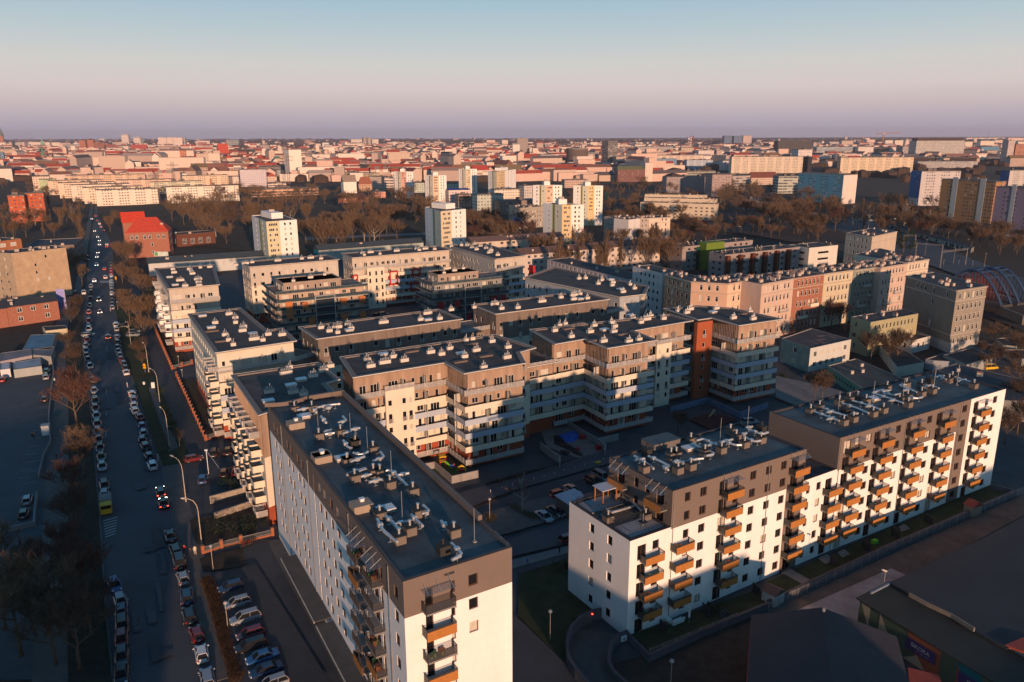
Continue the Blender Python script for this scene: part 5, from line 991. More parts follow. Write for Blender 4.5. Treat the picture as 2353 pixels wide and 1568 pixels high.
L_ = [
 ('m', 100, 958, 320, 1330, 14, 26, (.48, .10, .04), FW, 'red orange modern apartment block by the left edge, near wing'), ('m', 330, 925, 580, 1300, 14, 26, (.46, .10, .04), FW, 'red orange modern apartment block with dark balconies, far wing'),
 ('m', 430, 697, 660, 900, 22, 28, (.70, .54, .45), FW, 'pink white palace like house with pilasters, left of the green slab'),
 ('m', 520, 738, 750, 905, 11, 26, (.42, .50, .30), FP, 'pale green slab block at the left end of the cream slabs'), ('m', 640, 757, 1390, 945, 11, 26, (.68, .50, .38), FP, 'peach slab block behind the other cream slabs'),
 ('m', 780, 787, 1540, 990, 11, 26, (.70, .54, .42), FP, 'cream slab block, fourth from the front by the street'), ('m', 950, 815, 1740, 1030, 11, 26, (.72, .60, .50), FP, 'cream slab block, third from the front by the street'),
 ('m', 1110, 850, 1920, 1065, 11, 26, (.74, .60, .46), FP, 'cream slab block with an orange roof band, second from the front'), ('m', 1280, 883, 2120, 1095, 11, 26, (.76, .64, .54), FP, 'cream slab block with a coral roof band, nearest to the street'),
 ('n', 215, 842, 1190, 1065, 11, 26, (.76, .68, .58), FP, 'cream slab block behind the slim brick chimney'), ('n', 0, 775, 700, 930, 11, 26, (.60, .56, .42), FP, 'greenish cream slab block behind the lattice pylons'),
 ('n', 430, 690, 1050, 830, 11, 26, (.68, .52, .38), FP, 'tan slab block beyond the slim brick chimney'), ('m', 1560, 748, 2353, 850, 11, 26, (.68, .48, .38), FP, 'peach slab block behind the left lattice pylon'),
 ('m', 880, 688, 1950, 790, 11, 26, (.62, .44, .32), FP, 'long tan slab block with a dark roof edge beyond the cream slabs'),
 ('m', 1270, 598, 1585, 690, 14, 26, (.58, .44, .30), FW, 'long ochre office wing, left half'), ('m', 1592, 602, 2090, 690, 14, 26, (.50, .42, .26), FW, 'long olive office wing, right half'),
 ('m', 600, 655, 1265, 700, 20, 26, (.5, .38, .26), FW, 'ochre building under a long dark roof in the left distance'),
 ('m', 1570, 480, 1955, 600, 60, 26, (.07, .02, .02), FW, 'maroon concert hall wing left of the golden roof'), ('m', 2165, 478, 2353, 665, 60, 26, (.08, .02, .02), FW, 'maroon concert hall wing with a glowing glass slot'),
 ('m', 1710, 455, 2280, 640, 70, 26, (.26, .20, .07), FELT, 'golden curved concert hall body between the maroon wings'),
 ('m', 0, 330, 245, 470, 30, 26, (.50, .38, .28), FW, 'tan office with dark window grid at the far left'), ('m', 0, 375, 45, 530, 20, 26, (.12, .25, .38), FW, 'narrow blue glass office at the far left edge'),
 ('m', 840, 262, 1070, 335, 30, 20, (.42, .38, .38), FS, 'dark and white striped office left of the twin brick towers'),
 ('n', 105, 172, 215, 290, 25, 10, (.74, .60, .52), FW, 'white housing tower, first of the row of four on the skyline'), ('n', 220, 170, 304, 292, 25, 10, (.74, .60, .52), FW, 'white housing tower, second of the row of four on the skyline'),
 ('n', 308, 172, 430, 295, 25, 10, (.76, .62, .54), FW, 'white housing tower, third and widest of the skyline row of four'), ('n', 434, 176, 470, 290, 25, 10, (.40, .34, .33), FW, 'grey housing tower at the end of the skyline row of four'),
 ('n', 618, 215, 800, 290, 30, 12, (.68, .54, .48), FW, 'white building with dark window bands behind the brick one on the skyline'), ('n', 636, 237, 752, 303, 22, 12, (.36, .13, .10), FW, 'brick red office in front of a white one on the skyline'),
 ('n', 1025, 207, 1192, 292, 25, 10, (.30, .34, .34), FR, 'grey green slab office with a mast on the skyline'), ('n', 1060, 335, 1550, 410, 60, 12, (.035, .04, .045), FELT, 'long black flat topped shopping hall behind the big red church roof'),
 ('n', 750, 470, 940, 530, 20, 16, (.72, .60, .52), FW, 'white house with a dark mansard roof below the big church', 'gable', (.05, .05, .06), 9, 3), ('n', 968, 460, 1262, 520, 22, 16, (.54, .40, .28), FW, 'beige palace with a dark mansard and many dormers', 'gable', (.09, .06, .05), 9, 3),
 ('n', 1330, 425, 1650, 515, 25, 16, (.72, .56, .48), FW, 'white theatre like building with a flat attic'), ('n', 470, 562, 1020, 670, 16, 22, (.32, .10, .07), FW, 'long dark brick warehouse below the clock tower'),
 ('n', 1020, 520, 1270, 590, 16, 22, (.46, .17, .11), FW, 'reddish brick workshop right of the warehouse'), ('n', 1420, 540, 1660, 610, 16, 22, (.48, .17, .11), FW, 'brick municipal building left of the tall white tower'),
 ('n', 200, 612, 560, 672, 14, 24, (.58, .48, .42), FW, 'low white hall in front of the brick warehouse'), ('n', 1205, 607, 1560, 835, 16, 20, (.60, .54, .58), FW, 'lilac white modern block with square windows and a rounded roof'),
 ('n', 1562, 612, 1752, 755, 14, 22, (.34, .36, .38), FW, 'grey block carrying a picture poster beside the tall white tower'), ('n', 1585, 782, 1830, 840, 14, 20, (.66, .52, .44), FR, 'low pale classroom wing below the tall white tower'),
 ('n', 1862, 335, 2030, 745, 24, 34, (.76, .68, .60), PLASTER, 'very tall white tower block with a lattice hoist at its side'),
 ('n', 1352, 868, 2262, 975, 14, 22, (.66, .38, .24), FR, 'colourful two storey school with orange and red panels'), ('n', 1660, 455, 1750, 580, 20, 16, (.58, .44, .34), FW, 'cream house with a green roof left of the tall white tower', 'gable', (.14, .24, .18), 5, 2),
 ('o', 130, 240, 220, 298, 18, 5, WH_, FW, 'small white tower on the skyline left of the round tower'), ('o', 365, 215, 480, 275, 25, 5, (.38, .13, .10), FELT, 'brick red block on the skyline left of the round tower'),
 ('o', 515, 195, 662, 255, 25, 5, CR_, FW, 'cream block on the skyline immediately left of the round tower'), ('o', 800, 195, 885, 255, 20, 5, CR_, FW, 'cream block on the skyline immediately right of the round tower'),
 ('o', 455, 252, 668, 312, 20, 5, CR_, FW, 'wide cream block below the skyline round tower'), ('o', 800, 262, 1060, 302, 20, 5, (.46, .16, .13), FR, 'long red fronted block right of the round tower'), ('o', 980, 190, 1050, 228, 18, 5, PK_, FW, 'small pink block alone on the skyline'),
 ('o', 160, 535, 385, 575, 14, 8, PK_, FW, 'pink house with a red roof and triangular front gable', 'gable', RD_, 9, 3), ('o', 388, 520, 600, 600, 14, 8, WH_, FW, 'white house with a red dormered roof, beside the gabled one', 'gable', RD_, 8, 0),
 ('o', 603, 520, 860, 560, 14, 14, (.6, .42, .34), FW, 'long house with a deep red roof behind the slab blocks', 'gable', RD_, 8, 2), ('o', 700, 450, 1020, 480, 14, 8, TN_, FW, 'long red roofed house row below the olive flat building', 'gable', RD_, 8, 2),
 ('o', 560, 372, 1030, 408, 30, 6, (.28, .22, .14), FR, 'long olive flat roofed building in the middle distance'), ('o', 1080, 430, 1320, 460, 14, 6, CR_, FW, 'cream house with a wide red roof, centre distance', 'gable', RD_, 8, 2),
 ('o', 1325, 445, 1490, 480, 14, 6, PK_, FW, 'pink house with a steep red roof, centre distance', 'gable', RD_, 8, 2), ('o', 1500, 450, 1770, 485, 14, 6, CR_, FW, 'broad red roofed house with two chimneys, centre distance', 'gable', RD_, 9, 2),
 ('o', 1785, 440, 2150, 470, 14, 6, TN_, FW, 'long red roofed row right of the two chimneys', 'gable', RD_, 7, 2), ('o', 1145, 575, 1460, 620, 16, 14, TN_, FW, 'ochre house under a salmon roof with a line of dormers', 'gable', (.48, .20, .13), 8, 3),
 ('o', 1432, 590, 1730, 650, 16, 10, (.60, .28, .26), FW, 'pink house under a crimson roof with six chimneys', 'gable', (.40, .03, .04), 8, 4), ('o', 1470, 515, 2060, 590, 14, 8, (.70, .52, .44), FW, 'long white house with grey attic in the centre distance'),
 ('o', 2125, 525, 2353, 640, 14, 12, PK_, FW, 'pinkish six storey house with a plain window grid'), ('o', 0, 565, 470, 640, 11, 16, CR_, FP, 'long cream slab right of the tall white tower, back one'), ('o', 0, 625, 240, 710, 11, 16, WH_, FP, 'long white slab right of the tall white tower, front one'),
 ('o', 250, 632, 830, 740, 12, -35, (.55, .44, .32), FP, 'tan slab block running away toward the park'), ('o', 755, 695, 965, 860, 13, -30, (.58, .48, .40), FW, 'cream slab with many small windows near the park'), ('o', 967, 712, 1090, 880, 20, 18, (.62, .52, .46), FR, 'striped white end wall block near the park'),
 ('o', 415, 770, 590, 950, 12, 26, WH_, PLASTER, 'white house with a steep gable beside the park, left', 'gable', (.30, .22, .18), 8), ('o', 620, 800, 800, 900, 14, 12, (.52, .32, .22), FW, 'small house with a rusty brown roof beside the park', 'gable', (.33, .12, .07), 9, 3),
 ('o', 820, 905, 985, 990, 26, 18, (.62, .30, .24), FW, 'low coral pink block end at the edge of the park'), ('o', 1368, 785, 1505, 920, 12, 16, (.46, .52, .44), FW, 'pale green house between the coral and peach towers'),
 ('o', 1805, 795, 2020, 870, 12, 14, (.44, .50, .42), FW, 'pale green low block right of the peach tower'), ('o', 1830, 880, 2118, 1090, 14, 16, (.66, .54, .52), FW, 'pinkish white block with a bright blue roof edge', 'gable', (.03, .07, .26), 1.5, 1),
 ('o', 345, 985, 755, 1060, 18, 18, (.26, .10, .06), FW, 'dark brick school block at the park edge', 'gable', (.12, .06, .05), 4, 4), ('o', 1960, 945, 2130, 1120, 14, 16, (.50, .33, .24), FW, 'tan house right of the blue roofed block'),
 ('p', 30, 945, 380, 1190, 14, 22, (.46, .50, .44), FW, 'mint plastered five storey house with roof chimneys'), ('p', 262, 875, 620, 1010, 14, 20, CR_, FW, 'cream long house behind the mint one'), ('p', 660, 822, 772, 1010, 16, 24, (.52, .48, .46), FW, 'white grey end house left of the salmon tower'),
 ('p', 330, 1030, 850, 1210, 16, 18, (.26, .19, .16), FW, 'dark roofed tenement with white frames behind the grey tenement'),
 ('p', 1148, 590, 1345, 700, 18, 5, (.68, .56, .44), FW, 'cream villa with dark windows by the rail line'), ('p', 1383, 548, 1650, 680, 18, 8, (.40, .10, .06), FW, 'dark red brick gothic looking house below the striped office'),
 ('p', 1403, 397, 1660, 570, 18, 5, (.60, .50, .44), FR, 'white office with horizontal window bands behind the red brick house'), ('p', 1792, 220, 1922, 580, 22, 32, (.20, .18, .17), FR, 'slim dark high rise with a pale side wall'),
 ('p', 567, 180, 712, 375, 40, 3, (.34, .28, .25), FW, 'tall square tower with a dark cap standing alone in the centre distance'), ('p', 1115, 482, 1215, 590, 16, 5, (.42, .34, .25), PLASTER, 'plain tan cube house left of the round office'),
 ('p', 878, 400, 1085, 580, 18, 32, (.40, .36, .36), FW, 'white and dark modern corner house by the rail bridge'), ('p', 372, 515, 745, 660, 16, 8, (.66, .52, .46), FW, 'long white house with close windows by the rail line'),
 ('p', 62, 440, 300, 470, 16, 6, PK_, FW, 'pink house with a ragged red roof left of the square tower', 'gable', RD_, 9, 3), ('p', 485, 450, 860, 600, 18, 8, (.60, .44, .38), FW, 'large house with a red mansard roof in front of the square tower', 'gable', RD_, 9, 3),
 ('p', 1922, 605, 2310, 770, 18, 6, (.20, .09, .08), FW, 'brick building laced with white timber frames under a green roof', 'gable', (.16, .17, .08), 5, 1), ('p', 2165, 300, 2353, 410, 30, 5, (.36, .33, .33), FW, 'grey office with three rows of windows, centre right'),
 ('p', 1205, 745, 1510, 850, 14, 14, (.50, .36, .30), FW, 'flat tenement with many white chimneys, centre right'),
 ('q', 0, 295, 478, 412, 40, 5, (.36, .33, .32), FW, 'wide grey office with four window rows right of the centre'), ('q', 590, 308, 760, 410, 25, 5, (.52, .40, .32), FW, 'tan museum like block with tall windows'), ('q', 822, 345, 1032, 470, 30, 10, (.66, .58, .56), FW, 'white hotel like block casting a blue shade side'),
 ('q', 25, 415, 895, 560, 14, 4, (.62, .50, .42), FP, 'very long cream slab block with roof boxes, left one'), ('q', 1270, 432, 2230, 655, 14, 4, (.60, .50, .40), FP, 'very long cream slab block with roof boxes, right one'),
 ('q', 1170, 148, 1290, 272, 40, 5, (.10, .16, .27), FW, 'blue glass tower on the skyline, left of three'), ('q', 1300, 150, 1412, 272, 40, 5, (.10, .16, .27), FW, 'blue glass tower on the skyline, middle of three'), ('q', 1425, 145, 1538, 270, 40, 5, (.56, .42, .38), FW, 'pale tower on the skyline right of two blue ones'),
 ('q', 1605, 210, 1680, 245, 40, 5, CR_, FW, 'small cream block on the skyline left of the black office'), ('q', 250, 462, 530, 600, 16, 14, (.16, .30, .46), FP, 'blue and white tower block half in shade, left of three'), ('q', 665, 475, 1015, 600, 16, 12, (.40, .45, .52), FP, 'blue and white tower block half in shade, middle of three'),
 ('q', 1150, 485, 1470, 612, 16, 12, (.50, .48, .48), FP, 'blue and white tower block with a pink base, right of three'), ('q', 1895, 215, 2353, 410, 40, 3, (.022, .028, .028), TERRA, 'large black glass office with a lit top sign area'),
 ('q', 2165, 335, 2353, 640, 25, 10, (.64, .56, .54), FW, 'white block with square windows before the black office'), ('q', 450, 625, 1050, 700, 16, 6, (.34, .32, .26), FR, 'long grey green works building above the big school'),
 ('q', 395, 705, 1003, 915, 20, 4, (.33, .27, .27), FW, 'long grey pink school wing with groups of four windows'), ('q', 1010, 670, 1275, 965, 26, 4, (.36, .27, .26), FW, 'tall grey pink school block with high narrow windows'), ('q', 1277, 690, 1520, 890, 20, 30, (.42, .36, .34), FR, 'grey balcony block at the right of the big school'),
 ('q', 1530, 715, 1895, 810, 16, 8, TN_, FW, 'house with a long brown tiled roof right of the school', 'gable', (.20, .07, .05), 8, 2), ('q', 1900, 695, 2280, 925, 16, 6, (.42, .44, .38), FR, 'pale green slab with ribbon windows left of the blue tower'), ('q', 1425, 1018, 1695, 1140, 14, -6, (.22, .30, .40), FR, 'small blue and white two storey office by the tracks'),
 ('q', 2300, 430, 2353, 650, 20, 10, (.03, .035, .045), FELT, 'dark office cube behind the tall blue tower'), ('r', 178, 232, 612, 335, 30, 3, (.38, .42, .46), FR, 'long striped blue grey block, right distance'),
 ('r', 615, 232, 786, 335, 30, 3, (.68, .60, .56), FW, 'white square windowed block beside the striped one'), ('r', 787, 245, 1080, 322, 30, 3, (.30, .20, .12), FR, 'unfinished brown building under the tower crane'), ('r', 1082, 227, 1215, 325, 30, 3, (.48, .40, .38), FR, 'striped white block right of the unfinished building'),
 ('r', 432, 345, 1197, 510, 14, 3, (.62, .50, .36), FP, 'very long yellowish slab block behind small houses, right side'), ('r', 1228, 168, 1735, 348, 40, 3, (.58, .54, .50), FS, 'large white finned office with a black top storey', None, None, 4, 0, (7, (.05, .03, .03))),
 ('r', 1240, 388, 1872, 455, 50, 3, (.50, .47, .46), FS, 'low finned podium in front of the large white office'), ('r', 1200, 348, 1860, 440, 60, 3, (.05, .035, .035), FELT, 'dark flat hall between the white office and its podium'),
 ('r', 462, 530, 606, 835, 55, 32, (.66, .58, .52), PLASTER, 'tall blue painted tower block with a plain white sunlit end wall'), ('r', 1282, 492, 1692, 850, 16, 8, (.50, .46, .46), FP, 'grey white tower block with a dark blue side wall and orange sweep'),
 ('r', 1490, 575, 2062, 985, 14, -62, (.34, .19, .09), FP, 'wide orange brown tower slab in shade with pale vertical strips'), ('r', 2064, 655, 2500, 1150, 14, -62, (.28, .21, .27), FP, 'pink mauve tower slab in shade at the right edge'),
 ('r', 2208, 482, 2400, 640, 16, 8, (.50, .46, .44), FP, 'white tower block with a dark blue side at the right edge'), ('r', 2272, 205, 2400, 420, 25, 10, (.36, .17, .12), FP, 'brick red panelled tower at the right edge of the skyline'), ('r', 2195, 165, 2262, 420, 20, 5, (.50, .42, .40), FW, 'pale narrow tower left of the brick red one, right edge'),
 ('r', 1905, 232, 2094, 338, 30, 30, (.10, .22, .34), PLASTER, 'dark blue tower with a white end, right distance'), ('r', 898, 162, 998, 228, 30, 3, CR_, FW, 'cream tower in the far right skyline, first of three'), ('r', 1000, 162, 1096, 228, 30, 3, CR_, FW, 'cream tower in the far right skyline, second of three'),
 ('r', 1112, 162, 1215, 228, 30, 3, PK_, FW, 'pinkish tower in the far right skyline, third of three'), ('r', 1738, 178, 1815, 255, 30, 3, CR_, FW, 'cream tower just right of the finned office'), ('r', 1900, 168, 2045, 245, 30, 3, CR_, FW, 'wide cream tower in the far right skyline'),
 ('r', 2050, 160, 2152, 205, 30, 3, PK_, FW, 'low cream tower behind the dark blue one'), ('r', 1750, 137, 2170, 165, 30, 3, CR_, FW, 'very long pale housing wall on the right horizon'), ('r', 2190, 137, 2352, 205, 30, 3, PK_, FW, 'pale housing wall at the right end of the horizon'),
 ('r', 440, 167, 562, 225, 30, 3, TN_, FW, 'tan housing block on the skyline behind the striped block'), ('r', 310, 178, 420, 225, 30, 3, GY_, FW, 'grey green housing block on the skyline behind the striped block'), ('r', 705, 155, 790, 208, 30, 3, PK_, FW, 'pink housing block beside the tower crane'),
 ('m', 362, 232, 545, 290, 40, 10, CR_, FW, 'cream housing block left of the green spire'), ('m', 600, 235, 668, 292, 40, 10, CR_, FW, 'cream housing block just right of the green spire'), ('m', 692, 237, 805, 292, 40, 10, CR_, FW, 'cream housing block left of the twin brick towers'), ('m', 115, 232, 180, 292, 40, 10, TN_, FW, 'tan housing block near the left spire'), ('m', 200, 235, 310, 292, 40, 10, GY_, FW, 'grey cream housing block near the left spire'),
 ('m', 2205, 618, 2353, 680, 14, 24, WH_, PLASTER, 'low white container like hall by the maroon concert hall'), ('n', 860, 625, 1190, 700, 11, 26, (.62, .50, .40), FP, 'short tan slab left of the lilac white block'),
]
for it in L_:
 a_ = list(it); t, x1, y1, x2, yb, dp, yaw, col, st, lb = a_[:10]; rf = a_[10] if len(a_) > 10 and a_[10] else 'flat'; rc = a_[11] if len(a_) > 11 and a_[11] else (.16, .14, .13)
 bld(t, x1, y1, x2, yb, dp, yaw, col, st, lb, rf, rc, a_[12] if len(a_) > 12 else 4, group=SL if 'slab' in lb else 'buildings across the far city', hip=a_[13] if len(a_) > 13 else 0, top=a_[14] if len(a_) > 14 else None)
# coloured side walls of the painted tower slabs
def side_panel(t, x1, y1, yb, dp, yaw, col, label, u0=0, u1=1, z0=0, z1=1, side='left'):
 g = G(t, x1, yb); rd = ray(t, x1, y1); rd = rd*(g.y/rd.y); a = Vector((rd.x, rd.y)); h = CAMH + rd.z; e_ = Vector((math.cos(R(yaw)), math.sin(R(yaw)))); n_ = Vector((-e_.y, e_.x)); b = MB()
 p = a + n_*(dp*(u0 + u1)/2) - e_*.15; q = n_*dp*(u1 - u0)/2; b.prism(ccw([p - q - e_*.15, p + q - e_*.15, p + q + e_*.1, p - q + e_*.1]), h*z0, h*z1, FP)
 o = b.obj('painted_wall', None, color=col); return tag(o, label, 'painted wall')
side_panel('r', 462, 530, 835, 55, 32, (.07, .24, .36), 'blue painted long side of the tower with the white end wall')
side_panel('r', 1282, 492, 850, 16, 8, (.01, .12, .32), 'deep blue painted side wall of the grey white tower', z0=.22)
side_panel('r', 2208, 482, 640, 16, 8, (.01, .11, .30), 'deep blue painted side wall at the right edge')
for x1, y1, x2, yb, u, lb in ((1490, 575, 2062, 985, .27, 'orange brown tower slab, left one'), (1490, 575, 2062, 985, .78, 'orange brown tower slab, right one'), (2064, 655, 2500, 1150, .45, 'pink mauve tower slab')):
 g = G('r', x1, yb); rd = ray('r', x1, y1); rd = rd*(g.y/rd.y); a = Vector((rd.x, rd.y)); h = CAMH + rd.z; e_ = Vector((math.cos(R(-62)), math.sin(R(-62)))); r2 = ray('r', x2, y1); s = (a.y*r2.x - a.x*r2.y)/(e_.x*r2.y - e_.y*r2.x); p = a + e_*s*u; b = MB(); b.box((p.x, p.y, 0), abs(s)*.1, .5, h + 2.5, M('pale_strip', (.40, .42, .42), .9, .1), R(-62)); tag(b.obj('wall_strip'), 'pale vertical stair strip on the ' + lb, 'wall strip')
# tall things with shapes of their own
def spire(t, x, ybase, ytower, ytip, w, colw, colr, label, onion=False):
 g = G(t, x, ybase); f = lambda yy: CAMH + (ray(t, x, yy)*(g.y/ray(t, x, yy).y)).z
 h1, h2 = f(ytower), f(ytip); root = thing('church_tower', g, label, 'church tower', 'church towers in the old town'); b = MB(); b.box((0, 0, 0), w, w, h1, FW, R(20)); b.obj('tower', root, color=colw)
 b = MB(); n = 8; prof = [(w*.72, h1), (w*.3, h1 + (h2-h1)*.25), (w*.36, h1 + (h2-h1)*.32), (w*.16, h1 + (h2-h1)*.55), (.1, h2)] if onion else [(w*.75, h1), (.1, h2)]
 for (r0, z0), (r1, z1) in zip(prof, prof[1:]):
  for k in range(n): a0, a1 = 2*math.pi*k/n, 2*math.pi*(k+1)/n; b.face([(r0*math.cos(a0), r0*math.sin(a0), z0), (r0*math.cos(a1), r0*math.sin(a1), z0), (r1*math.cos(a1), r1*math.sin(a1), z1), (r1*math.cos(a0), r1*math.sin(a0), z1)], TILE)
 b.obj('spire', root, color=colr)
spire('m', 40, 300, 150, 35, 24, (.36, .14, .09), (.12, .16, .13), 'tall brick church tower with a needle spire at the far left edge')
spire('m', 578, 310, 265, 160, 20, (.34, .18, .12), (.22, .42, .30), 'tall green onion capped tower in the left distance', True)
spire('m', 590, 490, 410, 295, 9, (.34, .16, .1), (.10, .22, .15), 'small green spired church tower below the tall green one')
spire('m', 1925, 300, 250, 180, 14, (.40, .17, .11), (.2, .25, .22), 'thin spire behind the red roofed long church')
spire('p', 2195, 600, 540, 400, 6, (.5, .45, .42), (.5, .46, .44), 'slim pale church spire in front of the long cream slab')
for x0, x1, y in ((1062, 1143, 208), (1166, 1252, 200)):
 bld('m', x0, y, x1, 350, 28, 10, (.36, .15, .10), FELT, 'massive square brick church tower, %s of the twin pair' % ('left' if x0 < 1100 else 'right'), 'gable', (.10, .06, .05), 5, hip=12, name='church_tower', cat='church tower', group='twin brick church towers')
bld('m', 1258, 318, 1400, 352, 40, 10, (.33, .14, .09), FELT, 'brown roofed church nave right of the twin towers', 'gable', (.28, .12, .08), 28, name='church', cat='church')
bld('n', 932, 400, 1066, 432, 60, 26, (.40, .20, .14), PLASTER, 'great church with a huge steep bright red roof', 'gable', (.55, .08, .04), 36, name='church', cat='church')
bld('m', 1760, 330, 1975, 355, 30, 12, (.42, .17, .12), FELT, 'long church with a dusky red roof in the old town', 'gable', (.40, .08, .06), 22, name='church', cat='church')
bld('n', 395, 345, 482, 610, 9, 20, (.46, .18, .12), FP, 'brick clock tower with pale stripes', 'gable', (.2, .1, .08), 2, name='clock_tower', cat='clock tower')
for x0, x1, y, n_ in ((1627, 1722, 140, 'taller'), (1790, 1884, 178, 'shorter')):
 bld('m', x0, y, x1, 258, 60, 8, (.70, .58, .52), FW, 'rounded white tower on the skyline, the %s of two' % n_, 'gable', (.66, .54, .48), 14, hip=16, group='rounded white skyline towers')
def cyl(t, x0, x1, y, yb, col, mat, label, rings=1, name='round_tower'):
 g = G(t, (x0+x1)/2, yb); a, b = ray(t, x0, yb), ray(t, x1, yb); rr = abs(b.x*g.y/b.y - a.x*g.y/a.y)/2; rd = ray(t, x0, y); h = CAMH + rd.z*g.y/rd.y; g.y += rr
 root = thing(name, g, label, 'round building'); q = MB(); P = [Vector((rr*math.cos(2*math.pi*k/20), rr*math.sin(2*math.pi*k/20))) for k in range(20)]; q.prism(P, 0, h, mat, open_top=True); q.obj('wall', root, color=col)
 q = MB(); q.prism([p*1.02 for p in P], h, h + 2, FELT); q.obj('roof', root, color=(.3, .25, .22)); return h
cyl('p', 1235, 1530, 330, 575, (.13, .10, .09), FELT, 'large round dark brown office drum behind the striped white office')
cyl('o', 672, 732, 172, 306, (.48, .40, .36), FR, 'round ribbed housing tower on the skyline, left drum'); cyl('o', 732, 790, 175, 306, (.50, .42, .38), FR, 'round ribbed housing tower on the skyline, right drum')
for i, (k0, k1, yt) in enumerate(((2040, 2192, 238), (2062, 2172, 222), (2085, 2150, 208))): cyl('n', k0, k1, yt, 262, (.55, .38, .30), FS, 'stepped round exhibition hall on the skyline, %s ring' % ('lowest', 'middle', 'top')[i], name='domed_hall')
def pole(t, x, yb, yt, r, label, cat, m, stripes=False, name='chimney_stack', r1=None):
 g = G(t, x, yb); rd = ray(t, x, yt); h = CAMH + rd.z*g.y/rd.y; b = MB()
 if stripes:
  for k in range(8): b.tube([(0, 0, h*k/8), (0, 0, h*(k+1)/8)], r, REDP if k % 2 else FRM_W, 8)
 else: b.tube([(0, 0, 0), (0, 0, h)], r, m, 8, r1 or r*.6)
 o = b.obj(name); o.location = g; return tag(o, label, cat)
BRK = M('chimney_brick', (.42, .19, .09), .9, .15)
pole('n', 842, 1015, 730, 1.5, 'slim round brick chimney standing before the cream slab block', 'chimney', BRK, r1=1.1)
pole('q', 714, 272, 152, 5, 'red and white striped power station chimney', 'chimney', None, True); pole('q', 745, 278, 145, 5, 'dark brick red power station chimney', 'chimney', M('dull_brick', (.22, .07, .05), .9))
for t, x, yb, yt, r in (('q', 238, 255, 165, 2), ('q', 905, 250, 165, 1.5), ('q', 1004, 250, 150, 1.2), ('n', 1190, 290, 165, 2), ('m', 1515, 230, 150, 2), ('r', 1970, 200, 70, 3), ('r', 467, 165, 90, 3), ('r', 797, 160, 45, 3), ('o', 335, 200, 130, 2)):
 pole(t, x, yb, yt, r, 'thin radio mast on the skyline', 'mast', GREYM, name='radio_mast')['group'] = 'radio masts on the skyline'
b = MB(); g = G('n', 560, 440); h = 26
b.face([(-4, 0, 0), (7, 0, 0), (-1, 0, 46)], WHITE); b.face([(7, 0, 0), (3, 9, 0), (-1, 0, 46)], GREYM); b.face([(3, 9, 0), (-4, 0, 0), (-1, 0, 46)], WHITE); o = b.obj('pointed_annexe'); o.location = g; tag(o, 'white wedge shaped pointed roof near the clock tower', 'roof wedge')
# ---- cranes and lattice pylons
def lattice(b, p, q, w, n, m, r=.09):
 p, q = Vector(p), Vector(q); d = (q - p).normalized(); s = d.cross(Vector((0, 0, 1)) if abs(d.z) < .9 else Vector((1, 0, 0))).normalized(); u = d.cross(s)
 C4 = [(s*a + u*c)*w/2 for a, c in ((1, 1), (1, -1), (-1, -1), (-1, 1))]
 for c in C4: b.tube([p + c, q + c], r, m, 4, cap=False)
 for k in range(n):
  A, B_ = p.lerp(q, k/n), p.lerp(q, (k+1)/n)
  for i in range(4): b.tube([A + C4[i], B_ + C4[(i+1) % 4]], r*.6, m, 3, cap=False)
CRANE = M('crane_orange', (.55, .20, .05), .6)
def crane(t, x, yb, yt, xl, xr, label, w=3):
 g = G(t, x, yb); rd = ray(t, x, yt); h = CAMH + rd.z*g.y/rd.y; X = lambda xx: ray(t, xx, yt).x*g.y/ray(t, xx, yt).y - g.x
 root = thing('tower_crane', g, label, 'crane', 'tower cranes'); b = MB(); lattice(b, (0, 0, 0), (0, 0, h), w, 14, CRANE, .35); b.obj('mast', root); b = MB(); lattice(b, (X(xl), 0, h), (X(xr), 0, h + (X(xr) - X(xl))*.03), w*.6, 16, CRANE, .3); b.obj('jib', root)
 b = MB(); b.box((0, -1.5, h - 1), 3, 3, 3, FRM_W); b.obj('cab', root); b = MB(); b.box((X(xl) + 2, 0, h - 3), 4, 2.5, 4, CONC); b.obj('counterweight', root)
crane('r', 852, 335, 92, 800, 1060, 'orange tower crane over the unfinished building on the right skyline', 3.4); crane('r', 655, 240, 132, 632, 738, 'small orange tower crane left of the large one', 3); crane('p', 1085, 300, 232, 1040, 1130, 'distant red tower crane in the centre', 3)
PYL = M('pylon_steel', (.26, .20, .18), .7)
for t, x, yb, yt, lb in (('n', 115, 1060, 640, 'dark lattice power pylon in front of the cream slabs, left one'), ('n', 340, 920, 500, 'dark lattice power pylon in front of the cream slabs, right one'), ('n', 1870, 800, 385, 'dark lattice hoist tower beside the very tall white tower')):
 g = G(t, x, yb); rd = ray(t, x, yt); h = CAMH + rd.z*g.y/rd.y; b = MB(); lattice(b, (0, 0, 0), (0, 0, h), 3.0, 12, PYL, .16)
 for z in (.78, .9): lattice(b, (-8, 0, h*z), (8, 0, h*z), 1.0, 6, PYL, .12)
 o = b.obj('lattice_pylon'); o.location = g; tag(o, lb, 'pylon', 'lattice pylons')
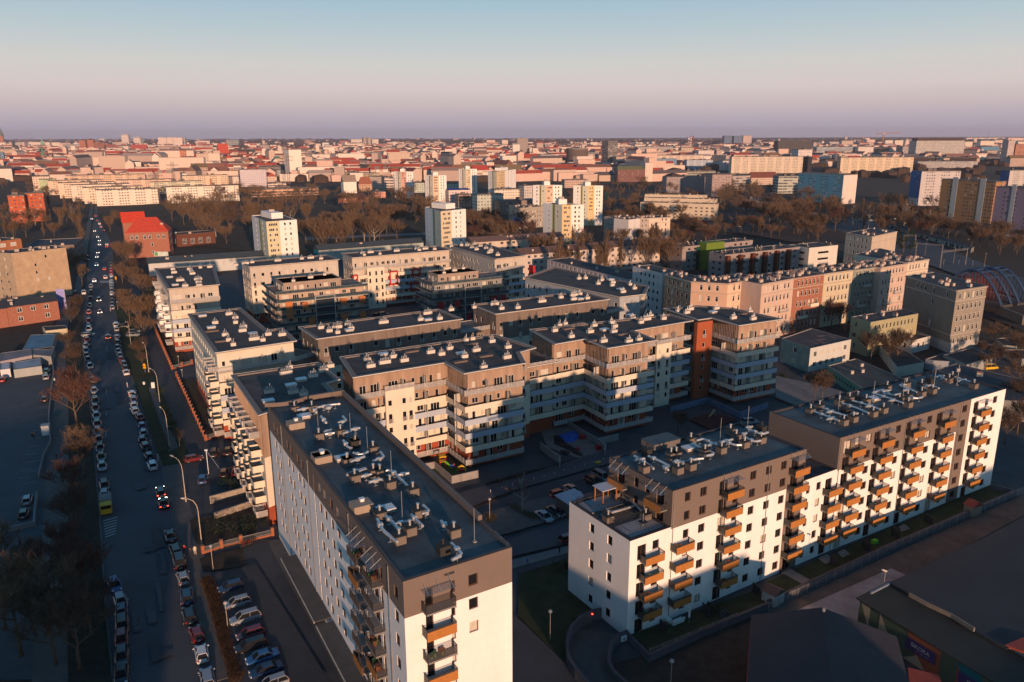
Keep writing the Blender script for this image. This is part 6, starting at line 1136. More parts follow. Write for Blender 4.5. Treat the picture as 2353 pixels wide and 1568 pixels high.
# ---- filler: the many small roofs of the far city
rnd = random.Random(77)
KINDS = [('red roofed town house among the far roofs', 'gable', [(.62, .47, .39), (.64, .52, .43), (.52, .38, .30)], RD_), ('pale flat roofed city house among the far roofs', 'flat', [(.68, .55, .47), (.64, .48, .42), (.72, .63, .56)], (.30, .24, .21)),
   ('tan flat roofed city house among the far roofs', 'flat', [(.48, .36, .27), (.55, .42, .33)], (.22, .17, .15)), ('brown roofed town house among the far roofs', 'gable', [(.52, .40, .33), (.46, .34, .28)], (.22, .11, .08)), ('dark flat roofed city building among the far roofs', 'flat', [(.22, .18, .17), (.3, .24, .22)], (.08, .07, .07))]
ndup = 0
def fill_spot():
 while True:
  x = rnd.uniform(-40, 2400); y = 333 + 95*rnd.random()**1.15
  if x > 1250 and y > 392: continue
  if 700 < x < 1300 and y > 415: continue
  if x > 2000 and y > 385: continue
  if x < 350 and y > 415: continue
  return x, y
for k in range(270):
 x, y = fill_spot(); g = G('D', x, y);
 red = .55 if (x < 700 and y < 385) or (750 < x < 1250 and 355 < y < 400) else .12
 kd = KINDS[0] if rnd.random() < red else rnd.choice(KINDS[1:4] if rnd.random() < .85 else KINDS[3:]); wv = rnd.uniform(22, 80); h = rnd.uniform(10, 19) + (8 if rnd.random() < .06 else 0); dp = rnd.uniform(10, 16); ang = R(rnd.choice((26, 26, 10, 5, -60, 116, 96)) + rnd.uniform(-6, 6))
 e_ = Vector((math.cos(ang), math.sin(ang))); a = g.xy; P = ccw(rect(a, a + e_*wv, dp)); off = Vector((a.x, a.y, 0)); root = thing('town_house', off, kd[0], 'town house', kd[0] + 's'); mb = MB(); mb.prism(P, 0, h, FW, open_top=True); mb.obj('wall', root, off, rnd.choice(kd[2]))
 if kd[1] == 'gable': gable_roof(root, off, P, h, rnd.uniform(5, 8), tuple(c*rnd.uniform(.8, 1.3) for c in kd[3]), rnd.choice((0, 3)), .3)
 else: q = MB(); q.prism(offset(P, .2), h, h + .7, FELT); q.box((P[0].x*.5 + P[2].x*.5, P[0].y*.5 + P[2].y*.5, h + .7), 5, 3, 2.2, PLASTER, ang); q.obj('roof', root, off, kd[3])
mats = {}
b = MB(); cm = [M('far_wall_%d' % i, c, .9, .2) for i, c in enumerate([(.66, .53, .45), (.54, .41, .34), (.70, .61, .54), (.44, .34, .30), (.62, .44, .37)])]; rm = [M('far_roof_%d' % i, c, .9, .2) for i, c in enumerate([RD_, (.24, .17, .15), (.33, .28, .26), (.20, .10, .08), (.12, .10, .10)])]
for k in range(3800):
 x = rnd.uniform(-60, 2420); y = 323 + 95*rnd.random()**1.45; g = G('D', x, y)
 if (x > 1500 and y > 372): continue
 ang = R(rnd.choice((26, 10, 5, 116, 96)) + rnd.uniform(-7, 7)); wv = rnd.uniform(14, 75); dp = rnd.uniform(10, 16); h = rnd.uniform(8, 17) + (rnd.uniform(8, 24) if rnd.random() < .05 else 0); e_ = Vector((math.cos(ang), math.sin(ang))); P = ccw(rect(g.xy, g.xy + e_*wv, dp))
 cw = rnd.choice(cm); cr_ = rm[0] if rnd.random() < (.4 if x < 1300 else .12) else rnd.choice(rm[1:])
 b.prism(P, 0, h, cw, open_top=True); A_ = [(*p, h) for p in P]
 if rnd.random() < .5:
  r0, r1 = (P[0] + P[3])/2, (P[1] + P[2])/2; r0, r1 = (*r0, h + 5), (*r1, h + 5); b.face([A_[0], A_[1], r1, r0], cr_); b.face([A_[2], A_[3], r0, r1], cr_); b.face([A_[3], A_[0], r0], cw); b.face([A_[1], A_[2], r1], cw)
 else: b.face(A_, cr_)
tag(b.obj('distant_rooftops'), None, None, None, 'stuff')
# ---- woods: belts of bare trees seen as one mass
def belt(name, y0, y1, n, x0=-80, x1=2440, hh=(12, 22), seed=1, m=None, dens=None):
 r = random.Random(seed); b = MB(); m = m or TWIG3
 for k in range(n):
  x = r.uniform(x0, x1); y = r.uniform(y0, y1); g = G('D', x, y); s = r.uniform(.5, 1.2)*(g.y**.5)*.45; h = r.uniform(*hh)
  pts = [(g.x + s*math.cos(i*1.047 + r.uniform(-.3, .3))*r.uniform(.7, 1.2), g.y + s*math.sin(i*1.047)*r.uniform(.7, 1.2)) for i in range(6)]; top = (g.x + r.uniform(-.3, .3)*s, g.y, h)
  mid = [((p[0] - g.x)*.9 + g.x, (p[1] - g.y)*.9 + g.y, h*r.uniform(.55, .9)) for p in pts]
  for i in range(6): j = (i+1) % 6; b.face([(*pts[i], 0), (*pts[j], 0), mid[j], mid[i]], m); b.face([mid[i], mid[j], top], m)
 o = b.obj(name); o['kind'] = 'stuff'; return o
belt('distant_woods', 321, 331, 2600, hh=(14, 24), seed=3, m=M('far_woods', (.05, .038, .036), 1, .3, .02))
belt('far_tree_belt', 331, 352, 700, hh=(9, 16), seed=5, m=M('mid_woods', (.075, .048, .036), 1, .3, .05))
belt('far_street_trees', 350, 420, 420, hh=(7, 13), seed=6, m=M('mid_woods'))
# ---- haze
hz = MB(); hz.prism([(-16000, -600), (16000, -600), (16000, 16500), (-16000, 16500)], -3, 150, ASPH, bottom=True)
hm = bpy.data.materials.new('haze'); hm.use_nodes = True; hn = hm.node_tree.nodes; hn.clear(); ho = hn.new('ShaderNodeOutputMaterial'); pv = hn.new('ShaderNodeVolumePrincipled')
pv.inputs['Color'].default_value = (.86, .78, .88, 1); pv.inputs['Density'].default_value = 4.6e-5; pv.inputs['Anisotropy'].default_value = 0.1
hm.node_tree.links.new(pv.outputs[0], ho.inputs['Volume']); hz.mats = [hm]
ho_ = hz.obj('haze'); ho_['kind'] = 'stuff'
# ================================================================ ground, streets, yards
gb = MB(); gb.face([(-15500, -500, 0), (15500, -500, 0), (15500, 16000, 0), (-15500, 16000, 0)], SOIL); struct(gb.obj('ground'))
NL = [0]
def patch(name, pts, m, z=None, kind='structure', t='D', h=0, world=False):
 """flat sheet a few millimetres above the one below; with h it is a raised slab"""
 NL[0] += 1; z = z if z is not None else .02 + NL[0]*.004; P = ccw(pts if world else W(t, pts, z)); b = MB()
 if h: b.prism(P, 0, h + NL[0]*.0005, m)
 else: b.face([(*p, z) for p in P], m)
 o = b.obj(name); o['kind'] = kind; return o
LE = [(262, 1568), (246, 1414), (231, 1196), (211, 954), (190, 796), (196, 680), (205, 600), (212, 540), (217, 500), (219, 470)]; RE = [(222, 470), (226, 500), (256, 560), (262, 640), (264, 714), (281, 808), (305, 878), (331, 951), (372, 1074), (406, 1249), (445, 1381), (494, 1568)]
lw = W('D', LE, 0); rw = W('D', RE, 0); dl = (lw[0] - lw[1]).normalized()*90; dr_ = (rw[-1] - rw[-2]).normalized()*90
patch('estate_yard', [(330, 700), (700, 560), (1300, 560), (2100, 900), (2353, 1000), (2353, 1568), (420, 1568), (340, 1000)], M('yard_asphalt', (.058, .062, .068), .85, .3, .2))
patch('left_yard', W('D', [(-300, 900), (150, 800), (180, 1560), (-300, 1568)], 0), M('yard_asphalt_blue', (.07, .08, .09), .85, .25, .2), world=True)
patch('street', [lw[0] + dl] + lw + rw + [rw[-1] + dr_], ASPH, world=True)
def strip(name, line, wd, m, h=.12, t='D', side=1, off=0.0):
 P = [G(t, x, y, 0).xy for x, y in line]; A = []; B = []
 for i, p in enumerate(P):
  d = (P[min(i+1, len(P)-1)] - P[max(i-1, 0)]).normalized(); n = Vector((d.y, -d.x))*side; A.append(p + n*off); B.append(p + n*(off + wd))
 return patch(name, A + B[::-1], m, h=h, world=True)
KB = M('kerb_stone', (.13, .13, .13), .9, .3, 1); strip('kerb', LE, .2, KB, .14, side=-1); strip('kerb', RE[2:], .2, KB, .14, side=-1)
strip('verge', LE[:5], 5.0, M('verge_soil', (.035, .034, .024), 1, .4, .5), .10, side=-1, off=.25); strip('pavement', LE[:6], 4.2, PAVE, .12, side=-1, off=5.3)
strip('verge', LE[5:], 1.5, SOIL, .10, side=-1, off=.25); strip('pavement', LE[5:], 3, PAVE, .12, side=-1, off=1.8)
strip('pavement', RE[8:], 3.4, PAVE, .12, side=-1, off=.25); strip('verge', RE[4:9], 6.0, LAWN, .10, side=-1, off=.25); strip('footpath', RE[3:9], 4.0, M('path_asphalt', (.06, .06, .065), .85, .2), .11, side=-1, off=7.0)
strip('verge', RE[1:5], 9.0, SOIL, .09, side=-1, off=.25)
# painted bay lines and the zebra
def line(t, a, b, wd=.12, m=LINE, name='painted_line', z=None):
 NL[0] += 1; A, B = G(t, *a, 0).xy, G(t, *b, 0).xy; d = (B - A).normalized(); n = Vector((-d.y, d.x))*wd/2; zz = z or .16 + NL[0]*.003
 q = MB(); q.face([(*(A + n), zz), (*(A - n), zz), (*(B - n), zz), (*(B + n), zz)], m)
 if q: o = q.obj(name); o['kind'] = 'structure'; return o
for k in range(9): line('e', (790 + k*9, 50), (787 + k*9, 66), .45, z=.24)
for k in range(7): line('i', (722 + k*2, 450 + k*19), (820 - k*2, 442 + k*19 - 18), .35, z=.22)
for k in range(10):
 x0, y0 = 300 - k*17, 1040 + k*62; line('e', (x0 + 90, y0 - 5), (x0, y0 + 5), .12, z=.2)
for k, (x, y) in enumerate([(205, 40), (190, 110), (170, 190)]): line('i', (x, y), (x + 75, y - 15), .12, z=.21)
for k in range(6): line('e', (840 - k*2, 560 + k*170), (838 - k*2, 600 + k*170), .12, z=.2)
PATCH = M('asphalt_repair', (.054, .058, .066), .85, .25, .6); PATL = M('asphalt_worn', (.082, .088, .098), .85, .3, .6); pr = random.Random(3)
for k in range(26):
 y = pr.uniform(560, 1540); q0 = lambda L_: next(a[0] + (b[0] - a[0])*(y - a[1])/(b[1] - a[1]) for a, b in zip(L_, L_[1:]) if min(a[1], b[1]) <= y <= max(a[1], b[1])); xl, xr = q0(LE), q0(RE); x = xl + (xr - xl)*pr.uniform(.25, .75); g = G('D', x, y); wd_, ln_ = pr.uniform(.5, 2.2), pr.uniform(1, 9); u_ = Vector((-.47, .88)); v_ = Vector((.88, .47))
 patch('road_patch', [g.xy, g.xy + v_*wd_, g.xy + v_*wd_ + u_*ln_, g.xy + u_*ln_], pr.choice((PATCH, PATCH, PATL)), world=True)
for k in range(9): line('i', (1500 + k*34, 842 + k*88), (1610 + k*34, 815 + k*88), .1, z=.3)
for k in range(5): line('k', (-40 + k*85, 520 - k*22), (-90 + k*85, 440 - k*22), .1, z=.3)
LGHT = M('pale_concrete', (.20, .18, .17), .9, .25, .4)
patch('lawn', [(965, 605), (1150, 570), (1205, 778), (1042, 790)], LAWN, t='e'); patch('lawn', [(1072, 882), (1150, 872), (1330, 1360), (1235, 1398)], LAWN, t='e')
patch('garden_soil', [(1215, 430), (1310, 420), (1505, 690), (1365, 705)], SOIL, t='e', h=.2); patch('garden_soil', [(1392, 812), (1522, 808), (1750, 1245), (1615, 1265)], SOIL, t='e', h=.2)
patch('planting_bed', [(1320, 430), (1784, 320), (1784, 560), (1420, 650), (1350, 560)], SOIL, t='i', h=.15); patch('planting_bed', [(1390, 700), (1690, 620), (1700, 750), (1420, 790)], SOIL, t='i', h=.15)
patch('car_park', [(1470, 815), (1784, 740), (2300, 1568), (1784, 1568), (1640, 1568)], M('car_park_asphalt', (.05, .053, .058), .85, .25, .2), t='i')
patch('walkway', [(1860, 570), (1945, 560), (2500, 1500), (2400, 1568)], PAVE, t='i', h=.1)
# courtyard
patch('inner_road', [(-420, 260), (0, 150), (690, -60), (720, 30), (0, 230), (-420, 400)], ASPH, t='k'); patch('inner_road', [(-200, 640), (0, 560), (410, 440), (640, 400), (560, 560), (0, 690), (-260, 760)], ASPH, t='k')
patch('parking_bays', [(-330, 430), (0, 330), (430, 230), (410, 400), (0, 520), (-260, 590)], M('bay_paving', (.10, .10, .095), .85, .2), t='k'); patch('pavement', [(-60, 780), (410, 650), (410, 600), (-60, 720)], LGHT, t='k', h=.1)
patch('lawn', [(50, 800), (405, 690), (405, 900), (610, 1050), (430, 1120), (370, 1260), (400, 1470), (40, 1090)], LAWN, t='k', h=.12); patch('access_road', [(-200, 1160), (20, 1100), (420, 1480), (500, 1700), (-200, 1700)], M('yard_asphalt'), t='k')
patch('lawn', [(940, 1360), (1640, 1060), (2000, 1150), (1500, 1700), (560, 1700), (700, 1420)], SOIL, t='k', h=.05)
patch('garden_lawn', [(830, 1230), (1100, 1130), (1784, 890), (1784, 1000), (960, 1350)], LAWN, t='k', h=.3); patch('garden_lawn', [(0, 860), (1560, 170), (1700, 240), (0, 990)], LAWN, t='l', h=.3)
for p_ in ([(95, 800), (240, 880), (290, 850), (150, 770)], [(350, 700), (400, 740), (465, 710), (410, 670)], [(485, 660), (520, 695), (570, 670), (530, 635)], [(915, 480), (930, 515), (990, 495), (950, 460)]): patch('garden_terrace', p_, LGHT, t='l', h=.34)
patch('dirt_strip', [(0, 1060), (1784, 240), (1900, 330), (985, 820), (860, 770), (180, 1070)], M('dirt_track', (.13, .095, .075), 1, .35, .3), t='l', h=.06)
patch('slab_yard', [(180, 1062), (860, 762), (990, 822), (600, 1160)], M('slab_concrete_yard', (.34, .28, .25), .9, .3, .35), t='l', h=.1)
for k in range(1, 7):
 a0 = (180 + 680*k/7, 1062 - 300*k/7); line('l', a0, (a0[0] + 90, a0[1] + 50), .12, M('joint_dark', (.04, .035, .03), 1), 'slab_joint', .13)
line('l', (260, 1095), (930, 795), .12, M('joint_dark'), 'slab_joint', .132); line('l', (380, 1130), (960, 850), .12, M('joint_dark'), 'slab_joint', .134)
patch('sand_yard', [(735, 225), (1050, 150), (1640, 520), (1290, 625), (830, 465)], M('sandy_paving', (.19, .155, .14), .95, .25, .6), t='B', h=.12)
patch('planting_strip', [(0, 1120), (0, 960), (1640, 560), (1690, 690)], SOIL, t='B', h=.1); patch('planting_strip', [(1250, 380), (1784, 200), (1784, 240), (1270, 440)], SOIL, t='j', h=.1)
patch('playground_turf', [(1305, 1482), (1430, 1435), (1640, 1530), (1500, 1568)], M('green_turf', (.03, .07, .02), .95, .2), t='f', h=.12)
patch('clinic_yard', [(60, 790), (470, 880), (760, 960), (300, 1060), (60, 960)], LGHT, t='h'); patch('right_yard', [(1500, 540), (2007, 520), (2007, 900), (1560, 720)], M('yard_asphalt'), t='h')
patch('parkland', [(330, 470), (1000, 430), (1220, 540), (1180, 600), (700, 590), (400, 560)], M('park_floor', (.045, .036, .024), 1, .45, .05)); patch('park_path', [(700, 545), (980, 535), (990, 539), (700, 552)], LGHT)
patch('railway_bed', [(1440, 470), (1900, 500), (2120, 620), (2353, 700), (2353, 760), (2050, 650), (1850, 560), (1440, 500)], M('ballast', (.05, .04, .036), 1, .3, .3)); patch('rail_road', [(1980, 500), (2353, 640), (2353, 690), (1900, 520)], ASPH)
for k in range(5):
 for s in (0, .35): line('D', (1700 + k*4, 492 + k*3.2 + s), (2353, 722 - k*9 + s*2), .25, STEEL, 'rail', .3 + k*.002)
# ---- walls and fences
def wall_line(name, t, pts, z, th, m, label, cat='wall', cap=None, z0=0, world=False):
 P = pts if world else W(t, pts, z); off = Vector((*P[0], 0)); b = MB()
 for i in range(len(P) - 1):
  d = P[i+1] - P[i]; mid = (P[i] + P[i+1])/2; ang = math.atan2(d.y, d.x); b.box((mid.x, mid.y, z0), d.length + th*.8, th, z - z0 + i*.004, m, ang)
  if cap: b.box((mid.x, mid.y, z + i*.004), d.length + th, th + .1, .08 + i*.003, cap, ang)
 o = b.obj(name, None, off); o.location = off; return tag(o, label, cat)
CAPD = M('wall_cap_dark', (.06, .06, .07), .6)
wall_line('ramp_wall', 'k', [(615, 1055), (560, 1068), (480, 1108), (415, 1175), (388, 1250), (385, 1330), (400, 1400), (450, 1480), (540, 1580), (700, 1800)], 1.9, .35, M('ramp_render', (.10, .10, .11), .8, .15), 'dark curved outer wall of the garage ramp under the middle white block', cap=CAPD)
wall_line('ramp_wall', 'k', [(800, 1212), (740, 1235), (695, 1285), (678, 1350), (676, 1425), (710, 1490), (830, 1600), (1000, 1800)], 1.5, .35, M('ramp_render'), 'dark curved inner wall of the garage ramp next to the air conditioner', cap=CAPD)
patch('ramp', [(640, 1200), (800, 1225), (690, 1300), (680, 1430), (850, 1620), (560, 1620), (400, 1400), (400, 1280), (450, 1180)], M('ramp_concrete', (.09, .08, .075), .9, .2), t='k', h=.16)
wall_line('garden_wall', 'k', [(808, 1225), (957, 1375), (1300, 1215), (1784, 1015)], 1.2, .3, M('garden_wall_grey', (.10, .10, .12), .85, .15), 'grey garden retaining wall around the corner of the middle white block', cap=CAPD)
wall_line('garden_wall', 'l', [(0, 1000), (820, 620), (1720, 232), (1560, 190)], 1.2, .3, M('garden_wall_grey'), 'long grey garden retaining wall below the far white block', cap=CAPD)
def mesh_fence(t, l, h, label, z0=0.0):
 P = W(t, l, z0); off = Vector((*P[0], 0)); rt = thing('wire_fence', off, label, 'fence'); b = MB()
 for i in range(len(P) - 1):
  d = P[i+1] - P[i]; n = int(d.length/2.5) + 1; ang = math.atan2(d.y, d.x); mid = (P[i] + P[i+1])/2
  for k in range(n + 1): q = P[i] + d*k/n; inst('post', FPOST, rt, Vector((q.x, q.y, z0)) - off, ang, (1, 1, h))
  for z in range(7): b.box((mid.x, mid.y, z0 + .1 + z*h/7), d.length, .02, .02, GREYM, ang)
  for k in range(int(d.length/.4)): q = P[i] + d*(k*.4/d.length); b.box((q.x, q.y, z0), .015, .015, h, GREYM, ang)
 b.obj('wire_mesh', rt, off); return rt
FPOST = MB(); FPOST.box((0, 0, 0), .06, .06, 1, GREYM); FPOST = FPOST.mesh('post')
mesh_fence('l', [(0, 1075), (820, 680), (1784, 250)], 1.6, 'wire fence running along the dirt strip beyond the garden wall')
mesh_fence('k', [(955, 1400), (1560, 1150)], 1.6, 'wire fence in front of the middle block garden')
PIER = MB(); PIER.box((0, 0, 0), .5, .5, 1.5, M('pier_brick', (.36, .12, .06), .9, .25, 2)); PIER.box((0, 0, 1.5), .62, .62, .1, M('pier_cap', (.32, .14, .08), .9)); PIER = PIER.mesh('pier')
def brick_fence(t, l, label, sp=3.0, gate=False):
 P = W(t, l, 0); off = Vector((*P[0], 0)); rt = thing('pier_fence', off, label, 'fence', 'fences with brick piers'); b = MB(); r = MB()
 for i in range(len(P) - 1):
  d = P[i+1] - P[i]; n = max(1, round(d.length/sp)); ang = math.atan2(d.y, d.x); mid = (P[i] + P[i+1])/2
  for k in range(n + (i == len(P) - 2)): q = P[i] + d*k/n; inst('pier', PIER, rt, Vector((q.x, q.y, 0)) - off, ang)
  b.box((mid.x, mid.y, 0), d.length, .22, .35, M('pier_brick'), ang)
  for k in range(int(d.length/.16)): q = P[i] + d*(k*.16/d.length); r.box((q.x, q.y, .35), .03, .03, .85, GREYM, ang)
  for z in (.45, 1.15): r.box((mid.x, mid.y, z), d.length, .04, .04, GREYM, ang)
 b.obj('base_wall', rt, off); r.obj('bars', rt, off)
brick_fence('e', [(1210, 420), (1350, 742)], 'brick pier fence by the first garden, beside the street path farther away'); brick_fence('e', [(1350, 742), (1505, 700)], 'short brick pier fence closing the first garden'); brick_fence('e', [(1385, 798), (1612, 1300)], 'brick pier fence along the second garden, nearer'); brick_fence('e', [(1612, 1300), (1765, 1250)], 'short brick pier fence closing the second garden near the parked black cars')
brick_fence('i', [(1415, 672), (1545, 630), (1680, 598), (1900, 545)], 'brick pier fence with bicycles by the small hedge garden', 4.2)
for pts, z, lb in (([(1465, 270), (1715, 205)], 1.6, 'low pale concrete wall by the garage entry, upper one'), ([(1498, 385), (1784, 290)], 1.4, 'low pale concrete wall by the garage entry, lower one')): wall_line('concrete_wall', 'i', pts, z, .4, M('pale_wall', (.34, .29, .24), .9, .2), lb)
wall_line('concrete_wall', 'i', [(-60, 510), (235, 445), (240, 360), (255, 240)], 1.0, .4, M('pale_wall2', (.20, .20, .20), .9, .2), 'low grey retaining wall at the corner of the left car park')
wall_line('concrete_wall', 'e', [(405, 640), (420, 760), (400, 900), (380, 1100), (395, 1300), (340, 1400), (300, 1568)], .9, .3, M('pale_wall2'), 'low grey wall between the left car park and the pavement')
wall_line('concrete_wall', 'B', [(1060, 72), (1300, 230), (1540, 362), (1820, 300)], 1.6, .25, M('court_wall', (.28, .26, .25), .9, .15), 'grey garden wall between the sand yard and the middle balcony tower'); wall_line('concrete_wall', 'B', [(1540, 362), (1645, 445), (1640, 520)], 1.8, .25, M('court_wall'), 'short grey wall corner by the red containers'); wall_line('concrete_wall', 'B', [(740, 420), (890, 530), (1010, 610), (1005, 690)], 1.8, .25, M('court_wall'), 'grey garden wall below the left balcony tower')
wall_line('concrete_wall', 'j', [(1165, 45), (1245, 30), (1365, 130), (1545, 90)], 1.7, .25, M('court_wall'), 'grey wall around the small playground'); wall_line('blue_wall', 'g', [(1245, 1035), (1530, 960), (1790, 1075), (2007, 1000)], 1.6, .25, M('blue_wall_paint', (.10, .16, .26), .9, .15), 'bluish garden wall below the right balcony tower')
# ---- bottom right corner: dark roofs and the painted workshop
def px_prism(name, t, pts, z1, z0, m, top, label, cat, extra=None):
 P = ccw(W(t, pts, z1)); off = Vector((*P[0], 0)); rt = thing(name, off, label, cat); b = MB(); b.prism(P, z0, z1, m, open_top=True); b.obj('wall', rt, off); b = MB(); b.prism(offset(P, .25), z1, z1 + .15, top, bottom=True); b.obj('roof', rt, off); return rt, off, P
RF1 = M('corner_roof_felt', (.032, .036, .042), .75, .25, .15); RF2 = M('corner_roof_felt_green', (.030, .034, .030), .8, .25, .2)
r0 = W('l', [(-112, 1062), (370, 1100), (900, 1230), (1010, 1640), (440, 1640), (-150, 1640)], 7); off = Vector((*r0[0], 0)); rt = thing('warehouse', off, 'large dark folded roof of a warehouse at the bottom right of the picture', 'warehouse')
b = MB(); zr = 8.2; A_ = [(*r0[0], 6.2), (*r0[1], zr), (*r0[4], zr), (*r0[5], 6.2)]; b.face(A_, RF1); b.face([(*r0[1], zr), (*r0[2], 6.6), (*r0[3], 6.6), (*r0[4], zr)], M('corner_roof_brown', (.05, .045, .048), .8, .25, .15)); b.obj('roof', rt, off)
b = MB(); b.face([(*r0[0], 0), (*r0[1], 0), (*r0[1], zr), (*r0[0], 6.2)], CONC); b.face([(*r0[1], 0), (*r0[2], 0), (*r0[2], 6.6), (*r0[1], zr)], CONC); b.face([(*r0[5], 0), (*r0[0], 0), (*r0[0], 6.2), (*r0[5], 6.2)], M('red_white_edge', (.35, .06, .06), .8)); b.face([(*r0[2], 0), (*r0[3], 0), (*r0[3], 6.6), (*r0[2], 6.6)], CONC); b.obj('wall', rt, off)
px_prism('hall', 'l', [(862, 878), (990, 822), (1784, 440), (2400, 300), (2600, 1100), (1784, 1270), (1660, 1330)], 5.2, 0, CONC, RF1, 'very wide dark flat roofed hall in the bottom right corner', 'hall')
# painted workshop: facade mural of triangles, windows, shop signs
a, b_ = G('l', 642, 990, 4.8).xy, G('l', 1800, 1700, 4.8).xy; e_ = (b_ - a).normalized(); nv = Vector((e_.y, -e_.x)); Lw = (b_ - a).length
c1 = G('l', 850, 885, 4.8).xy; dep = (c1 - a); P = [a, b_, b_ + dep, a + dep]; off = Vector((*a, 0)); rt = thing('painted_workshop', off, 'low workshop painted with green, cream, orange and teal triangles and purple signs', 'workshop')
MUR = [M('mural_' + n, c, .85, .12) for n, c in (('green', (.05, .09, .06)), ('cream', (.28, .26, .2)), ('orange', (.22, .07, .04)), ('teal', (.0, .11, .14)))]
b = MB(); f = lambda u, z: (*(a + e_*u), z)
pl = facade(b, a, b_, 0, 4.8, [(1.9, 3.4, 1.6, 3.2, 'w'), (6.2, 7.5, 1.6, 3.0, 'w'), (13.0, 15.0, 1.4, 3.2, 'w'), (20.5, 21.9, .2, 2.6, 'd')], MUR[0], .15); b.prism([a + dep*.001, b_, b_ + dep, a + dep], 0, 4.7, MUR[0], open_top=True)
def tri(pts, m, k): b.face([(*(a + e_*u + nv*(.02 + .004*k)), z) for u, z in pts], m)
for k, (pts, m) in enumerate([([(0, 4.8), (1.9, 1.0), (0.1, .8)], MUR[0]), ([(.2, 4.7), (1.85, 4.7), (1.85, 1.0)], MUR[1]), ([(3.45, 4.7), (3.45, 1.0), (6.1, .4)], MUR[1]), ([(7.6, 4.7), (12.8, 4.7), (12.9, .2), (10, .2)], MUR[2]), ([(7.6, .2), (9.6, 1.8), (11, .2)], MUR[1]),
  ([(15.1, 4.7), (15.1, .2), (20.4, .2), (18, 4.7)], MUR[3]), ([(15.1, 4.0), (18, .2), (15.1, .2)], MUR[2]), ([(22, 4.7), (22, .2), (Lw - .1, .2), (Lw - .1, 4.7)], MUR[3])]): tri(pts, m, k)
b.obj('wall', rt, off); put_windows(rt, off, pl, 'w', 0); b = MB(); b.prism(offset(ccw(P), .4), 4.8, 5.0, RF2, bottom=True); b.obj('roof', rt, off)
b = MB(); b.prism(ccw([a + dep*.3, a + dep*.99, a + dep*.99 + e_*.3, a + dep*.3 + e_*.3]), 5.0, 5.3, M('zinc_edge', (.16, .2, .26), .5)); b.obj('roof_edge', rt, off)
def sign(u, z, wd, hh, text, size, lb, sub=None):
 p = a + e_*u + nv*.14; g = thing('shop_sign', Vector((*p, z)), 'purple shop sign lettered %s on the painted workshop, %s' % (text, lb), 'shop sign', None, math.atan2(e_.y, e_.x)); q = MB(); q.box((0, .04, 0), wd, .08, hh, M('sign_purple', (.045, .03, .12), .6, .1)); q.obj('panel', g)
 if sub: q = MB(); [q.box((-wd*.1 + i*wd*.16, -.01, hh*.22), wd*.12, .02, .07, M('sign_fine_print', (.3, .3, .36), .7)) for i in range(3)]; q.obj('fine_print', g)
 if text:
  cu = bpy.data.curves.new('lettering', 'FONT'); cu.body = text; cu.size = size; cu.extrude = .01; cu.align_x = 'CENTER'; cu.materials.append(M('sign_white', (.55, .55, .6), .6)); o = bpy.data.objects.new('lettering', cu); bpy.context.view_layer.update(); me = bpy.data.meshes.new_from_object(o); bpy.data.objects.remove(o); o = bpy.data.objects.new('lettering', me); C.objects.link(o); o.parent = g; o.location = (0, -.03, hh*.45); o.rotation_euler = (math.pi/2, 0, 0)
sign(10.0, 2.0, 4.4, 1.7, 'SIKORA', .8, 'the large one on orange', True); sign(17.6, 1.9, 4.4, 1.5, 'SIKORA', .55, 'middle one beside the teal triangle', True); sign(24.5, 2.1, 3.2, 1.2, 'SIKORA', .5, 'small one on the teal wall')
px_prism('canopy_roof', 'l', [(990, 1482), (1180, 1530), (1210, 1640), (1010, 1640)], 3.6, 3.4, RED, M('red_corrugated', (.30, .055, .035), .7, .2, 2, streak=1), 'red corrugated canopy roof between the two dark roofs at the bottom', 'canopy')
px_prism('canopy_roof', 'l', [(1680, 1315), (1784, 1270), (1900, 1300), (1900, 1400)], 5.6, 5.3, RED, M('red_corrugated'), 'red roof corner at the right picture edge above the teal wall', 'canopy')
wall_line('roof_parapet', 'l', [(990, 945), (1110, 1010), (1280, 1090), (1435, 1185)], 5.9, .25, M('parapet_beige', (.20, .17, .14), .9, .2), 'low beige parapet line across the dark roofs at the bottom right', z0=5.3)
# car port beside the middle block
P = ccw(W('B', [(930, 1155), (1210, 1060), (1350, 1160), (1145, 1300)], 2.6)); off = Vector((*P[0], 0)); rt = thing('bin_shelter', off, 'flat pale roofed bin shelter beside the middle white block', 'shelter'); b = MB(); b.prism(P, 2.5, 2.65, M('zinc_roof', (.42, .42, .48), .5, .15), bottom=True); b.obj('roof', rt, off); b = MB(); b.prism(offset(P, -.3), 0, 2.5, M('shelter_grey', (.13, .12, .12), .9, .1)); b.obj('wall', rt, off)
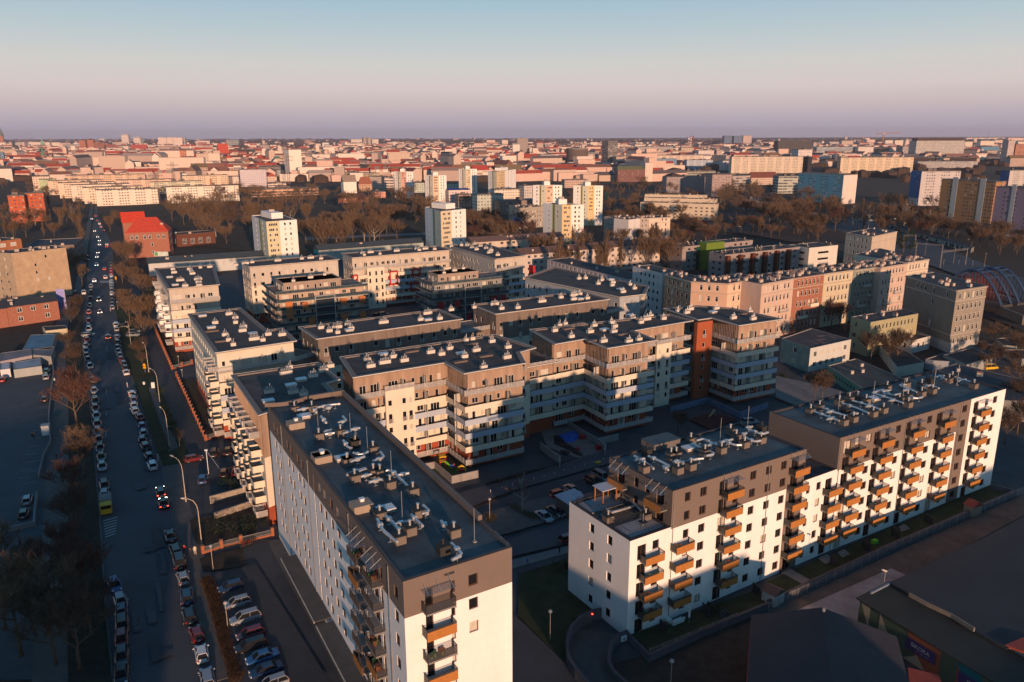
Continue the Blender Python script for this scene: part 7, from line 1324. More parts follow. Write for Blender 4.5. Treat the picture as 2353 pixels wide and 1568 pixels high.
# garden partitions, sheds
for t, x0, y0, x1, y1, h in (('k', 1033, 1065, 1082, 1110, 2.0), ('k', 1330, 950, 1382, 1000, 2.0), ('k', 1680, 810, 1732, 850, 2.0), ('l', 660, 500, 715, 545, 2.0), ('l', 865, 415, 920, 455, 2.0), ('l', 1093, 325, 1150, 360, 2.0), ('l', 440, 610, 487, 640, 2.0)):
 wall_line('garden_screen', t, [(x0, y0 + 60), (x1, y1 + 60)], h, .1, TERRA, 'dark slatted privacy screen standing out from the white facade into the gardens', 'screen')['group'] = 'garden privacy screens'
for t, pts, lb, wc in (('l', [(-40, 925), (50, 970), (118, 930), (30, 890)], 'small white garden shed with a brown tiled roof by the middle block', (.55, .52, .5)), ('l', [(1368, 325), (1430, 350), (1495, 330), (1440, 300)], 'small tan garden shed with a red roof in the right garden', (.32, .26, .2))):
 P = ccw(W(t, pts, 2.0)); off = Vector((*P[0], 0)); rt = thing('garden_shed', off, lb, 'shed'); b = MB(); b.prism(P, 0, 2.0, PLASTER, open_top=True); b.obj('wall', rt, off, wc); gable_roof(rt, off, P, 2.0, .8, (.11, .07, .06) if wc[0] > .4 else (.28, .06, .05), 0, .2)
# ================================================================ trees
def grow(seed, h, spread, kind='round', lim=(7, 5, 5, 5), tw=.05, bark=BARK, twig=TWIG, tr=None):
 """trunk + limbs (tubes) and a crown of many fine twigs; returns two meshes"""
 r = random.Random(seed); T = MB(); K = MB(); tr = tr or h*.022
 def sliver(p, q, w_):
  d = q - p; s = d.cross(Vector((r.uniform(-1, 1), r.uniform(-1, 1), r.uniform(-1, 1)))).normalized()*w_
  K.face([p - s, p + s, q], twig)
 def branch(p, d, ln, rad, lv):
  pts = [p]; q = p; dd = d.copy(); n = 3 if lv < 2 else 2
  for k in range(n):
   dd = (dd + Vector((r.uniform(-.25, .25), r.uniform(-.25, .25), r.uniform(-.05, .25)))).normalized(); q = q + dd*ln/n; pts.append(q)
  if lv <= 1: T.tube(pts, rad, bark, 5, rad*.4, cap=False)
  elif lv == 2: K.tube(pts, rad, twig, 3, rad*.3, cap=False)
  else:
   sliver(pts[0], pts[-1], tw)
  if lv >= len(lim): return
  m = lim[lv]
  for k in range(m):
   t = r.uniform(.25, 1) if lv else r.uniform(.3, 1); i = min(int(t*n), n - 1); pp = pts[i].lerp(pts[i+1], t*n - i)
   a = r.uniform(0, 6.283); up = {'round': .55, 'poplar': 1.8, 'vase': 1.0, 'bush': .5, 'birch': .35}[kind]
   nd = (Vector((math.cos(a), math.sin(a), 0))*spread + Vector((0, 0, up)) + dd*.7).normalized()
   branch(pp, nd, ln*r.uniform(.45, .68), rad*.5, lv + 1)
 base = Vector((0, 0, 0)); th = h*{'round': .22, 'poplar': .12, 'vase': .15, 'bush': .02, 'birch': .3}[kind]
 top = Vector((r.uniform(-.3, .3), r.uniform(-.3, .3), h*{'round': .62, 'poplar': .9, 'vase': .5, 'bush': .3, 'birch': .85}[kind]))
 T.tube([base, Vector((0, 0, th)), (base + top)/2 + Vector((r.uniform(-.2, .2), r.uniform(-.2, .2), 0)), top], tr, bark, 7, tr*.3)
 for k in range(lim[0]):
  t = (k + r.uniform(.3, 1))/lim[0]; z = th + (top.z - th)*t; a = k*2.4 + r.uniform(-.5, .5)
  up = {'round': .75, 'poplar': 2.6, 'vase': 1.3, 'bush': .9, 'birch': .6}[kind]
  d = Vector((math.cos(a)*spread, math.sin(a)*spread, up)).normalized(); ln = h*{'round': .42, 'poplar': .26, 'vase': .5, 'bush': .6, 'birch': .28}[kind]*(1.1 - .45*t)
  branch(Vector((top.x*t, top.y*t, z)), d, ln, tr*.42, 1)
 return T.mesh('trunk', smooth=True), K.mesh('crown')
TV = {'round': [grow(i, 15, 1.0, 'round', (8, 6, 7, 7), .055) for i in range(4)] , 'dense': [grow(20 + i, 15, 1.0, 'vase', (9, 7, 7, 7), .06, twig=TWIG) for i in range(3)], 'red': [grow(30 + i, 13, 1.1, 'round', (9, 7, 7, 6), .055, twig=TWIG2) for i in range(2)],
  'dark': [grow(40 + i, 14, 1.0, 'round', (9, 7, 7, 6), .055, twig=TWIG3) for i in range(2)], 'poplar': [grow(50 + i, 20, .45, 'poplar', (16, 6, 6, 5), .05, twig=TWIG) for i in range(2)], 'birch': [grow(60 + i, 12, 1.0, 'birch', (9, 5, 5, 4), .03, bark=BIRCHB, twig=TWIG) for i in range(2)],
  'bush': [grow(70 + i, 3, 1.2, 'bush', (9, 6, 6, 5), .02, twig=TWIG3) for i in range(2)], 'pale': [grow(80 + i, 15, 1.0, 'round', (8, 6, 6, 5), .04, bark=M('pale_bark', (.34, .27, .20), .9, .3, 2), twig=TWIG) for i in range(2)]}
HT = {'round': 15, 'dense': 15, 'red': 13, 'dark': 14, 'poplar': 20, 'birch': 12, 'bush': 3, 'pale': 15}
NM = {'round': 'bare_tree', 'dense': 'bare_tree', 'red': 'bare_tree', 'dark': 'bare_tree', 'poplar': 'poplar', 'birch': 'birch_tree', 'bush': 'shrub', 'pale': 'plane_tree'}
tr_r = random.Random(5)
def tree(kind, t, x, y, h, label, group, z=0, pos=None, wx=1.0):
 g = pos or G(t, x, y, 0); s = h/HT[kind]; o = thing(NM[kind], g, label, 'shrub' if kind == 'bush' else 'tree', group, tr_r.uniform(0, 6.28)); tm, cm_ = tr_r.choice(TV[kind]); o.scale = (s*wx, s*wx, s)
 inst('trunk', tm, o); inst('crown', cm_, o); return o
# the big trees in the lower left corner
BL = [('i', 150, 1385, 15, 'round', 'large bare tree with a thick sunlit trunk in the bottom left corner'), ('i', 610, 1010, 11, 'red', 'reddish bare tree above the first parked cars at the lower left kerb'), ('i', 420, 1230, 12, 'round', 'bare tree in the middle of the lower left clump'),
  ('i', 560, 1480, 13, 'dark', 'dark bare tree at the bottom edge beside the left kerb'), ('i', 320, 1010, 11, 'red', 'reddish bare tree over the left pavement crossing'), ('i', 480, 820, 10, 'red', 'small reddish bare tree between pavement and hatched bay'), ('i', 20, 900, 11, 'round', 'bare tree at the left edge above the corner tree'),
  ('i', 250, 1250, 9, 'round', 'slender bare tree right of the thick sunlit trunk'), ('i', 640, 1250, 10, 'dark', 'dark bare tree leaning over the cars of the left row'), ('i', 40, 1200, 12, 'dark', 'dark bare tree at the far bottom left edge'),
  ('e', 605, 1180, 14, 'red', 'wide reddish brown bare tree halfway along the left verge'), ('e', 630, 1490, 10, 'pale', 'small pale branched tree on the left verge, below the wide reddish one'), ('i', 520, 560, 10, 'dark', 'dark bare tree on the left verge beside the yellow truck'), ('i', 590, 130, 9, 'dark', 'dark bare tree on the left verge above the yellow truck'), ('e', 600, 760, 9, 'dark', 'dark bare tree on the left verge near the turning silver car'), ('e', 540, 620, 8, 'dark', 'small dark tree where the left pavement meets the shed'), ('i', 500, 300, 9, 'red', 'thin reddish tree between left pavement and verge'), ('i', 390, 1450, 12, 'dark', 'dark bare tree on the bottom edge between two trunks'), ('e', 560, 960, 9, 'red', 'small reddish tree just beyond the wide one on the left verge'), ('e', 610, 330, 9, 'dark', 'dark tree in front of the brick house corner, left of the street'),
  ('e', 560, 400, 8, 'dark', 'low dark tree by the cream shed, left of the street'), ('a', 740, 1440, 11, 'round', 'bare tree on the left pavement beside the tan gable'), ('a', 690, 1340, 11, 'dense', 'brown fine twigged tree left of the crossing street')]
for t, x, y, h, k, lb in BL: tree(k, t, x, y, h, lb, 'bare trees along the street')
for i, (x, y, h, k) in enumerate([(1150, 1300, 15, 'dense'), (1100, 1420, 10, 'dense'), (1200, 1470, 11, 'round'), (1290, 1560, 12, 'round'), (1050, 1180, 9, 'round'), (990, 960, 12, 'dense'), (1060, 900, 12, 'dense'), (1200, 1340, 9, 'dark'), (1250, 1430, 8, 'dark'), (1330, 1530, 9, 'dark')]):
 tree(k, 'a', x, y, h, ('huge fine twigged willow like tree right of the street, before the brick school' if i == 0 else 'bare brown tree in the row right of the street'), 'bare trees right of the street')
for x, y, h, k in [(985, 290, 10, 'round'), (1020, 380, 11, 'round'), (1110, 420, 12, 'dense'), (1170, 380, 11, 'dense'), (1140, 520, 10, 'round'), (1210, 330, 9, 'dense'), (1110, 680, 8, 'dark')]: tree(k, 'e', x, y, h, 'bare brown tree in the row right of the street', 'bare trees right of the street')
for x, y, h, k in [(320, 900, 16, 'pale'), (450, 800, 22, 'poplar'), (600, 860, 19, 'poplar'), (650, 880, 17, 'birch'), (740, 1130, 19, 'poplar'), (730, 950, 17, 'poplar'), (240, 900, 12, 'round'), (560, 900, 14, 'dense')]: tree(k, 'a', x, y, h, {'pale': 'pale branched sunlit tree before the red orange block', 'poplar': 'tall bare poplar left of the street', 'birch': 'white stemmed birch left of the street', 'round': 'bare brown tree left of the street', 'dense': 'fine twigged bare tree left of the street'}[k], 'tall trees left of the far street')
# scattered woods made of single trees
PLAN = []
def wood(name_lb, group, poly, n, kinds, hh, seed, avoid=()):
 r = random.Random(seed); P = ccw(W('D', poly, 0)); xs = [p.x for p in P]; ys = [p.y for p in P]; got = []; tries = 0
 while len(got) < n and tries < n*200:
  tries += 1; px, py = r.uniform(min(p[0] for p in poly), max(p[0] for p in poly)), r.uniform(min(p[1] for p in poly), max(p[1] for p in poly)); ins = False
  for i in range(len(poly)):
   a, b = poly[i-1], poly[i]
   if (a[1] > py) != (b[1] > py) and px < (b[0] - a[0])*(py - a[1])/(b[1] - a[1]) + a[0]: ins = not ins
  if not ins: continue
  g = G('D', px, py)
  if any((g - q).length < 5.5 for q in got): continue
  got.append(g); PLAN.append((g.y, r.choice(kinds), r.uniform(*hh), name_lb, group, g, r.uniform(.95, 1.3)))
wood('bare brown tree in the park behind the estate', 'park trees', [(395, 455), (600, 448), (780, 462), (960, 445), (1010, 500), (985, 560), (700, 590), (690, 520), (590, 520), (580, 560), (420, 570), (395, 520)], 105, ['round', 'round', 'dense', 'pale', 'dark', 'round'], (13, 21), 1)
wood('bare brown tree in the park between the white towers', 'park trees', [(1060, 470), (1160, 520), (1240, 545), (1200, 600), (1075, 590)], 22, ['round', 'dense', 'dark', 'red'], (10, 17), 2)
wood('bare brown tree beside the railway', 'trees by the railway', [(1420, 430), (1500, 420), (1640, 470), (1680, 520), (1560, 560), (1400, 555), (1380, 500)], 60, ['round', 'dense', 'dark', 'dense'], (10, 17), 3)
wood('bare tree in the dark wood right of the rail line', 'trees on the right side', [(1650, 440), (1850, 460), (1990, 500), (2060, 470), (2160, 490), (2150, 560), (1960, 540), (1820, 545), (1660, 490)], 105, ['round', 'dark', 'dense', 'red', 'birch', 'poplar'], (12, 20), 4)
wood('bare brown tree among the tracks and gardens', 'trees by the railway', [(1380, 560), (1560, 530), (1900, 520), (1920, 560), (1700, 545), (1520, 590)], 40, ['round', 'dense', 'red'], (8, 14), 15)
wood('bare tree before the painted tower slabs', 'trees on the right side', [(2060, 500), (2160, 520), (2353, 560), (2353, 600), (2180, 560), (2060, 540)], 30, ['dark', 'round', 'dense'], (9, 15), 8)
wood('tall bare poplar in the row behind the blue grey block', 'row of poplars', [(1215, 640), (1240, 600), (1540, 590), (1550, 630), (1430, 650), (1300, 655)], 26, ['poplar', 'poplar', 'dense', 'round'], (14, 20), 5)
wood('bare tree between the towers beyond the park', 'trees between the towers', [(1250, 430), (1480, 430), (1420, 500), (1240, 480)], 22, ['round', 'dense', 'dark'], (9, 15), 6)
wood('bare tree before the cream slab blocks', 'trees before the slabs', [(200, 455), (560, 445), (640, 440), (940, 455), (780, 460), (400, 462)], 40, ['round', 'dense', 'dark'], (8, 14), 7)
wood('bare tree at the foot of the rail embankment', 'trees by the rail bridge', [(2180, 790), (2353, 800), (2353, 900), (2330, 960), (2290, 900)], 10, ['dark', 'round'], (5, 9), 9)
wood('bare tree left of the far street', 'trees left of the far street', [(0, 500), (200, 470), (205, 520), (180, 540), (0, 560)], 22, ['round', 'dense', 'poplar'], (9, 16), 10)
wood('bare street tree beside the red brick quarter', 'trees before the slabs', [(0, 430), (180, 420), (190, 460), (0, 470)], 20, ['round', 'dark'], (8, 13), 12)
for t, x, y, h, k, lb in [('y', 1145, 1200, 12, 'dark', 'broad black branched tree in front of the olive yellow house'), ('y', 1060, 1210, 10, 'dark', 'second dark tree just left of the broad one at the olive house'), ('y', 900, 1190, 11, 'dark', 'slim dark tree left before the olive yellow house'), ('y', 730, 1060, 9, 'dark', 'small dark tree at the corner of the white fronted clinic'),
  ('y', 530, 860, 11, 'red', 'reddish tree before the cream tenement row'), ('y', 610, 830, 9, 'red', 'smaller reddish tree before the grey green tenement'), ('h', 360, 985, 8, 'dark', 'leafless tree in the yard by the green shed, left'), ('h', 420, 985, 8.5, 'dark', 'leafless tree in the yard by the green shed, right'),
  ('B', 483, 1420, 8.5, 'birch', 'slim white birch on the island of the inner car park'), ('g', 1300, 1240, 6, 'dark', 'thin bare tree by the wall of the middle balcony tower'), ('h', 1850, 1330, 9, 'dark', 'dark tree at the right end of the far white block'), ('h', 1950, 1250, 9, 'dark', 'dark tree behind the right end of the far white block'),
  ('e', 1120, 720, 5, 'dark', 'young tree on the lawn by the yellow warning sign'), ('e', 1410, 1350, 4.5, 'pale', 'young pale tree at the end of the planted strip by the lamps')]: tree(k, t, x, y, h, lb, 'single trees around the blocks')
PLAN.sort(key=lambda q: q[0]); nb_t = 0; lite = [grow(90 + i, 15, 1.0, 'round', (7, 5, 5, 4), .09) for i in range(3)]; far = MB()
for d_, k, h, lb, gr, g, wx in PLAN:
 if k not in ('poplar', 'birch'): nb_t += 1
 if nb_t <= 238: tree(k, None, 0, 0, h, lb, gr, pos=g, wx=wx); continue
 s_ = h/15; a_ = tr_r.uniform(0, 6.28); ca, sa = math.cos(a_)*s_, math.sin(a_)*s_
 for me in tr_r.choice(lite):
  base = len(far.v); far.v += [(g.x + (v.co.x*ca - v.co.y*sa)*wx, g.y + (v.co.x*sa + v.co.y*ca)*wx, v.co.z*s_) for v in me.vertices]
  for f in me.polygons: far.f.append(tuple(base + i for i in f.vertices)); far.m.append(far.mi(me.materials[0])); far.uv += [(0, 0)]*len(f.vertices)
o = far.obj('far_bare_trees'); o['kind'] = 'stuff'
def leafy(t, x, y, h, wd, label, n=900, m=GREEN, name='evergreen_tree', cat='tree', trunk=True, leaf=.28):
 g = G(t, x, y, 0); r = random.Random(int(x*3 + y)); o = thing(name, g, label, cat); b = MB()
 if trunk:
  b.tube([(0, 0, 0), (.1, 0, h*.4), (0, .2, h*.8)], h*.025, BARK, 6, h*.01); b.obj('trunk', o); b = MB()
 cl = [(Vector((r.gauss(0, wd*.3), r.gauss(0, wd*.3), h*(.55 + .2*r.gauss(0, 1)) if trunk else h*r.uniform(.2, .8))), wd*r.uniform(.14, .3)) for k in range(14 if trunk else 9)]
 for k in range(n):
  c, s = r.choice(cl); p = c + Vector((r.gauss(0, s*.5), r.gauss(0, s*.5), r.gauss(0, s*.5))); p.z = max(p.z, .05); d = Vector((r.uniform(-1, 1), r.uniform(-1, 1), r.uniform(-.6, 1))).normalized()*leaf; e_ = d.cross(Vector((r.uniform(-1, 1), .4, .7))).normalized()*leaf*.6; b.face([p - d, p + e_, p + d, p - e_], m)
 b.obj('crown' if trunk else 'leaves', o); return o
leafy('d', 1210, 1150, 13, 9, 'tree hung with dark green ivy and mistletoe beside the sunlit blank gable', 1500, leaf=.35); leafy('d', 170, 600, 14, 9, 'dark pine like tree before the pale green slab', 900, leaf=.4)
leafy('e', 1185, 300, 9, 8, 'green leaved tree at the corner of the cream street block', 1600, M('olive_leaves', (.055, .06, .018), .9, .4, 1), leaf=.3)
for t, x, y, h, wd, lb in [('i', 1560, 520, 2.4, 6, 'round evergreen bush in the small hedge garden, left'), ('i', 1700, 500, 2.2, 5, 'round evergreen bush in the small hedge garden, right'), ('i', 1600, 210, 1.8, 4, 'low dark bush by the garage entry wall'), ('e', 1250, 960, 3.5, 2.2, 'small spruce in the planted strip, farthest'), ('e', 1290, 1100, 3.2, 2.2, 'small spruce in the planted strip, middle'), ('e', 1350, 1230, 3.0, 2.2, 'small spruce in the planted strip, nearest'),
  ('g', 700, 1000, .1, .1, ''), ('f', 700, 900, 2.0, 3, ''), ('k', 1410, 1080, 1.5, 2, 'dark bush in the middle block garden'), ('k', 340, 790, 1.6, 3.5, 'low dark hedge on the lawn between the white blocks'), ('h', 110, 800, 1.2, 3, 'low dark shrubs before the pale green house')]:
 if lb: leafy(t, x, y, h, wd, lb, 420, GREEN, 'shrub', 'shrub', False, .16)
GR = M('dry_grass', (.20, .14, .07), .95, .3, 2)
def grass_tuft(name, t, line_, n, wd, seed, h=.7, m=GR):
 r = random.Random(seed); b = MB()
 for k in range(n):
  i = r.randrange(len(line_) - 1); f_ = r.random(); p = G(t, line_[i][0]*(1-f_) + line_[i+1][0]*f_, line_[i][1]*(1-f_) + line_[i+1][1]*f_, 0); p = p + Vector((r.uniform(-wd, wd), r.uniform(-wd, wd), 0)); d = Vector((r.uniform(-.3, .3), r.uniform(-.3, .3), r.uniform(.5, 1)*h)); s = Vector((r.uniform(-1, 1), r.uniform(-1, 1), 0)).normalized()*.05; b.face([p - s, p + s, p + d], m)
 o = b.obj(name); o['kind'] = 'stuff'
grass_tuft('hedge_row', 'i', [(1440, 860), (1500, 1010), (1560, 1250), (1660, 1568)], 9000, .8, 1, 1.1, M('brown_hedge', (.06, .036, .022), .95, .3, 1)); grass_tuft('dry_grass', 'B', [(350, 1310), (440, 1400), (700, 1500), (560, 1450)], 3000, .9, 2, .9); grass_tuft('dry_grass', 'B', [(0, 1450), (80, 1500), (10, 1540)], 1500, .8, 3, .9)
grass_tuft('ground_cover', 'B', [(60, 1040), (500, 900), (900, 820), (1500, 640)], 9000, 1.6, 4, .6, M('bed_shrubs', (.05, .042, .026), .95, .4, 1)); grass_tuft('ground_cover', 'i', [(480, 60), (520, 400), (560, 700), (600, 1100), (640, 1500)], 9000, 2.6, 5, .4, M('verge_growth', (.055, .045, .026), .95, .4, 1)); grass_tuft('ground_cover', 'e', [(1250, 470), (1420, 690)], 2500, 2.0, 6, .5, M('bed_shrubs')); grass_tuft('ground_cover', 'e', [(1450, 840), (1680, 1230)], 4500, 2.2, 7, .5, M('bed_shrubs'))
# ================================================================ cars
def car_kind(kind):
 """local x forward; separate meshes for body, windows, wheel, lamps"""
 L, Wd, H, hood, deck = {'hatch': (4.0, 1.75, 1.48, .82, .0), 'sedan': (4.5, 1.8, 1.43, .95, .75), 'estate': (4.6, 1.8, 1.5, .9, .0), 'suv': (4.5, 1.88, 1.68, .95, .0), 'van': (4.9, 1.95, 1.95, .75, .0)}[kind]
 b = MB(); hw = Wd/2; x0, x1 = -L/2, L/2; belt = H*.62; pm = _paint
 ribs = [(x0, .55, .35, belt*.80), (x0 + .12, .9, .25, belt*.97), (x0 + .7, 1, .22, belt), (0, 1, .2, belt*.99), (x1 - 1.1, 1, .2, belt*.93), (x1 - .3, .93, .22, belt*.80), (x1, .62, .34, belt*.6)]
 rings = []
 for x, k, zb, zt in ribs: y = hw*k; rings.append([(x, -y*.88, zb), (x, -y, zb + (zt-zb)*.35), (x, -y*.98, zt - .1), (x, -y*.86, zt), (x, y*.86, zt), (x, y*.98, zt - .1), (x, y, zb + (zt-zb)*.35), (x, y*.88, zb)])
 for A, B_ in zip(rings, rings[1:]):
  for i in range(8): j = (i+1) % 8; b.face([A[i], B_[i], B_[j], A[j]], pm)
 b.face(rings[0], pm); b.face(rings[-1][::-1], pm)
 g0, g1 = x0 + .1 + deck, x1 - hood; t0, t1 = g0 + (.55 if deck else .35), g1 - .75; zb, zt = belt - .03, H
 y0, y1 = hw*.84, hw*.64; Bt = [(g0, -y0, zb), (g1, -y0, zb), (g1, y0, zb), (g0, y0, zb)]; Tp = [(t0, -y1, zt - .06), (t1, -y1, zt - .06), (t1, y1, zt - .06), (t0, y1, zt - .06)]
 rf = [(x, y, zt - .06) for x, y, _ in Tp]; up = [(x*.97, y*.92, zt) for x, y, _ in Tp]
 for i in range(4): j = (i+1) % 4; b.face([rf[i], rf[j], up[j], up[i]], pm)
 b.face(up, pm)
 for i in range(4): # pillars
  b.tube([Bt[i], Tp[i]], .045, pm, 4)
 for s in (-1, 1): m_ = (g0 + g1)/2; b.tube([(m_ - .1, s*y0, zb), ((t0 + t1)/2, s*y1, zt - .05)], .04, pm, 4); b.box((g1 - .35, s*(hw + .08), belt), .18, .2, .14, pm)
 body = b.mesh('body'); b = MB()
 for i in range(4): j = (i+1) % 4; b.face([Bt[i], Bt[j], Tp[j], Tp[i]], GLASS)
 return body, b.mesh('windows'), L, Wd, H
def paint_mat():
 m, n, l, b = nodes('car_paint'); oi = n.new('ShaderNodeObjectInfo'); l.new(oi.outputs['Color'], b.inputs['Base Color']); b.inputs['Roughness'].default_value = .28; b.inputs['Coat Weight'].default_value = .5; b.inputs['Coat Roughness'].default_value = .06; return m
_paint = paint_mat(); CARS = {k: car_kind(k) for k in ('hatch', 'sedan', 'estate', 'suv', 'van')}
TY = MB(); TY.tube([(0, -.11, 0), (0, .11, 0)], .32, BLK, 14); TY = TY.mesh('tyre'); RM = MB(); RM.tube([(0, -.12, 0), (0, .12, 0)], .19, M('alloy', (.4, .4, .42), .35, .1, metal=.8), 10); RM = RM.mesh('rim')
HLm = MB(); HLm.box((0, 0, 0), .12, .36, .14, M('headlamp_glass', (.7, .7, .72), .15, 0)); HLm = HLm.mesh('headlight'); TLm = MB(); TLm.box((0, 0, 0), .08, .32, .14, M('tail_lamp', (.30, .01, .01), .3, 0)); TLm = TLm.mesh('tail_light')
def em(name, c, s):
 m, n, l, b = nodes(name); b.inputs['Base Color'].default_value = (*c, 1); b.inputs['Emission Color'].default_value = (*c, 1); b.inputs['Emission Strength'].default_value = s; return m
HLL = MB(); HLL.box((0, 0, 0), .12, .4, .18, em('headlamp_lit', (1, .9, .75), 7)); HLL = HLL.mesh('headlight'); TLL = MB(); TLL.box((0, 0, 0), .08, .34, .16, em('tail_lamp_lit', (1, .08, .04), 3)); TLL = TLL.mesh('tail_light')
PL = MB(); PL.box((0, 0, 0), .03, .5, .11, FRM_W); PL = PL.mesh('number_plate')
PAINT = {'black': (.012, .012, .015), 'dark': (.03, .032, .038), 'dark blue': (.012, .03, .085), 'blue': (.02, .09, .25), 'silver': (.26, .28, .31), 'white': (.62, .62, .63), 'dark red': (.16, .012, .018), 'red': (.32, .015, .02), 'grey': (.16, .17, .18), 'green': (.01, .11, .09), 'yellow': (.72, .42, .02)}
ORD = ['nearest', 'second', 'third', 'fourth', 'fifth', 'sixth', 'seventh', 'eighth', 'ninth', 'tenth', '11th', '12th', '13th', '14th', '15th', '16th', '17th', '18th', '19th', '20th', '21st', '22nd', '23rd', '24th', '25th', '26th', '27th', '28th', '29th', '30th', '31st', '32nd', '33rd', '34th', '35th', '36th', '37th', '38th', '39th', '40th']
def car(kind, col, pos, ang, label, group, lit=False, small=False, name='parked_car'):
 body, win, L_, Wd, H = CARS[kind]; o = thing(name, pos, label, 'van' if kind == 'van' else 'car', group, ang); inst('body', body, o, color=PAINT[col]); inst('windows', win, o)
 if small and not lit: return o
 if not small:
  for sx in (-L_*.31, L_*.32):
   for sy in (-1, 1): w_ = inst('wheel', TY, o, (sx, sy*(Wd/2 - .09), .32)); inst('rim', RM, w_)
 for sy in (-1, 1): inst('headlight', HLL if lit else HLm, o, (L_/2 - .1, sy*(Wd*.33), .58)); inst('tail_light', TLL if lit else TLm, o, (-L_/2 + .04, sy*(Wd*.36), .72))
 inst('number_plate', PL, o, (L_/2 + .0, 0, .4)); inst('number_plate', PL, o, (-L_/2 + .0, 0, .55)); return o
def row_cars(t, items, where, face=1, off_z=0):
 pts = [G(t_, x, y, .7) for t_, x, y, *_ in items]
 for i, ((t_, x, y, col, kd, *rest), p) in enumerate(zip(items, pts)):
  a = pts[max(i-1, 0)]; b = pts[min(i+1, len(pts)-1)]; d = (b - a); ang = math.atan2(d.y, d.x) + (0 if face > 0 else math.pi) + random.uniform(-.04, .04)
  car(kd, col, Vector((p.x, p.y, .03)), ang, '%s %s parked %s, %s from below' % (col, {'hatch': 'hatchback', 'sedan': 'saloon', 'estate': 'estate car', 'suv': 'tall car', 'van': 'van'}[kd], where, ORD[min(i, 39)] if i else 'first'), 'cars parked ' + where, small=p.y > 330)
Rr = [('i', 1445, 1535, 'silver', 'estate'), ('i', 1405, 1360, 'white', 'hatch'), ('i', 1370, 1225, 'dark red', 'hatch'), ('i', 1318, 1095, 'black', 'estate'), ('i', 1302, 965, 'dark blue', 'suv'), ('i', 1276, 835, 'silver', 'hatch'), ('i', 1250, 722, 'black', 'van'), ('i', 1222, 642, 'dark', 'estate'), ('i', 1186, 542, 'dark', 'sedan')]
row_cars('i', Rr, 'at the right kerb of the near street')
R2 = [('e', 1195, 1490, 'white', 'suv'), ('e', 1167, 1415, 'dark blue', 'hatch'), ('e', 1138, 1342, 'dark', 'suv'), ('e', 1115, 1285, 'dark blue', 'estate'), ('e', 1125, 1232, 'silver', 'hatch'), ('e', 1112, 1178, 'blue', 'hatch'), ('e', 1095, 1112, 'dark red', 'sedan'), ('e', 1058, 1064, 'white', 'suv'), ('e', 1050, 1018, 'white', 'hatch'), ('e', 1048, 970, 'silver', 'hatch'), ('e', 1036, 928, 'white', 'hatch')]
row_cars('e', R2, 'at the right kerb beyond the lamp curve')
R3 = [('e', 990, 762, 'white', 'sedan'), ('e', 982, 724, 'dark', 'hatch'), ('e', 968, 690, 'dark', 'estate'), ('e', 946, 656, 'dark red', 'hatch'), ('e', 938, 624, 'silver', 'hatch'), ('e', 926, 594, 'silver', 'sedan'), ('e', 922, 562, 'dark blue', 'hatch'), ('e', 922, 524, 'dark', 'hatch'), ('e', 920, 486, 'silver', 'estate')]
row_cars('e', R3, 'at the right kerb beside the lawn')
R4 = [('e', 882, 256, 'silver', 'suv')] + [('e', 880 - k*.9, 226 - k*27, random.choice(['grey', 'dark', 'silver', 'dark blue', 'black', 'white']), random.choice(['hatch', 'estate', 'sedan'])) for k in range(8)] + [('a', 1002 - k*.8, 1480 - k*26, random.choice(['grey', 'dark', 'silver', 'dark blue', 'white', 'red']), random.choice(['hatch', 'estate', 'sedan'])) for k in range(10)]
row_cars('e', R4, 'in the long far row right of the street')
Lr = [('i', 846, 1500, 'black', 'sedan'), ('i', 848, 1380, 'dark', 'hatch'), ('i', 846, 1260, 'dark red', 'hatch'), ('i', 850, 1160, 'black', 'estate'), ('i', 846, 1080, 'dark blue', 'hatch'), ('i', 840, 1000, 'silver', 'hatch'), ('i', 800, 885, 'blue', 'hatch')]
row_cars('i', Lr, 'at the left kerb under the near trees', -1)
L2 = [('i', 726, 262, 'silver', 'hatch'), ('i', 728, 190, 'dark', 'estate'), ('i', 712, 60, 'silver', 'hatch'), ('e', 793, 1425, 'green', 'hatch'), ('e', 784, 1352, 'dark', 'hatch'), ('e', 773, 1285, 'black', 'sedan'), ('e', 766, 1222, 'dark blue', 'hatch'), ('e', 763, 1165, 'dark', 'estate'), ('e', 756, 1102, 'silver', 'hatch'), ('e', 748, 1040, 'dark', 'hatch'), ('e', 748, 985, 'black', 'suv'), ('e', 739, 905, 'silver', 'hatch'), ('e', 728, 820, 'dark', 'sedan')]
row_cars('i', L2, 'at the left kerb beyond the yellow truck', -1)
L3 = [('e', 706, 712, 'silver', 'hatch'), ('e', 690, 660, 'dark blue', 'hatch'), ('e', 678, 630, 'dark red', 'hatch'), ('e', 675, 592, 'blue', 'hatch'), ('e', 674, 552, 'silver', 'hatch'), ('e', 683, 507, 'red', 'hatch'), ('e', 697, 428, 'white', 'van'), ('e', 695, 396, 'dark blue', 'hatch'), ('e', 697, 360, 'dark red', 'suv'), ('e', 697, 290, 'red', 'hatch'), ('e', 704, 238, 'grey', 'hatch'), ('e', 708, 187, 'black', 'suv'), ('e', 713, 135, 'dark', 'suv'), ('e', 714, 88, 'silver', 'hatch')]
row_cars('e', L3, 'at the left kerb by the brick house', -1)
SA = math.atan2(118, -60)   # street heading
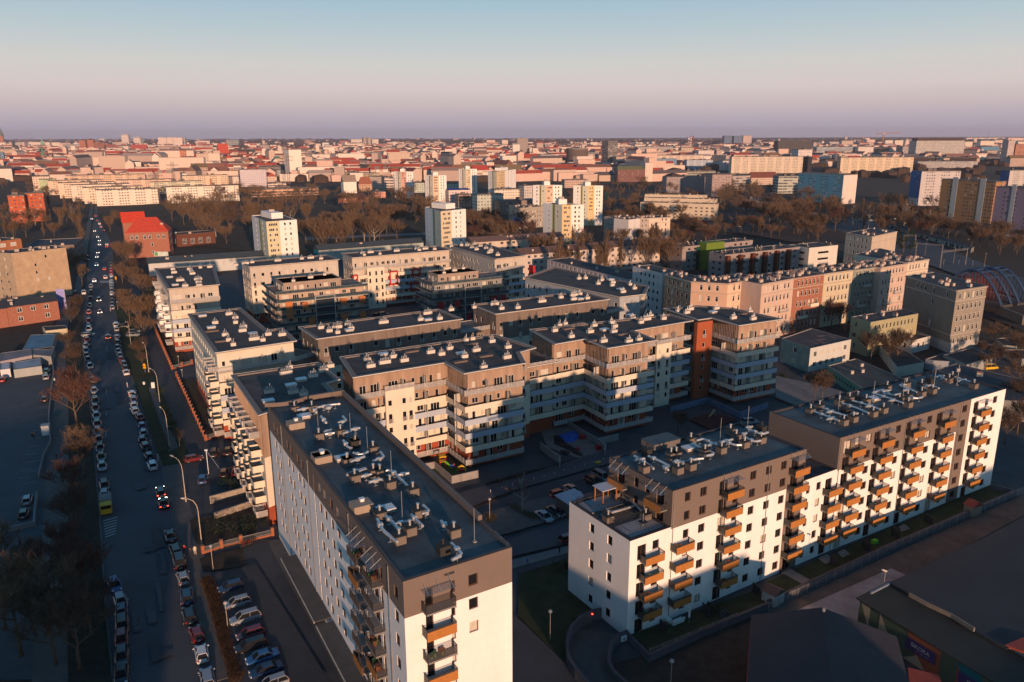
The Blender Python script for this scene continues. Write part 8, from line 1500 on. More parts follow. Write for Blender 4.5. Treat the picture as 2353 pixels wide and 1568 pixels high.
mv = [('i', 1140, 318, 'black', 'sedan', SA, 'dark saloon with red tail lamps waiting in the near street'), ('i', 1120, 240, 'dark', 'estate', SA, 'dark estate just ahead of the saloon with red tail lamps'), ('e', 848, 488, 'dark', 'suv', SA, 'dark car driving away in the middle of the street by the crossing'), ('e', 784, 290, 'black', 'hatch', SA + math.pi, 'black oncoming car with lit headlamps, nearer one'), ('e', 776, 196, 'black', 'suv', SA + math.pi, 'black oncoming car with lit headlamps, farther one'),
  ('e', 827, 20, 'white', 'suv', SA, 'white car driving away just beyond the zebra'), ('e', 740, 46, 'white', 'hatch', SA + math.pi, 'white oncoming car at the zebra'), ('a', 935, 1292, 'red', 'hatch', SA, 'red car driving away in the far street'), ('a', 865, 1255, 'white', 'suv', SA + math.pi, 'white oncoming car in the far street, first beyond the zebra'), ('a', 868, 1182, 'white', 'hatch', SA + math.pi, 'white oncoming car in the far street, second beyond the zebra'),
  ('a', 878, 1143, 'dark', 'sedan', SA + math.pi, 'dark oncoming car behind the two white ones'), ('a', 958, 1072, 'white', 'sedan', SA, 'white car above the red one in the far street'), ('a', 955, 1092, 'red', 'hatch', SA, 'red car right below the white one in the far street'), ('a', 892, 1072, 'silver', 'hatch', SA + math.pi, 'silver oncoming car in the far street'), ('a', 890, 1036, 'dark', 'hatch', SA + math.pi, 'dark oncoming car right behind the silver one'),
  ('a', 875, 1003, 'dark', 'hatch', SA + math.pi, 'dark oncoming car farther up the far street'), ('a', 848, 950, 'dark', 'sedan', SA + math.pi, 'dark oncoming car at the narrowing of the far street'), ('a', 930, 948, 'dark', 'hatch', SA, 'car with glowing tail lamps near the school'), ('a', 822, 842, 'dark', 'hatch', SA + math.pi, 'last dark oncoming car before the bend'), ('a', 905, 914, 'silver', 'hatch', SA, 'silver car near the junction by the old houses'), ('a', 893, 887, 'white', 'van', SA, 'white van near the junction by the old houses'), ('a', 872, 858, 'dark', 'hatch', SA, 'dark car ahead of the white van'), ('a', 855, 818, 'red', 'hatch', SA, 'red car far up the street')]
for t, x, y, c, k, an, lb in mv: p = G(t, x, y, .6); car(k, c, Vector((p.x, p.y, .03)), an, lb, 'cars driving on the street', lit=True, small=p.y > 330, name='moving_car')
V = R(30.4); CRS = R(24)
one = [('e', 690, 466, 'silver', 'estate', CRS, 'long silver car turning across the left kerb by the shed'), ('e', 912, 396, 'white', 'van', SA, 'white van at the side street mouth'), ('e', 915, 424, 'silver', 'hatch', SA, 'silver car tucked behind the white van'), ('e', 966, 400, 'black', 'hatch', CRS, 'black car in the side street'), ('e', 1042, 467, 'silver', 'estate', R(15), 'silver estate crosswise in the side street, nearer'), ('e', 1050, 442, 'grey', 'hatch', R(15), 'grey car crosswise in the side street, farther'),
  ('e', 362, 798, 'silver', 'hatch', SA, 'silver car in the left car park by the bin store'), ('e', 366, 752, 'green', 'hatch', SA, 'dark green car in the left car park by the bin store'), ('e', 352, 970, 'black', 'hatch', SA, 'black car alone in the middle of the left car park'), ('e', 18, 818, 'red', 'hatch', SA, 'dark red car at the left edge below the white kiosk'), ('e', 375, 672, 'white', 'van', SA, 'pale box van at the end of the bin store'),
  ('i', 190, 292, 'silver', 'hatch', SA, 'silver car at the lower end of the left car park'), ('i', 165, 388, 'dark', 'hatch', SA, 'dark car at the lower end of the left car park'), ('e', 1518, 1436, 'dark red', 'hatch', V, 'dark red hatchback alone at the estate car park entry'), ('e', 1676, 1392, 'black', 'suv', SA - .2, 'large black car in the estate car park, left of two'), ('e', 1786, 1378, 'black', 'sedan', SA - .2, 'large black car in the estate car park, right of two'), ('e', 1755, 1548, 'black', 'hatch', SA - .2, 'black car low in the estate car park beside the dark red one'),
  ('e', 1850, 1532, 'dark red', 'estate', SA - .2, 'dark red estate close to the wall in the estate car park'), ('i', 1412, 148, 'blue', 'hatch', SA - .2, 'bright blue car under the barrier pole'), ('i', 1608, 898, 'dark blue', 'hatch', V + math.pi, 'blue grey hatchback, first in the diagonal bays left of the nearest block'), ('i', 1655, 1008, 'silver', 'hatch', V + math.pi, 'small silver car with a dark roof window in the diagonal bays'), ('i', 1710, 1115, 'silver', 'suv', V + math.pi, 'silver hatchback, third in the diagonal bays'),
  ('i', 1745, 1225, 'dark red', 'hatch', V + math.pi, 'dark red hatchback in the diagonal bays'), ('i', 1750, 1305, 'black', 'estate', V + math.pi, 'black estate in the diagonal bays'), ('D', 603, 1508, 'blue', 'sedan', V + math.pi, 'blue saloon in the diagonal bays near the bottom'), ('D', 612, 1538, 'dark blue', 'sedan', V + math.pi, 'dark blue saloon in the diagonal bays near the bottom'), ('D', 628, 1568, 'silver', 'hatch', V + math.pi, 'silver car cut by the bottom edge in the diagonal bays'),
  ('B', 790, 1440, 'silver', 'sedan', R(-58), 'silver saloon in the courtyard bays beside the bin shelter'), ('B', 945, 1370, 'black', 'sedan', R(-58), 'black saloon in the courtyard bays beside the bin shelter'), ('B', 990, 1125, 'red', 'hatch', V, 'dark red car half hidden behind the bin shelter'), ('B', 1180, 1070, 'grey', 'sedan', R(-58), 'grey saloon behind the bin shelter'), ('B', 1480, 960, 'black', 'suv', R(-58), 'black car behind the pergola terrace'), ('B', 1590, 900, 'grey', 'van', R(-58), 'grey van partly behind the terrace balcony'),
  ('k', 398, 560, 'dark red', 'hatch', V, 'dark car in front of the side wall of the middle white block'), ('g', 1865, 1150, 'silver', 'suv', R(10), 'silver car beyond the roof of the middle white block'), ('A', 1870, 228, 'dark', 'hatch', R(-20), 'dark car in the yard behind the grey tenement, first'), ('A', 1960, 262, 'black', 'hatch', R(-20), 'black car in the yard behind the grey tenement, second'), ('A', 2040, 300, 'dark', 'sedan', R(-20), 'dark car in the yard behind the grey tenement, third'), ('A', 2060, 340, 'blue', 'hatch', R(-10), 'bright blue car in the yard behind the grey tenement'),
  ('A', 1955, 505, 'yellow', 'van', R(15), 'bright yellow van in the yard on the right'), ('z', 945, 845, 'dark', 'hatch', SA, 'dark car on the left pavement by the yellow bin'), ('z', 1052, 850, 'white', 'van', SA, 'white van parked on the left pavement by the tan gable'), ('z', 1062, 385, 'red', 'hatch', CRS, 'red car on the left pavement far up the street'), ('z', 1075, 440, 'dark', 'hatch', CRS, 'dark car on the left pavement far up the street'), ('r', 745, 1000, 'white', 'sedan', R(5), 'white car on the road beyond the rail yard'), ('r', 975, 985, 'white', 'van', R(-5), 'white van on the road beyond the rail yard'), ('r', 1160, 1022, 'silver', 'hatch', R(-30), 'silver car by the garages beyond the rail yard'), ('c', 2025, 910, 'white', 'van', 0, 'white van on the road before the wood'), ('f', 945, 315, 'dark', 'hatch', V, 'dark car in the estate court, left of two'), ('f', 1000, 305, 'grey', 'hatch', V, 'grey car in the estate court, middle'), ('f', 1290, 268, 'blue', 'hatch', V, 'bluish car in the estate court, right')]
for t, x, y, c, k, an, lb in one: p = G(t, x, y, .7); car(k, c, Vector((p.x, p.y, .03)), an, lb, 'single parked cars', small=p.y > 360)
# yellow truck with a grey tarpaulin body
p = G('i', 742, 350, .5); rt = thing('truck', Vector((p.x, p.y, .03)), 'yellow pick up truck with a grey covered load bed behind the hatched bay', 'truck', None, SA + math.pi); b = MB(); b.box((1.6, 0, .4), 1.9, 2.0, 1.7, YEL); b.box((-.2, 0, .4), 1.7, 2.0, .5, YEL); b.box((2.6, 0, .4), .5, 1.95, .8, YEL); b.obj('body', rt); b = MB(); b.box((-1.2, 0, .8), 3.2, 2.1, 1.5, M('tarpaulin_grey', (.24, .22, .2), .9, .2)); b.obj('load_bed', rt); b = MB(); b.box((2.56, 0, 1.3), .03, 1.7, .65, GLASS); b.box((1.8, 0, 1.3), 1.2, 2.03, .6, GLASS); b.obj('windows', rt)
for sx in (-1.6, 1.9):
 for sy in (-1, 1): w_ = inst('wheel', TY, rt, (sx, sy*.9, .32)); inst('rim', RM, w_)
# ================================================================ lamps and street furniture
def curved_lamp(t, bx, by, hx, hy, label, h=9.0):
 g = G(t, bx, by, 0); q = ray(t, hx, hy); k = (h - CAMH)/q.z; hp = Vector((q.x*k, q.y*k, h)); d = Vector((hp.x - g.x, hp.y - g.y, 0)); d = d.normalized()*min(d.length, 3.2) if d.length > .5 else Vector((-2.5, 0, 0))
 o = thing('street_lamp', g, label, 'street lamp', 'curved street lamps'); b = MB(); pm = M('lamp_post_metal', (.50, .42, .34), .5, .1); b.tube([(0, 0, 0), (0, 0, h - 2.2)], .09, pm, 8, .07); b.tube([(0, 0, 0), (0, 0, 1.2)], .14, pm, 8)
 b.tube([(0, 0, h - 2.2), (d.x*.06, d.y*.06, h - 1.2), (d.x*.28, d.y*.28, h - .35), (d.x*.6, d.y*.6, h - .05), (d.x, d.y, h)], .06, pm, 6); b.obj('post', o)
 b = MB(); b.tube([(d.x*.95, d.y*.95, h), (d.x*1.1, d.y*1.1, h + .02), (d.x*1.22, d.y*1.22, h)], .17, M('lamp_head_pale', (.55, .52, .48), .4, .05), 8, .1); b.obj('lamp_head', o)
for t, bx, by, hx, hy, lb in (('i', 1408, 618, 1280, 287, 'curved street lamp nearest to the camera, beside the hedge garden'), ('i', 1297, 312, 1150, -30, 'curved street lamp, second from the near end'), ('e', 1330, 1352, 1218, 1010, 'curved street lamp, third from the near end by the gravel tip'), ('e', 1253, 1000, 1155, 727, 'curved street lamp, fourth from the near end'), ('e', 1168, 772, 1080, 498, 'curved street lamp, fifth from the near end beside the lawn'), ('e', 1028, 552, 968, 388, 'curved street lamp farthest, at the side street')): curved_lamp(t, bx, by, hx, hy, lb)
def post_lamp(t, x, y, h, label, group='straight post lamps'):
 g = G(t, x, y, 0); o = thing('post_lamp', g, label, 'lamp post', group); b = MB(); b.tube([(0, 0, 0), (0, 0, h)], .06, M('post_tan', (.42, .33, .25), .6), 7, .05); b.obj('post', o); b = MB(); b.tube([(0, 0, h - .12), (0, 0, h + .02), (0, 0, h + .16)], .32, GREYM, 10, .2); b.obj('lamp_head', o)
for t, x, y, h, lb in (('i', 1487, 790, 4.6, 'thin post lamp by the brick pier fence with bicycles'), ('i', 1590, 1205, 4.6, 'thin post lamp at the hedge beside the diagonal bays'), ('k', 265, 1285, 5, 'thin post lamp on the lawn between the white blocks'), ('k', 1102, 1650, 5, 'thin post lamp at the bottom edge by the dark roof'), ('B', 32, 1520, 4.6, 'thin post lamp in the planting behind the nearest block roof'), ('e', 1402, 700, 2.6, 'short post lamp at the garden gate, farther'), ('e', 1432, 810, 2.6, 'short post lamp at the garden gate, nearer'), ('e', 925, 275, 3.5, 'white box lamp post at the right pavement'), ('y', 1650, 980, 6, 'lamp post at the foot of the grey tenement')): post_lamp(t, x, y, h, lb)
BOL = MB(); BOL.tube([(0, 0, 0), (0, 0, .8)], .06, GREYM, 7); BOL.tube([(0, 0, .8), (0, 0, .92)], .08, FRM_W, 7); BOL = BOL.mesh('bollard_light')
bl0 = None
for k, (x, y) in enumerate([(42, 1140), (200, 1100), (350, 1052), (646, 970), (791, 932), (935, 892), (1074, 852), (1212, 815), (1348, 776), (1481, 740), (1611, 702)]):
 o = bpy.data.objects.new('bollard', BOL); C.objects.link(o); o.location = G('B', x, y, .1); tag(o, 'small bollard light in the row along the inner road kerb', 'bollard', 'bollard lights along the inner road')
b = MB(); p = G('B', 1542, 725, .1); b.box((0, 0, 0), 1.2, .7, .5, YEL, V); b.box((0, 0, .5), 1.3, .8, .12, YEL, V); o = b.obj('grit_bin'); o.location = p; tag(o, 'bright yellow grit bin at the inner road kerb', 'bin')
# barrier with raised arm
p = G('e', 1636, 1560); o = thing('barrier', p, 'white barrier post with a raised arm in the estate car park', 'barrier'); b = MB(); b.tube([(0, 0, 0), (0, 0, 5.5)], .08, FRM_W, 7); b.box((0, 0, 5.3), .6, .3, .3, FRM_W); b.obj('post', o); b = MB(); b.tube([(.1, 0, 5.2), (2.0, 1.2, .6)], .05, M('arm_blue', (.2, .3, .5), .5), 6); b.obj('arm', o)
# road work posts, warning signs
STP = MB()
for k in range(5): STP.box((0, 0, k*.26), .26, .05, .26, REDP if k % 2 else FRM_W)
STP = STP.mesh('warning_post')
for t, x, y, lb in (('e', 1000, 880, 'red white striped warning post in the gap of the right row, upper'), ('e', 1014, 955, 'red white striped warning post beside the white parked cars'), ('e', 1186, 1335, 'red white striped warning post by the dark parked cars'), ('e', 1240, 1450, 'red white striped warning post behind the white tall car'), ('e', 868, 288, 'red white striped warning post at the side street mouth')):
 o = bpy.data.objects.new('warning_post', STP); C.objects.link(o); o.location = G(t, x, y, .05); tag(o, lb, 'traffic post', 'striped warning posts')
def sign_tri(t, x, y, label):
 g = G(t, x, y); o = thing('warning_sign', g, label, 'traffic sign'); b = MB(); b.tube([(0, 0, 0), (0, 0, 3.4)], .04, GREYM, 6); b.obj('post', o)
 for z in (2.5, 1.7):
  b = MB(); yl = M('sign_yellow', (.85, .42, .01), .5, .05); b.face([(-.55, -.06, z), (.55, -.06, z), (0, -.06, z + .9)], yl); b.face([(.55, -.03, z), (-.55, -.03, z), (0, -.03, z + .9)], GREYM); b.box((0, -.075, z + .18), .12, .02, .36, BLK); s = b.obj('sign_plate', o)
sign_tri('e', 1140, 775, 'pair of stacked yellow warning triangles on the lawn by the lamps'); sign_tri('e', 912, 62, 'yellow warning sign at the right kerb near the zebra')
b = MB(); b.box((0, 0, 0), .9, .5, 1.8, FRM_W, .3); b.box((0, 0, 1.8), 1.0, .6, .08, GREYM, .3); o = b.obj('utility_cabinet'); o.location = G('e', 1203, 890); tag(o, 'white utility cabinet beside the planted gravel strip', 'cabinet')
b = MB(); b.box((0, 0, 0), .5, .4, .9, FRM_W); o = b.obj('utility_cabinet'); o.location = G('e', 1131, 862); tag(o, 'small white box on the path by the warning triangles', 'cabinet')
b = MB(); b.box((0, 0, 0), 1.6, 1.8, 2.4, FRM_W, .4); b.box((0, 0, 2.4), 1.9, 2.1, .1, GREYM, .4); o = b.obj('ticket_booth'); o.location = G('e', 365, 1250); tag(o, 'pale booth at the gate of the left car park', 'booth')
patch('gravel_strip', [(1160, 870), (1210, 860), (1270, 1060), (1400, 1340), (1320, 1370), (1240, 1130)], M('gravel_grey', (.12, .115, .11), .95, .5, 3), t='e', h=.1)
# playgrounds and sand yard
def boxes(name, t, x, y, parts, label, cat, rz=0, z=.1):
 o = thing(name, G(t, x, y, z), label, cat, None, rz)
 for pn, lst in parts.items():
  b = MB()
  for q in lst:
   if q[0] == 'b': b.box(q[1], *q[2], q[3])
   else: b.tube(q[1], q[2], q[3], 7)
  b.obj(pn, o)
GRN = M('play_green', (.12, .45, .03), .5, .05); PLB = M('play_blue', (.02, .12, .5), .5, .05)
boxes('play_tower', 'f', 1462, 1500, {'frame': [('t', [(x, y, 0), (x, y, 2.6)], .06, REDP) for x in (-.6, .6) for y in (-.6, .6)], 'roof': [('b', (0, 0, 2.3), (1.5, 1.5, .25), YEL)], 'deck': [('b', (0, 0, 1.2), (1.3, 1.3, .1), YEL)], 'slide': [('t', [(.5, -.5, 1.25), (1.2, -1.3, .7), (1.7, -2.0, .2)], .22, GRN)]}, 'green slide with a yellow and red play tower on the small playground', 'play tower', .3)
boxes('spring_rider', 'f', 1540, 1520, {'seat': [('b', (0, 0, .5), (.9, .3, .5), PLB), ('b', (.35, 0, .9), (.3, .4, .3), REDP)], 'spring': [('t', [(0, 0, 0), (0, 0, .5)], .12, GREYM)]}, 'blue and red spring rider on the small playground', 'play equipment')
boxes('play_arch', 'f', 1612, 1540, {'arch': [('t', [(-.9, 0, 0), (-.8, 0, .8), (0, 0, 1.3), (.8, 0, .8), (.9, 0, 0)], .22, YEL)], 'base': [('b', (0, 0, 0), (1.2, .6, .4), REDP)]}, 'yellow play arch with a red middle on the small playground', 'play equipment')
boxes('slide', 'g', 1560, 1120, {'chute': [('t', [(-.9, 0, .1), (0, 0, .9), (.9, 0, 1.9)], .28, M('slide_tan', (.38, .28, .16), .6))], 'ladder': [('t', [(1.0, -.3, 0), (1.0, -.3, 2.2)], .05, GREYM), ('t', [(1.0, .3, 0), (1.0, .3, 2.2)], .05, GREYM)]}, 'small tan slide on the brown playground below the right tower', 'slide', .5)
patch('playground', [(1380, 1130), (1560, 1080), (1780, 1130), (1560, 1210)], M('rubber_brown', (.07, .022, .018), .95, .2), t='g')
def heap(name, t, pts, m, label, cat, h=.7, seed=1, z=.15):
 r = random.Random(seed); P = ccw(W(t, pts, z)); c = cen(P); off = Vector((*c, z)); b = MB(); n = 22; rg = []
 for j, f_ in enumerate((1, .8, .55, .3)):
  ring = []
  for i in range(n):
   s = i*len(P)/n; k = int(s) % len(P); q = P[k].lerp(P[(k+1) % len(P)], s - int(s)); q = c + (q - c)*f_*r.uniform(.94, 1.05); ring.append((q.x - c.x, q.y - c.y, 0 if j == 0 else h*(.35 + .2*j)*r.uniform(.7, 1.2)))
  rg.append(ring)
 for A, B_ in zip(rg, rg[1:]):
  for i in range(n): j = (i+1) % n; b.face([A[i], A[j], B_[j], B_[i]], m)
 b.face(rg[-1], m); o = b.obj(name); o.location = off; return tag(o, label, cat)
heap('tarpaulin', 'B', [(970, 320), (1230, 255), (1285, 350), (1200, 420), (1060, 420)], M('tarp_blue', (.012, .10, .42), .45, .15, 3), 'crumpled bright blue tarpaulin over a pile in the sand yard', 'tarpaulin', .8); heap('rubble_row', 'B', [(905, 320), (975, 315), (1060, 420), (1200, 500), (1345, 600), (1290, 620), (1100, 520), (930, 440)], M('black_sheeting', (.015, .015, .018), .6, .5, 3), 'long black covered heap across the sand yard', 'rubble', .6, 2)
heap('sheeting', 'B', [(1005, 530), (1080, 530), (1160, 560), (1130, 595), (1030, 580)], M('black_sheeting'), 'small black sheet with white scraps in the sand yard', 'sheeting', .35, 3)
for t, x, y, s, lb in (('B', 1320, 370, 1.1, 'red container beside the blue tarpaulin'), ('B', 1545, 520, 1.1, 'red container beside the garden wall corner'), ('B', 1255, 530, .7, 'small red bin in the middle of the sand yard')): boxes('container', t, x, y, {'body': [('b', (0, 0, 0), (s, s*.9, s*.8), REDP)], 'lid': [('b', (0, 0, s*.8), (s*1.05, s*.95, .08), REDP)]}, lb, 'container', .4)
def bicycle(t, x, y, col, rz, label, z=.12, group=None):
 o = thing('bicycle', G(t, x, y, z), label, 'bicycle', group, rz); m = M('bike_' + col, {'white': (.7, .7, .68), 'dark': (.03, .03, .03), 'red': (.4, .03, .02)}[col], .5)
 for sx in (-.52, .52): b = MB(); b.tube([(sx + .33*math.cos(a), 0, .34 + .33*math.sin(a)) for a in [i*math.pi/7 for i in range(15)]], .03, m if col == 'white' else BLK, 5, cap=False); b.tube([(sx, -.03, .34), (sx, .03, .34)], .04, GREYM, 6); b.obj('wheel', o)
 b = MB(); F = {'bb': (-.05, 0, .32), 'st': (-.2, 0, .82), 'hd': (.36, 0, .85), 'r': (-.52, 0, .34), 'f': (.52, 0, .34)}
 for a, c in (('bb', 'st'), ('st', 'hd'), ('bb', 'hd'), ('r', 'bb'), ('r', 'st'), ('hd', 'f')): b.tube([F[a], F[c]], .025, m, 5)
 b.tube([(.36, 0, .85), (.34, 0, 1.0)], .02, m, 5); b.tube([(.34, -.27, 1.02), (.34, .27, 1.02)], .018, BLK, 5); b.obj('frame', o); b = MB(); b.box((-.22, 0, .88), .26, .14, .06, BLK); b.obj('saddle', o); return o
bicycle('B', 828, 190, 'white', .2, 'white bicycle at the gate behind the left balcony tower')
for k in range(7): bicycle('i', 1690 + k*14, 628 - k*5, ('dark', 'red', 'dark')[k % 3], 1.2, 'parked bicycle in the cluster at the brick pier fence', group='bicycles at the brick pier fence')
# garden furniture below the middle block
boxes('sofa', 'k', 1150, 1150, {'seat': [('b', (0, 0, 0), (2.2, .8, .4), FRM_W), ('b', (-.9, .8, 0), (.8, 1.2, .4), FRM_W)], 'back': [('b', (0, -.4, .4), (2.2, .2, .4), FRM_W)]}, 'white garden corner sofa below the middle white block', 'sofa', V, .35)
boxes('parasol', 'k', 1232, 1150, {'pole': [('t', [(0, 0, 0), (0, 0, 2.4)], .03, GREYM)], 'canopy': [('t', [(0, 0, .9), (0, 0, 2.0), (0, 0, 2.5)], .16, FRM_W)]}, 'closed white parasol standing in the middle block garden', 'parasol', 0, .35)
boxes('air_conditioner', 'k', 775, 1290, {'case': [('b', (0, 0, .3), (.95, .4, .8), FRM_W)], 'fan': [('t', [(0, -.2, .7), (0, -.23, .7)], .28, GREYM)]}, 'white air conditioner unit at the foot of the middle white block corner', 'air conditioner', V, 0)
boxes('warning_lamp', 'k', 563, 1152, {'lens': [('t', [(0, -.2, 1.6), (0, -.28, 1.6)], .12, em('ramp_lamp_red', (1, .05, .03), 6))], 'plate': [('b', (0, 0, 1.4), (.3, .1, .4), BLK)]}, 'small glowing red lamp on the curved ramp wall', 'lamp', -.5, 0)
boxes('recycling_bag', 'l', 742, 600, {'bag': [('b', (0, 0, 0), (1.0, .7, .7), GRN)]}, 'bright green sack on the lawn of the far white block', 'sack', .4, .3)
heap('trampoline_cover', 'k', [(1430, 1090), (1500, 1060), (1520, 1100), (1450, 1130)], TERRA, 'dark covered garden table in the middle block garden', 'garden table', .8, 5, .3)
for t, x, y, lb in (('l', 385, 1085, 'pale domed roof vent on the dark folded roof'), ('k', 1785, 1110, '')):
 if lb: boxes('roof_vent', t, x, y + 20, {'pipe': [('t', [(0, 0, 0), (0, 0, .7)], .12, CONC)], 'cap': [('t', [(0, 0, .7), (0, 0, 1.1)], .2, M('vent_pale', (.6, .52, .46), .6))]}, lb, 'vent', 0, 7.6)
boxes('floodlight', 'l', 808, 880, {'pole': [('t', [(0, 0, 0), (0, 0, 2.0)], .04, GREYM)], 'head': [('t', [(-.7, -.3, 2.5), (.2, .1, 2.0)], .14, M('vent_pale'))]}, 'pale angled floodlight on the edge of the green black roof', 'floodlight', 0, 4.9)
# ================================================================ people
def person(t, x, y, jacket, trousers, label, h=1.75, rz=0, walk=.25, z=.12, pos=None, arm=0):
 g = pos or G(t, x, y, z); s = h/1.75; me = bpy.data.meshes.new('person')
 Vt = [((0, 0, .95), .155), ((0, .01, 1.15), .135), ((0, .01, 1.36), .165), ((0, 0, 1.50), .065), ((0, .01, 1.60), .095), ((0, .015, 1.68), .10), ((0, 0, 1.745), .055),
   ((-.1, 0, .90), .095), ((-.11, walk*.55, .50), .068), ((-.11, walk*.5, .09), .045), ((-.11, walk*.5 + .13, .04), .04), ((.1, 0, .90), .095), ((.11, -walk*.35, .50), .068), ((.11, -walk*.9, .10), .045), ((.11, -walk*.9 + .13, .04), .04),
   ((-.2, 0, 1.40), .062), ((-.26, -walk*.35, 1.14), .048), ((-.25, -walk*.2 + arm, .90), .036), ((-.25, -walk*.1 + arm, .80), .038), ((.2, 0, 1.40), .062), ((.26, walk*.35, 1.14), .048), ((.25, walk*.6 + arm, .92), .036), ((.25, walk*.8 + arm, .83), .038)]
 E = [(0, 1), (1, 2), (2, 3), (3, 4), (4, 5), (5, 6), (0, 7), (7, 8), (8, 9), (9, 10), (0, 11), (11, 12), (12, 13), (13, 14), (2, 15), (15, 16), (16, 17), (17, 18), (2, 19), (19, 20), (20, 21), (21, 22)]
 for sd, w_ in ((-1, 18), (1, 22)):       # five short fingers and a thumb on each hand
  p = Vt[w_][0]
  for f_ in range(4): E.append((w_, len(Vt))); Vt.append(((p[0] + (f_ - 1.5)*.018, p[1] + .02, p[2] - .085 + abs(f_ - 1.5)*.008), .009))
  E.append((w_, len(Vt))); Vt.append(((p[0] - sd*.035, p[1] + .03, p[2] - .035), .010))
 me.from_pydata([v for v, _ in Vt], E, []); o = bpy.data.objects.new('person', me); C.objects.link(o); o.location = g; o.rotation_euler.z = rz; o.scale = (s, s, s)
 sk = o.modifiers.new('skin', 'SKIN');
 for i, (v, r_) in enumerate(Vt): me.skin_vertices[0].data[i].radius = (r_, r_*(.75 if i < 3 else .95)); me.skin_vertices[0].data[i].use_root = (i == 0)
 sb = o.modifiers.new('subd', 'SUBSURF'); sb.levels = 1; sb.render_levels = 1
 m, n, l, bs = nodes('clothes'); tc_ = n.new('ShaderNodeTexCoord'); sp = n.new('ShaderNodeSeparateXYZ'); l.new(tc_.outputs['Object'], sp.inputs[0]); rp = n.new('ShaderNodeValToRGB'); rp.color_ramp.interpolation = 'CONSTANT'; l.new(mth(n, l, 'DIVIDE', sp.outputs[2], 1.8), rp.inputs[0])
 el = rp.color_ramp.elements; el[0].position = 0; el[0].color = (.02, .02, .02, 1); el[1].position = .07; el[1].color = (*trousers, 1)
 for ps, cl in ((.5, jacket), (.835, (.45, .28, .2))): e_ = el.new(ps); e_.color = (*cl, 1)
 l.new(rp.outputs[0], bs.inputs['Base Color']); bs.inputs['Roughness'].default_value = .9; me.materials.append(m); tag(o, label, 'person')
 hb_ = MB(); hm_ = M('hair_dark', (.03, .018, .012), .8, .2, 20)
 for i in range(6):
  for j in range(3):
   a0, a1 = i*1.047, (i+1)*1.047; r0, r1 = .108*math.cos(j*.5), .108*math.cos((j+1)*.5); z0, z1 = 1.665 + .115*math.sin(j*.5), 1.665 + .115*math.sin((j+1)*.5)
   hb_.face([(r0*math.cos(a0), r0*math.sin(a0) - .01, z0), (r0*math.cos(a1), r0*math.sin(a1) - .01, z0), (r1*math.cos(a1), r1*math.sin(a1) - .01, z1), (r1*math.cos(a0), r1*math.sin(a0) - .01, z1)], hm_)
 ho = hb_.obj('hair', o)
 fb = MB(); fm_ = M('face_detail', (.05, .02, .02), .7); sk_ = M('skin_tone', (.5, .31, .23), .6)
 for sx in (-.035, .035): fb.box((sx, .108, 1.655), .022, .01, .012, fm_)
 fb.box((0, .112, 1.60), .045, .008, .01, fm_); fb.box((0, .118, 1.625), .02, .025, .035, sk_)
 for sx in (-.1, .1): fb.box((sx, .01, 1.635), .015, .03, .05, sk_)
 fb.obj('face', o); return o
PE = [('e', 445, 1448, (.06, .03, .04), (.03, .03, .04), 'person in a dark plum coat on the left pavement', 0), ('e', 482, 1448, (.45, .02, .03), (.03, .03, .05), 'person in a bright red jacket on the left pavement', 3), ('i', 440, 170, (.02, .02, .02), (.02, .02, .02), 'person all in black alone on the left pavement', 0), ('e', 258, 1285, (.02, .02, .03), (.02, .02, .03), 'person in black near the ticket booth, left of two', 1), ('e', 272, 1290, (.05, .05, .06), (.02, .02, .03), 'person in dark grey near the ticket booth, right of two', 2),
  ('i', 1288, 672, (.40, .02, .02), (.02, .02, .03), 'person in a red jacket beside the parked black van', .5), ('i', 1332, 695, (.02, .02, .02), (.02, .02, .02), 'person in black walking behind the pale dressed one', .5), ('i', 1362, 678, (.62, .55, .46), (.58, .50, .42), 'person dressed in pale beige beside the brick pier fence', .5), ('i', 215, 745, (.13, .10, .05), (.02, .02, .03), 'person in an olive coat striding by the lower left crossing', -1.3), ('k', 330, 672, (.015, .015, .018), (.015, .015, .018), 'person in black walking on the courtyard pavement', -1.2),
  ('e', 655, 208, (.02, .02, .02), (.02, .02, .02), 'person in black on the left pavement by the banner', 0), ('z', 1138, 365, (.03, .03, .03), (.02, .02, .02), 'person in dark clothes on the left pavement far up the street', 0), ('e', 432, 850, (.5, .5, .5), (.05, .05, .07), 'person in a pale jacket by the car park wall', 0), ('e', 716, 580, (.02, .02, .03), (.02, .02, .03), 'person in black standing by the parked cars near two wheels', 0)]
for t, x, y, j, tr_, lb, rz in PE: person(t, x, y, j, tr_, lb, 1.75, rz)
person('k', 108, 745, (.03, .10, .5), (.05, .05, .1), 'child in a bright blue jacket on the courtyard pavement', 1.2, .6)
person('e', 775, 785, (.02, .02, .02), (.02, .02, .02), 'cyclist in black riding down the middle of the street', 1.7, SA + math.pi/2, .1, .35, arm=.35); bicycle('e', 775, 785, 'dark', SA + math.pi, 'bicycle ridden by the cyclist in the street', .03)
e0b = (PT[1] - PT[0]).normalized(); pb_ = PT[0] + e0b*2.4 + Vector((e0b.y, -e0b.x))*.5; person('k', 0, 0, (.015, .015, .02), (.015, .015, .02), 'person in black on the lowest corner balcony of the middle white block', 1.75, 2.6, .05, pos=Vector((pb_.x, pb_.y, TOPC - 2.35 - 5*SHC)))
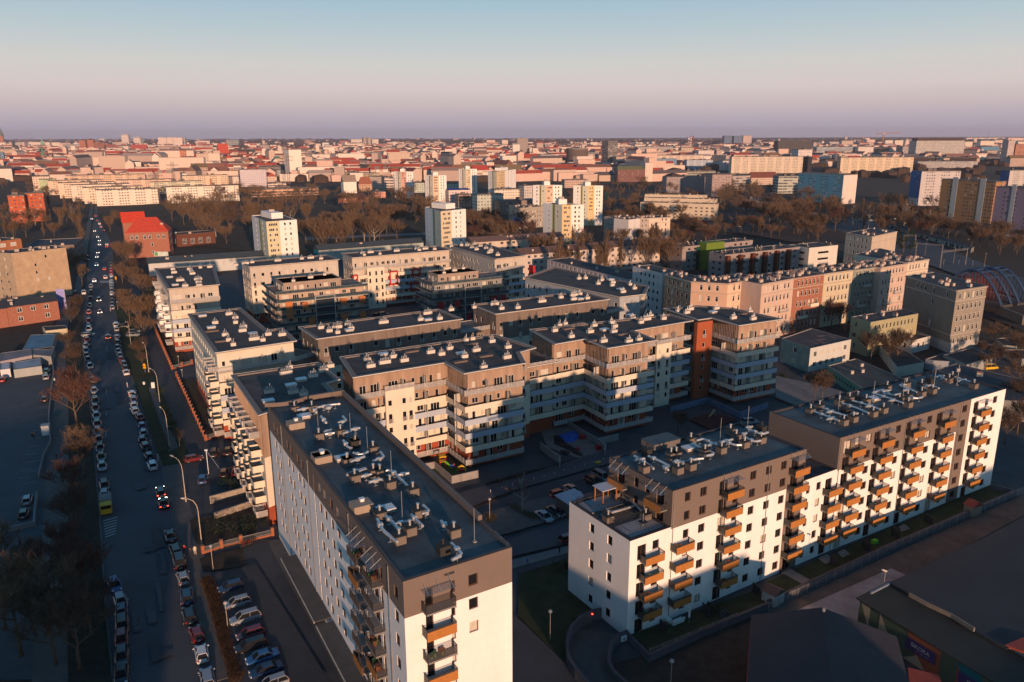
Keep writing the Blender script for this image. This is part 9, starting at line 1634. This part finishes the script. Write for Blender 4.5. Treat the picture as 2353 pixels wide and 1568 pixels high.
# ================================================================ railway: portals, signals, bridge
PST = M('portal_steel', (.26, .24, .23), .6, .2)
def portal(t, xl, yl, xr, yr, yt, label):
 A, B_ = G(t, xl, yl), G(t, xr, yr); rd = ray(t, xl, yt); h = max(7, CAMH + rd.z*A.y/rd.y); o = thing('rail_portal', A, label, 'rail portal', 'steel portals over the railway'); b = MB(); d = B_ - A
 lattice(b, (0, 0, 0), (0, 0, h), .35, 8, PST, .05); b.obj('mast', o); b = MB(); lattice(b, (d.x, d.y, 0), (d.x, d.y, h), .35, 8, PST, .05); b.obj('mast', o); b = MB(); lattice(b, (0, 0, h - .5), (d.x, d.y, h - .5), .7, 12, PST, .05); b.obj('beam', o)
portal('r', 95, 1040, 290, 1035, 925, 'steel portal over the tracks, leftmost'); portal('r', 370, 1080, 615, 1095, 990, 'steel portal over the tracks, second from left behind the tenement'); portal('r', 680, 1110, 790, 1090, 1035, 'small steel portal behind the tenement roof'); portal('d', 1205, 1110, 1312, 1110, 985, 'steel portal beside the ivy clad tree'); portal('d', 1320, 1180, 1552, 1200, 1055, 'steel portal right of the ivy clad tree'); portal('d', 1540, 1290, 1768, 1260, 1130, 'steel portal above the rail signals'); portal('c', 1285, 650, 1325, 655, 555, 'small far steel portal behind the yellow slabs'); portal('c', 1395, 640, 1500, 640, 582, 'far steel portal behind the yellow slabs, wider'); portal('c', 1745, 700, 1865, 700, 615, 'far steel portal before the grey pink school')
for t, x, y, h, lb in (('d', 1405, 1180, 10, 'tall rail yard lamp right of the ivy clad tree'), ('d', 1660, 1250, 9, 'tall rail yard lamp, middle of three'), ('d', 1935, 1285, 8, 'tall rail yard lamp near the blue bridge'), ('r', 528, 1100, 9, 'tall rail yard lamp behind the tenement'), ('d', 738, 925, 8, 'far rail yard lamp')): post_lamp(t, x, y, h, lb, 'rail yard lamps')
for t, x, y, nm in (('d', 1572, 1260, 'left'), ('d', 1706, 1260, 'middle'), ('d', 1830, 1270, 'right')): boxes('rail_signal', t, x, y, {'post': [('t', [(0, 0, 0), (0, 0, 3.5)], .06, GREYM)], 'head': [('b', (0, 0, 3.4), (.5, .4, 1.1), BLK)]}, 'black headed rail signal post beside the tracks, %s one of three' % nm, 'rail signal')
BLB = M('bridge_blue', (.025, .06, .13), .6, .15); RDH = M('hanger_red', (.22, .05, .03), .6)
E1 = G('y', 2140, 650, 4); PKp = G('y', 1885, 283, 17.5); dv_ = Vector((PKp.x - E1.x, PKp.y - E1.y, 0)); nb2 = Vector((dv_.y, -dv_.x, 0)).normalized()
def arch_bridge(o0, label):
 rt = thing('arch_bridge', o0, label, 'bridge', 'blue arch bridges'); W2 = 6.0; Lb = dv_*2; K = 18
 for s in (0, 1):
  b = MB(); pts = [Lb*(k/K) + nb2*(W2*s) + Vector((0, 0, 12.0*(1 - (2*k/K - 1)**2) + .3)) for k in range(K + 1)]; b.tube(pts, .55, BLB, 4); b.obj('arch', rt)
  b = MB()
  for k in range(2, K - 1): p = pts[k]; q = Lb*(k/K) + nb2*(W2*s); b.tube([p, (q.x, q.y, .3)], .12, RDH, 4)
  b.obj('hangers', rt)
 b = MB()
 for k in range(5, K - 4, 2): z = 12.0*(1 - (2*k/K - 1)**2) + .3; p = Lb*(k/K); b.tube([(p.x, p.y, z), (p.x + nb2.x*W2, p.y + nb2.y*W2, z)], .35, BLB, 4)
 b.obj('cross_braces', rt); b = MB(); c_ = Lb/2 + nb2*(W2/2); b.box((c_.x, c_.y, -.8), Lb.length, W2 + 2, 1.0, M('deck_dark', (.06, .055, .055), .9), math.atan2(Lb.y, Lb.x)); b.obj('deck', rt)
arch_bridge(E1, 'blue steel arch bridge with red hangers behind the tall grey tenement, nearer one'); arch_bridge(E1 - nb2*11 if nb2.x < 0 else E1 + nb2*11, 'blue steel arch bridge with red hangers, farther one at the picture edge')
wall_line('abutment', 'y', [(2110, 640), (2353, 740)], 4.0, 1.0, M('abutment_stone', (.16, .14, .12), .9, .3), 'stone abutment wall under the near end of the blue bridge')
house(W('r', [(930, 1045), (1800, 1300), (1830, 1280), (1000, 1030)], 2.8), 2.8, 'long row of garages with pale doors beside the tracks', (.22, .22, .22), 1, 2.8, 3.0, 2.4, 2.1, 'o', .1, chim=0, rcol=(.05, .05, .055), name='garage_row', cat='garages', z0f=.1, par=.1, curt=.6)
# ================================================================ unseen blocks added behind the camera to shade the yards and trees
for i, (x, y, wd, dp, h) in enumerate(((46, -6, 33, 12, 18.6), (82, 14, 44, 12, 13), (140, 26, 34, 12, 19.5), (-62, -32, 58, 14, 28), (-125, -75, 48, 14, 32), (-185, -85, 46, 14, 28))):
 a = Vector((x, y)); e_ = Vector((math.cos(V), math.sin(V))); P = rect(a, a + e_*wd, dp); off = Vector((x, y, 0)); rt = thing('added_shade_block', off, 'plain block added behind the viewpoint to shade the yards', 'apartment block', 'added shade blocks behind the viewpoint'); b = MB(); b.prism(P, 0, h, FW, open_top=True); b.obj('wall', rt, off, TN_); gable_roof(rt, off, P, h, .8, (.1, .09, .09))
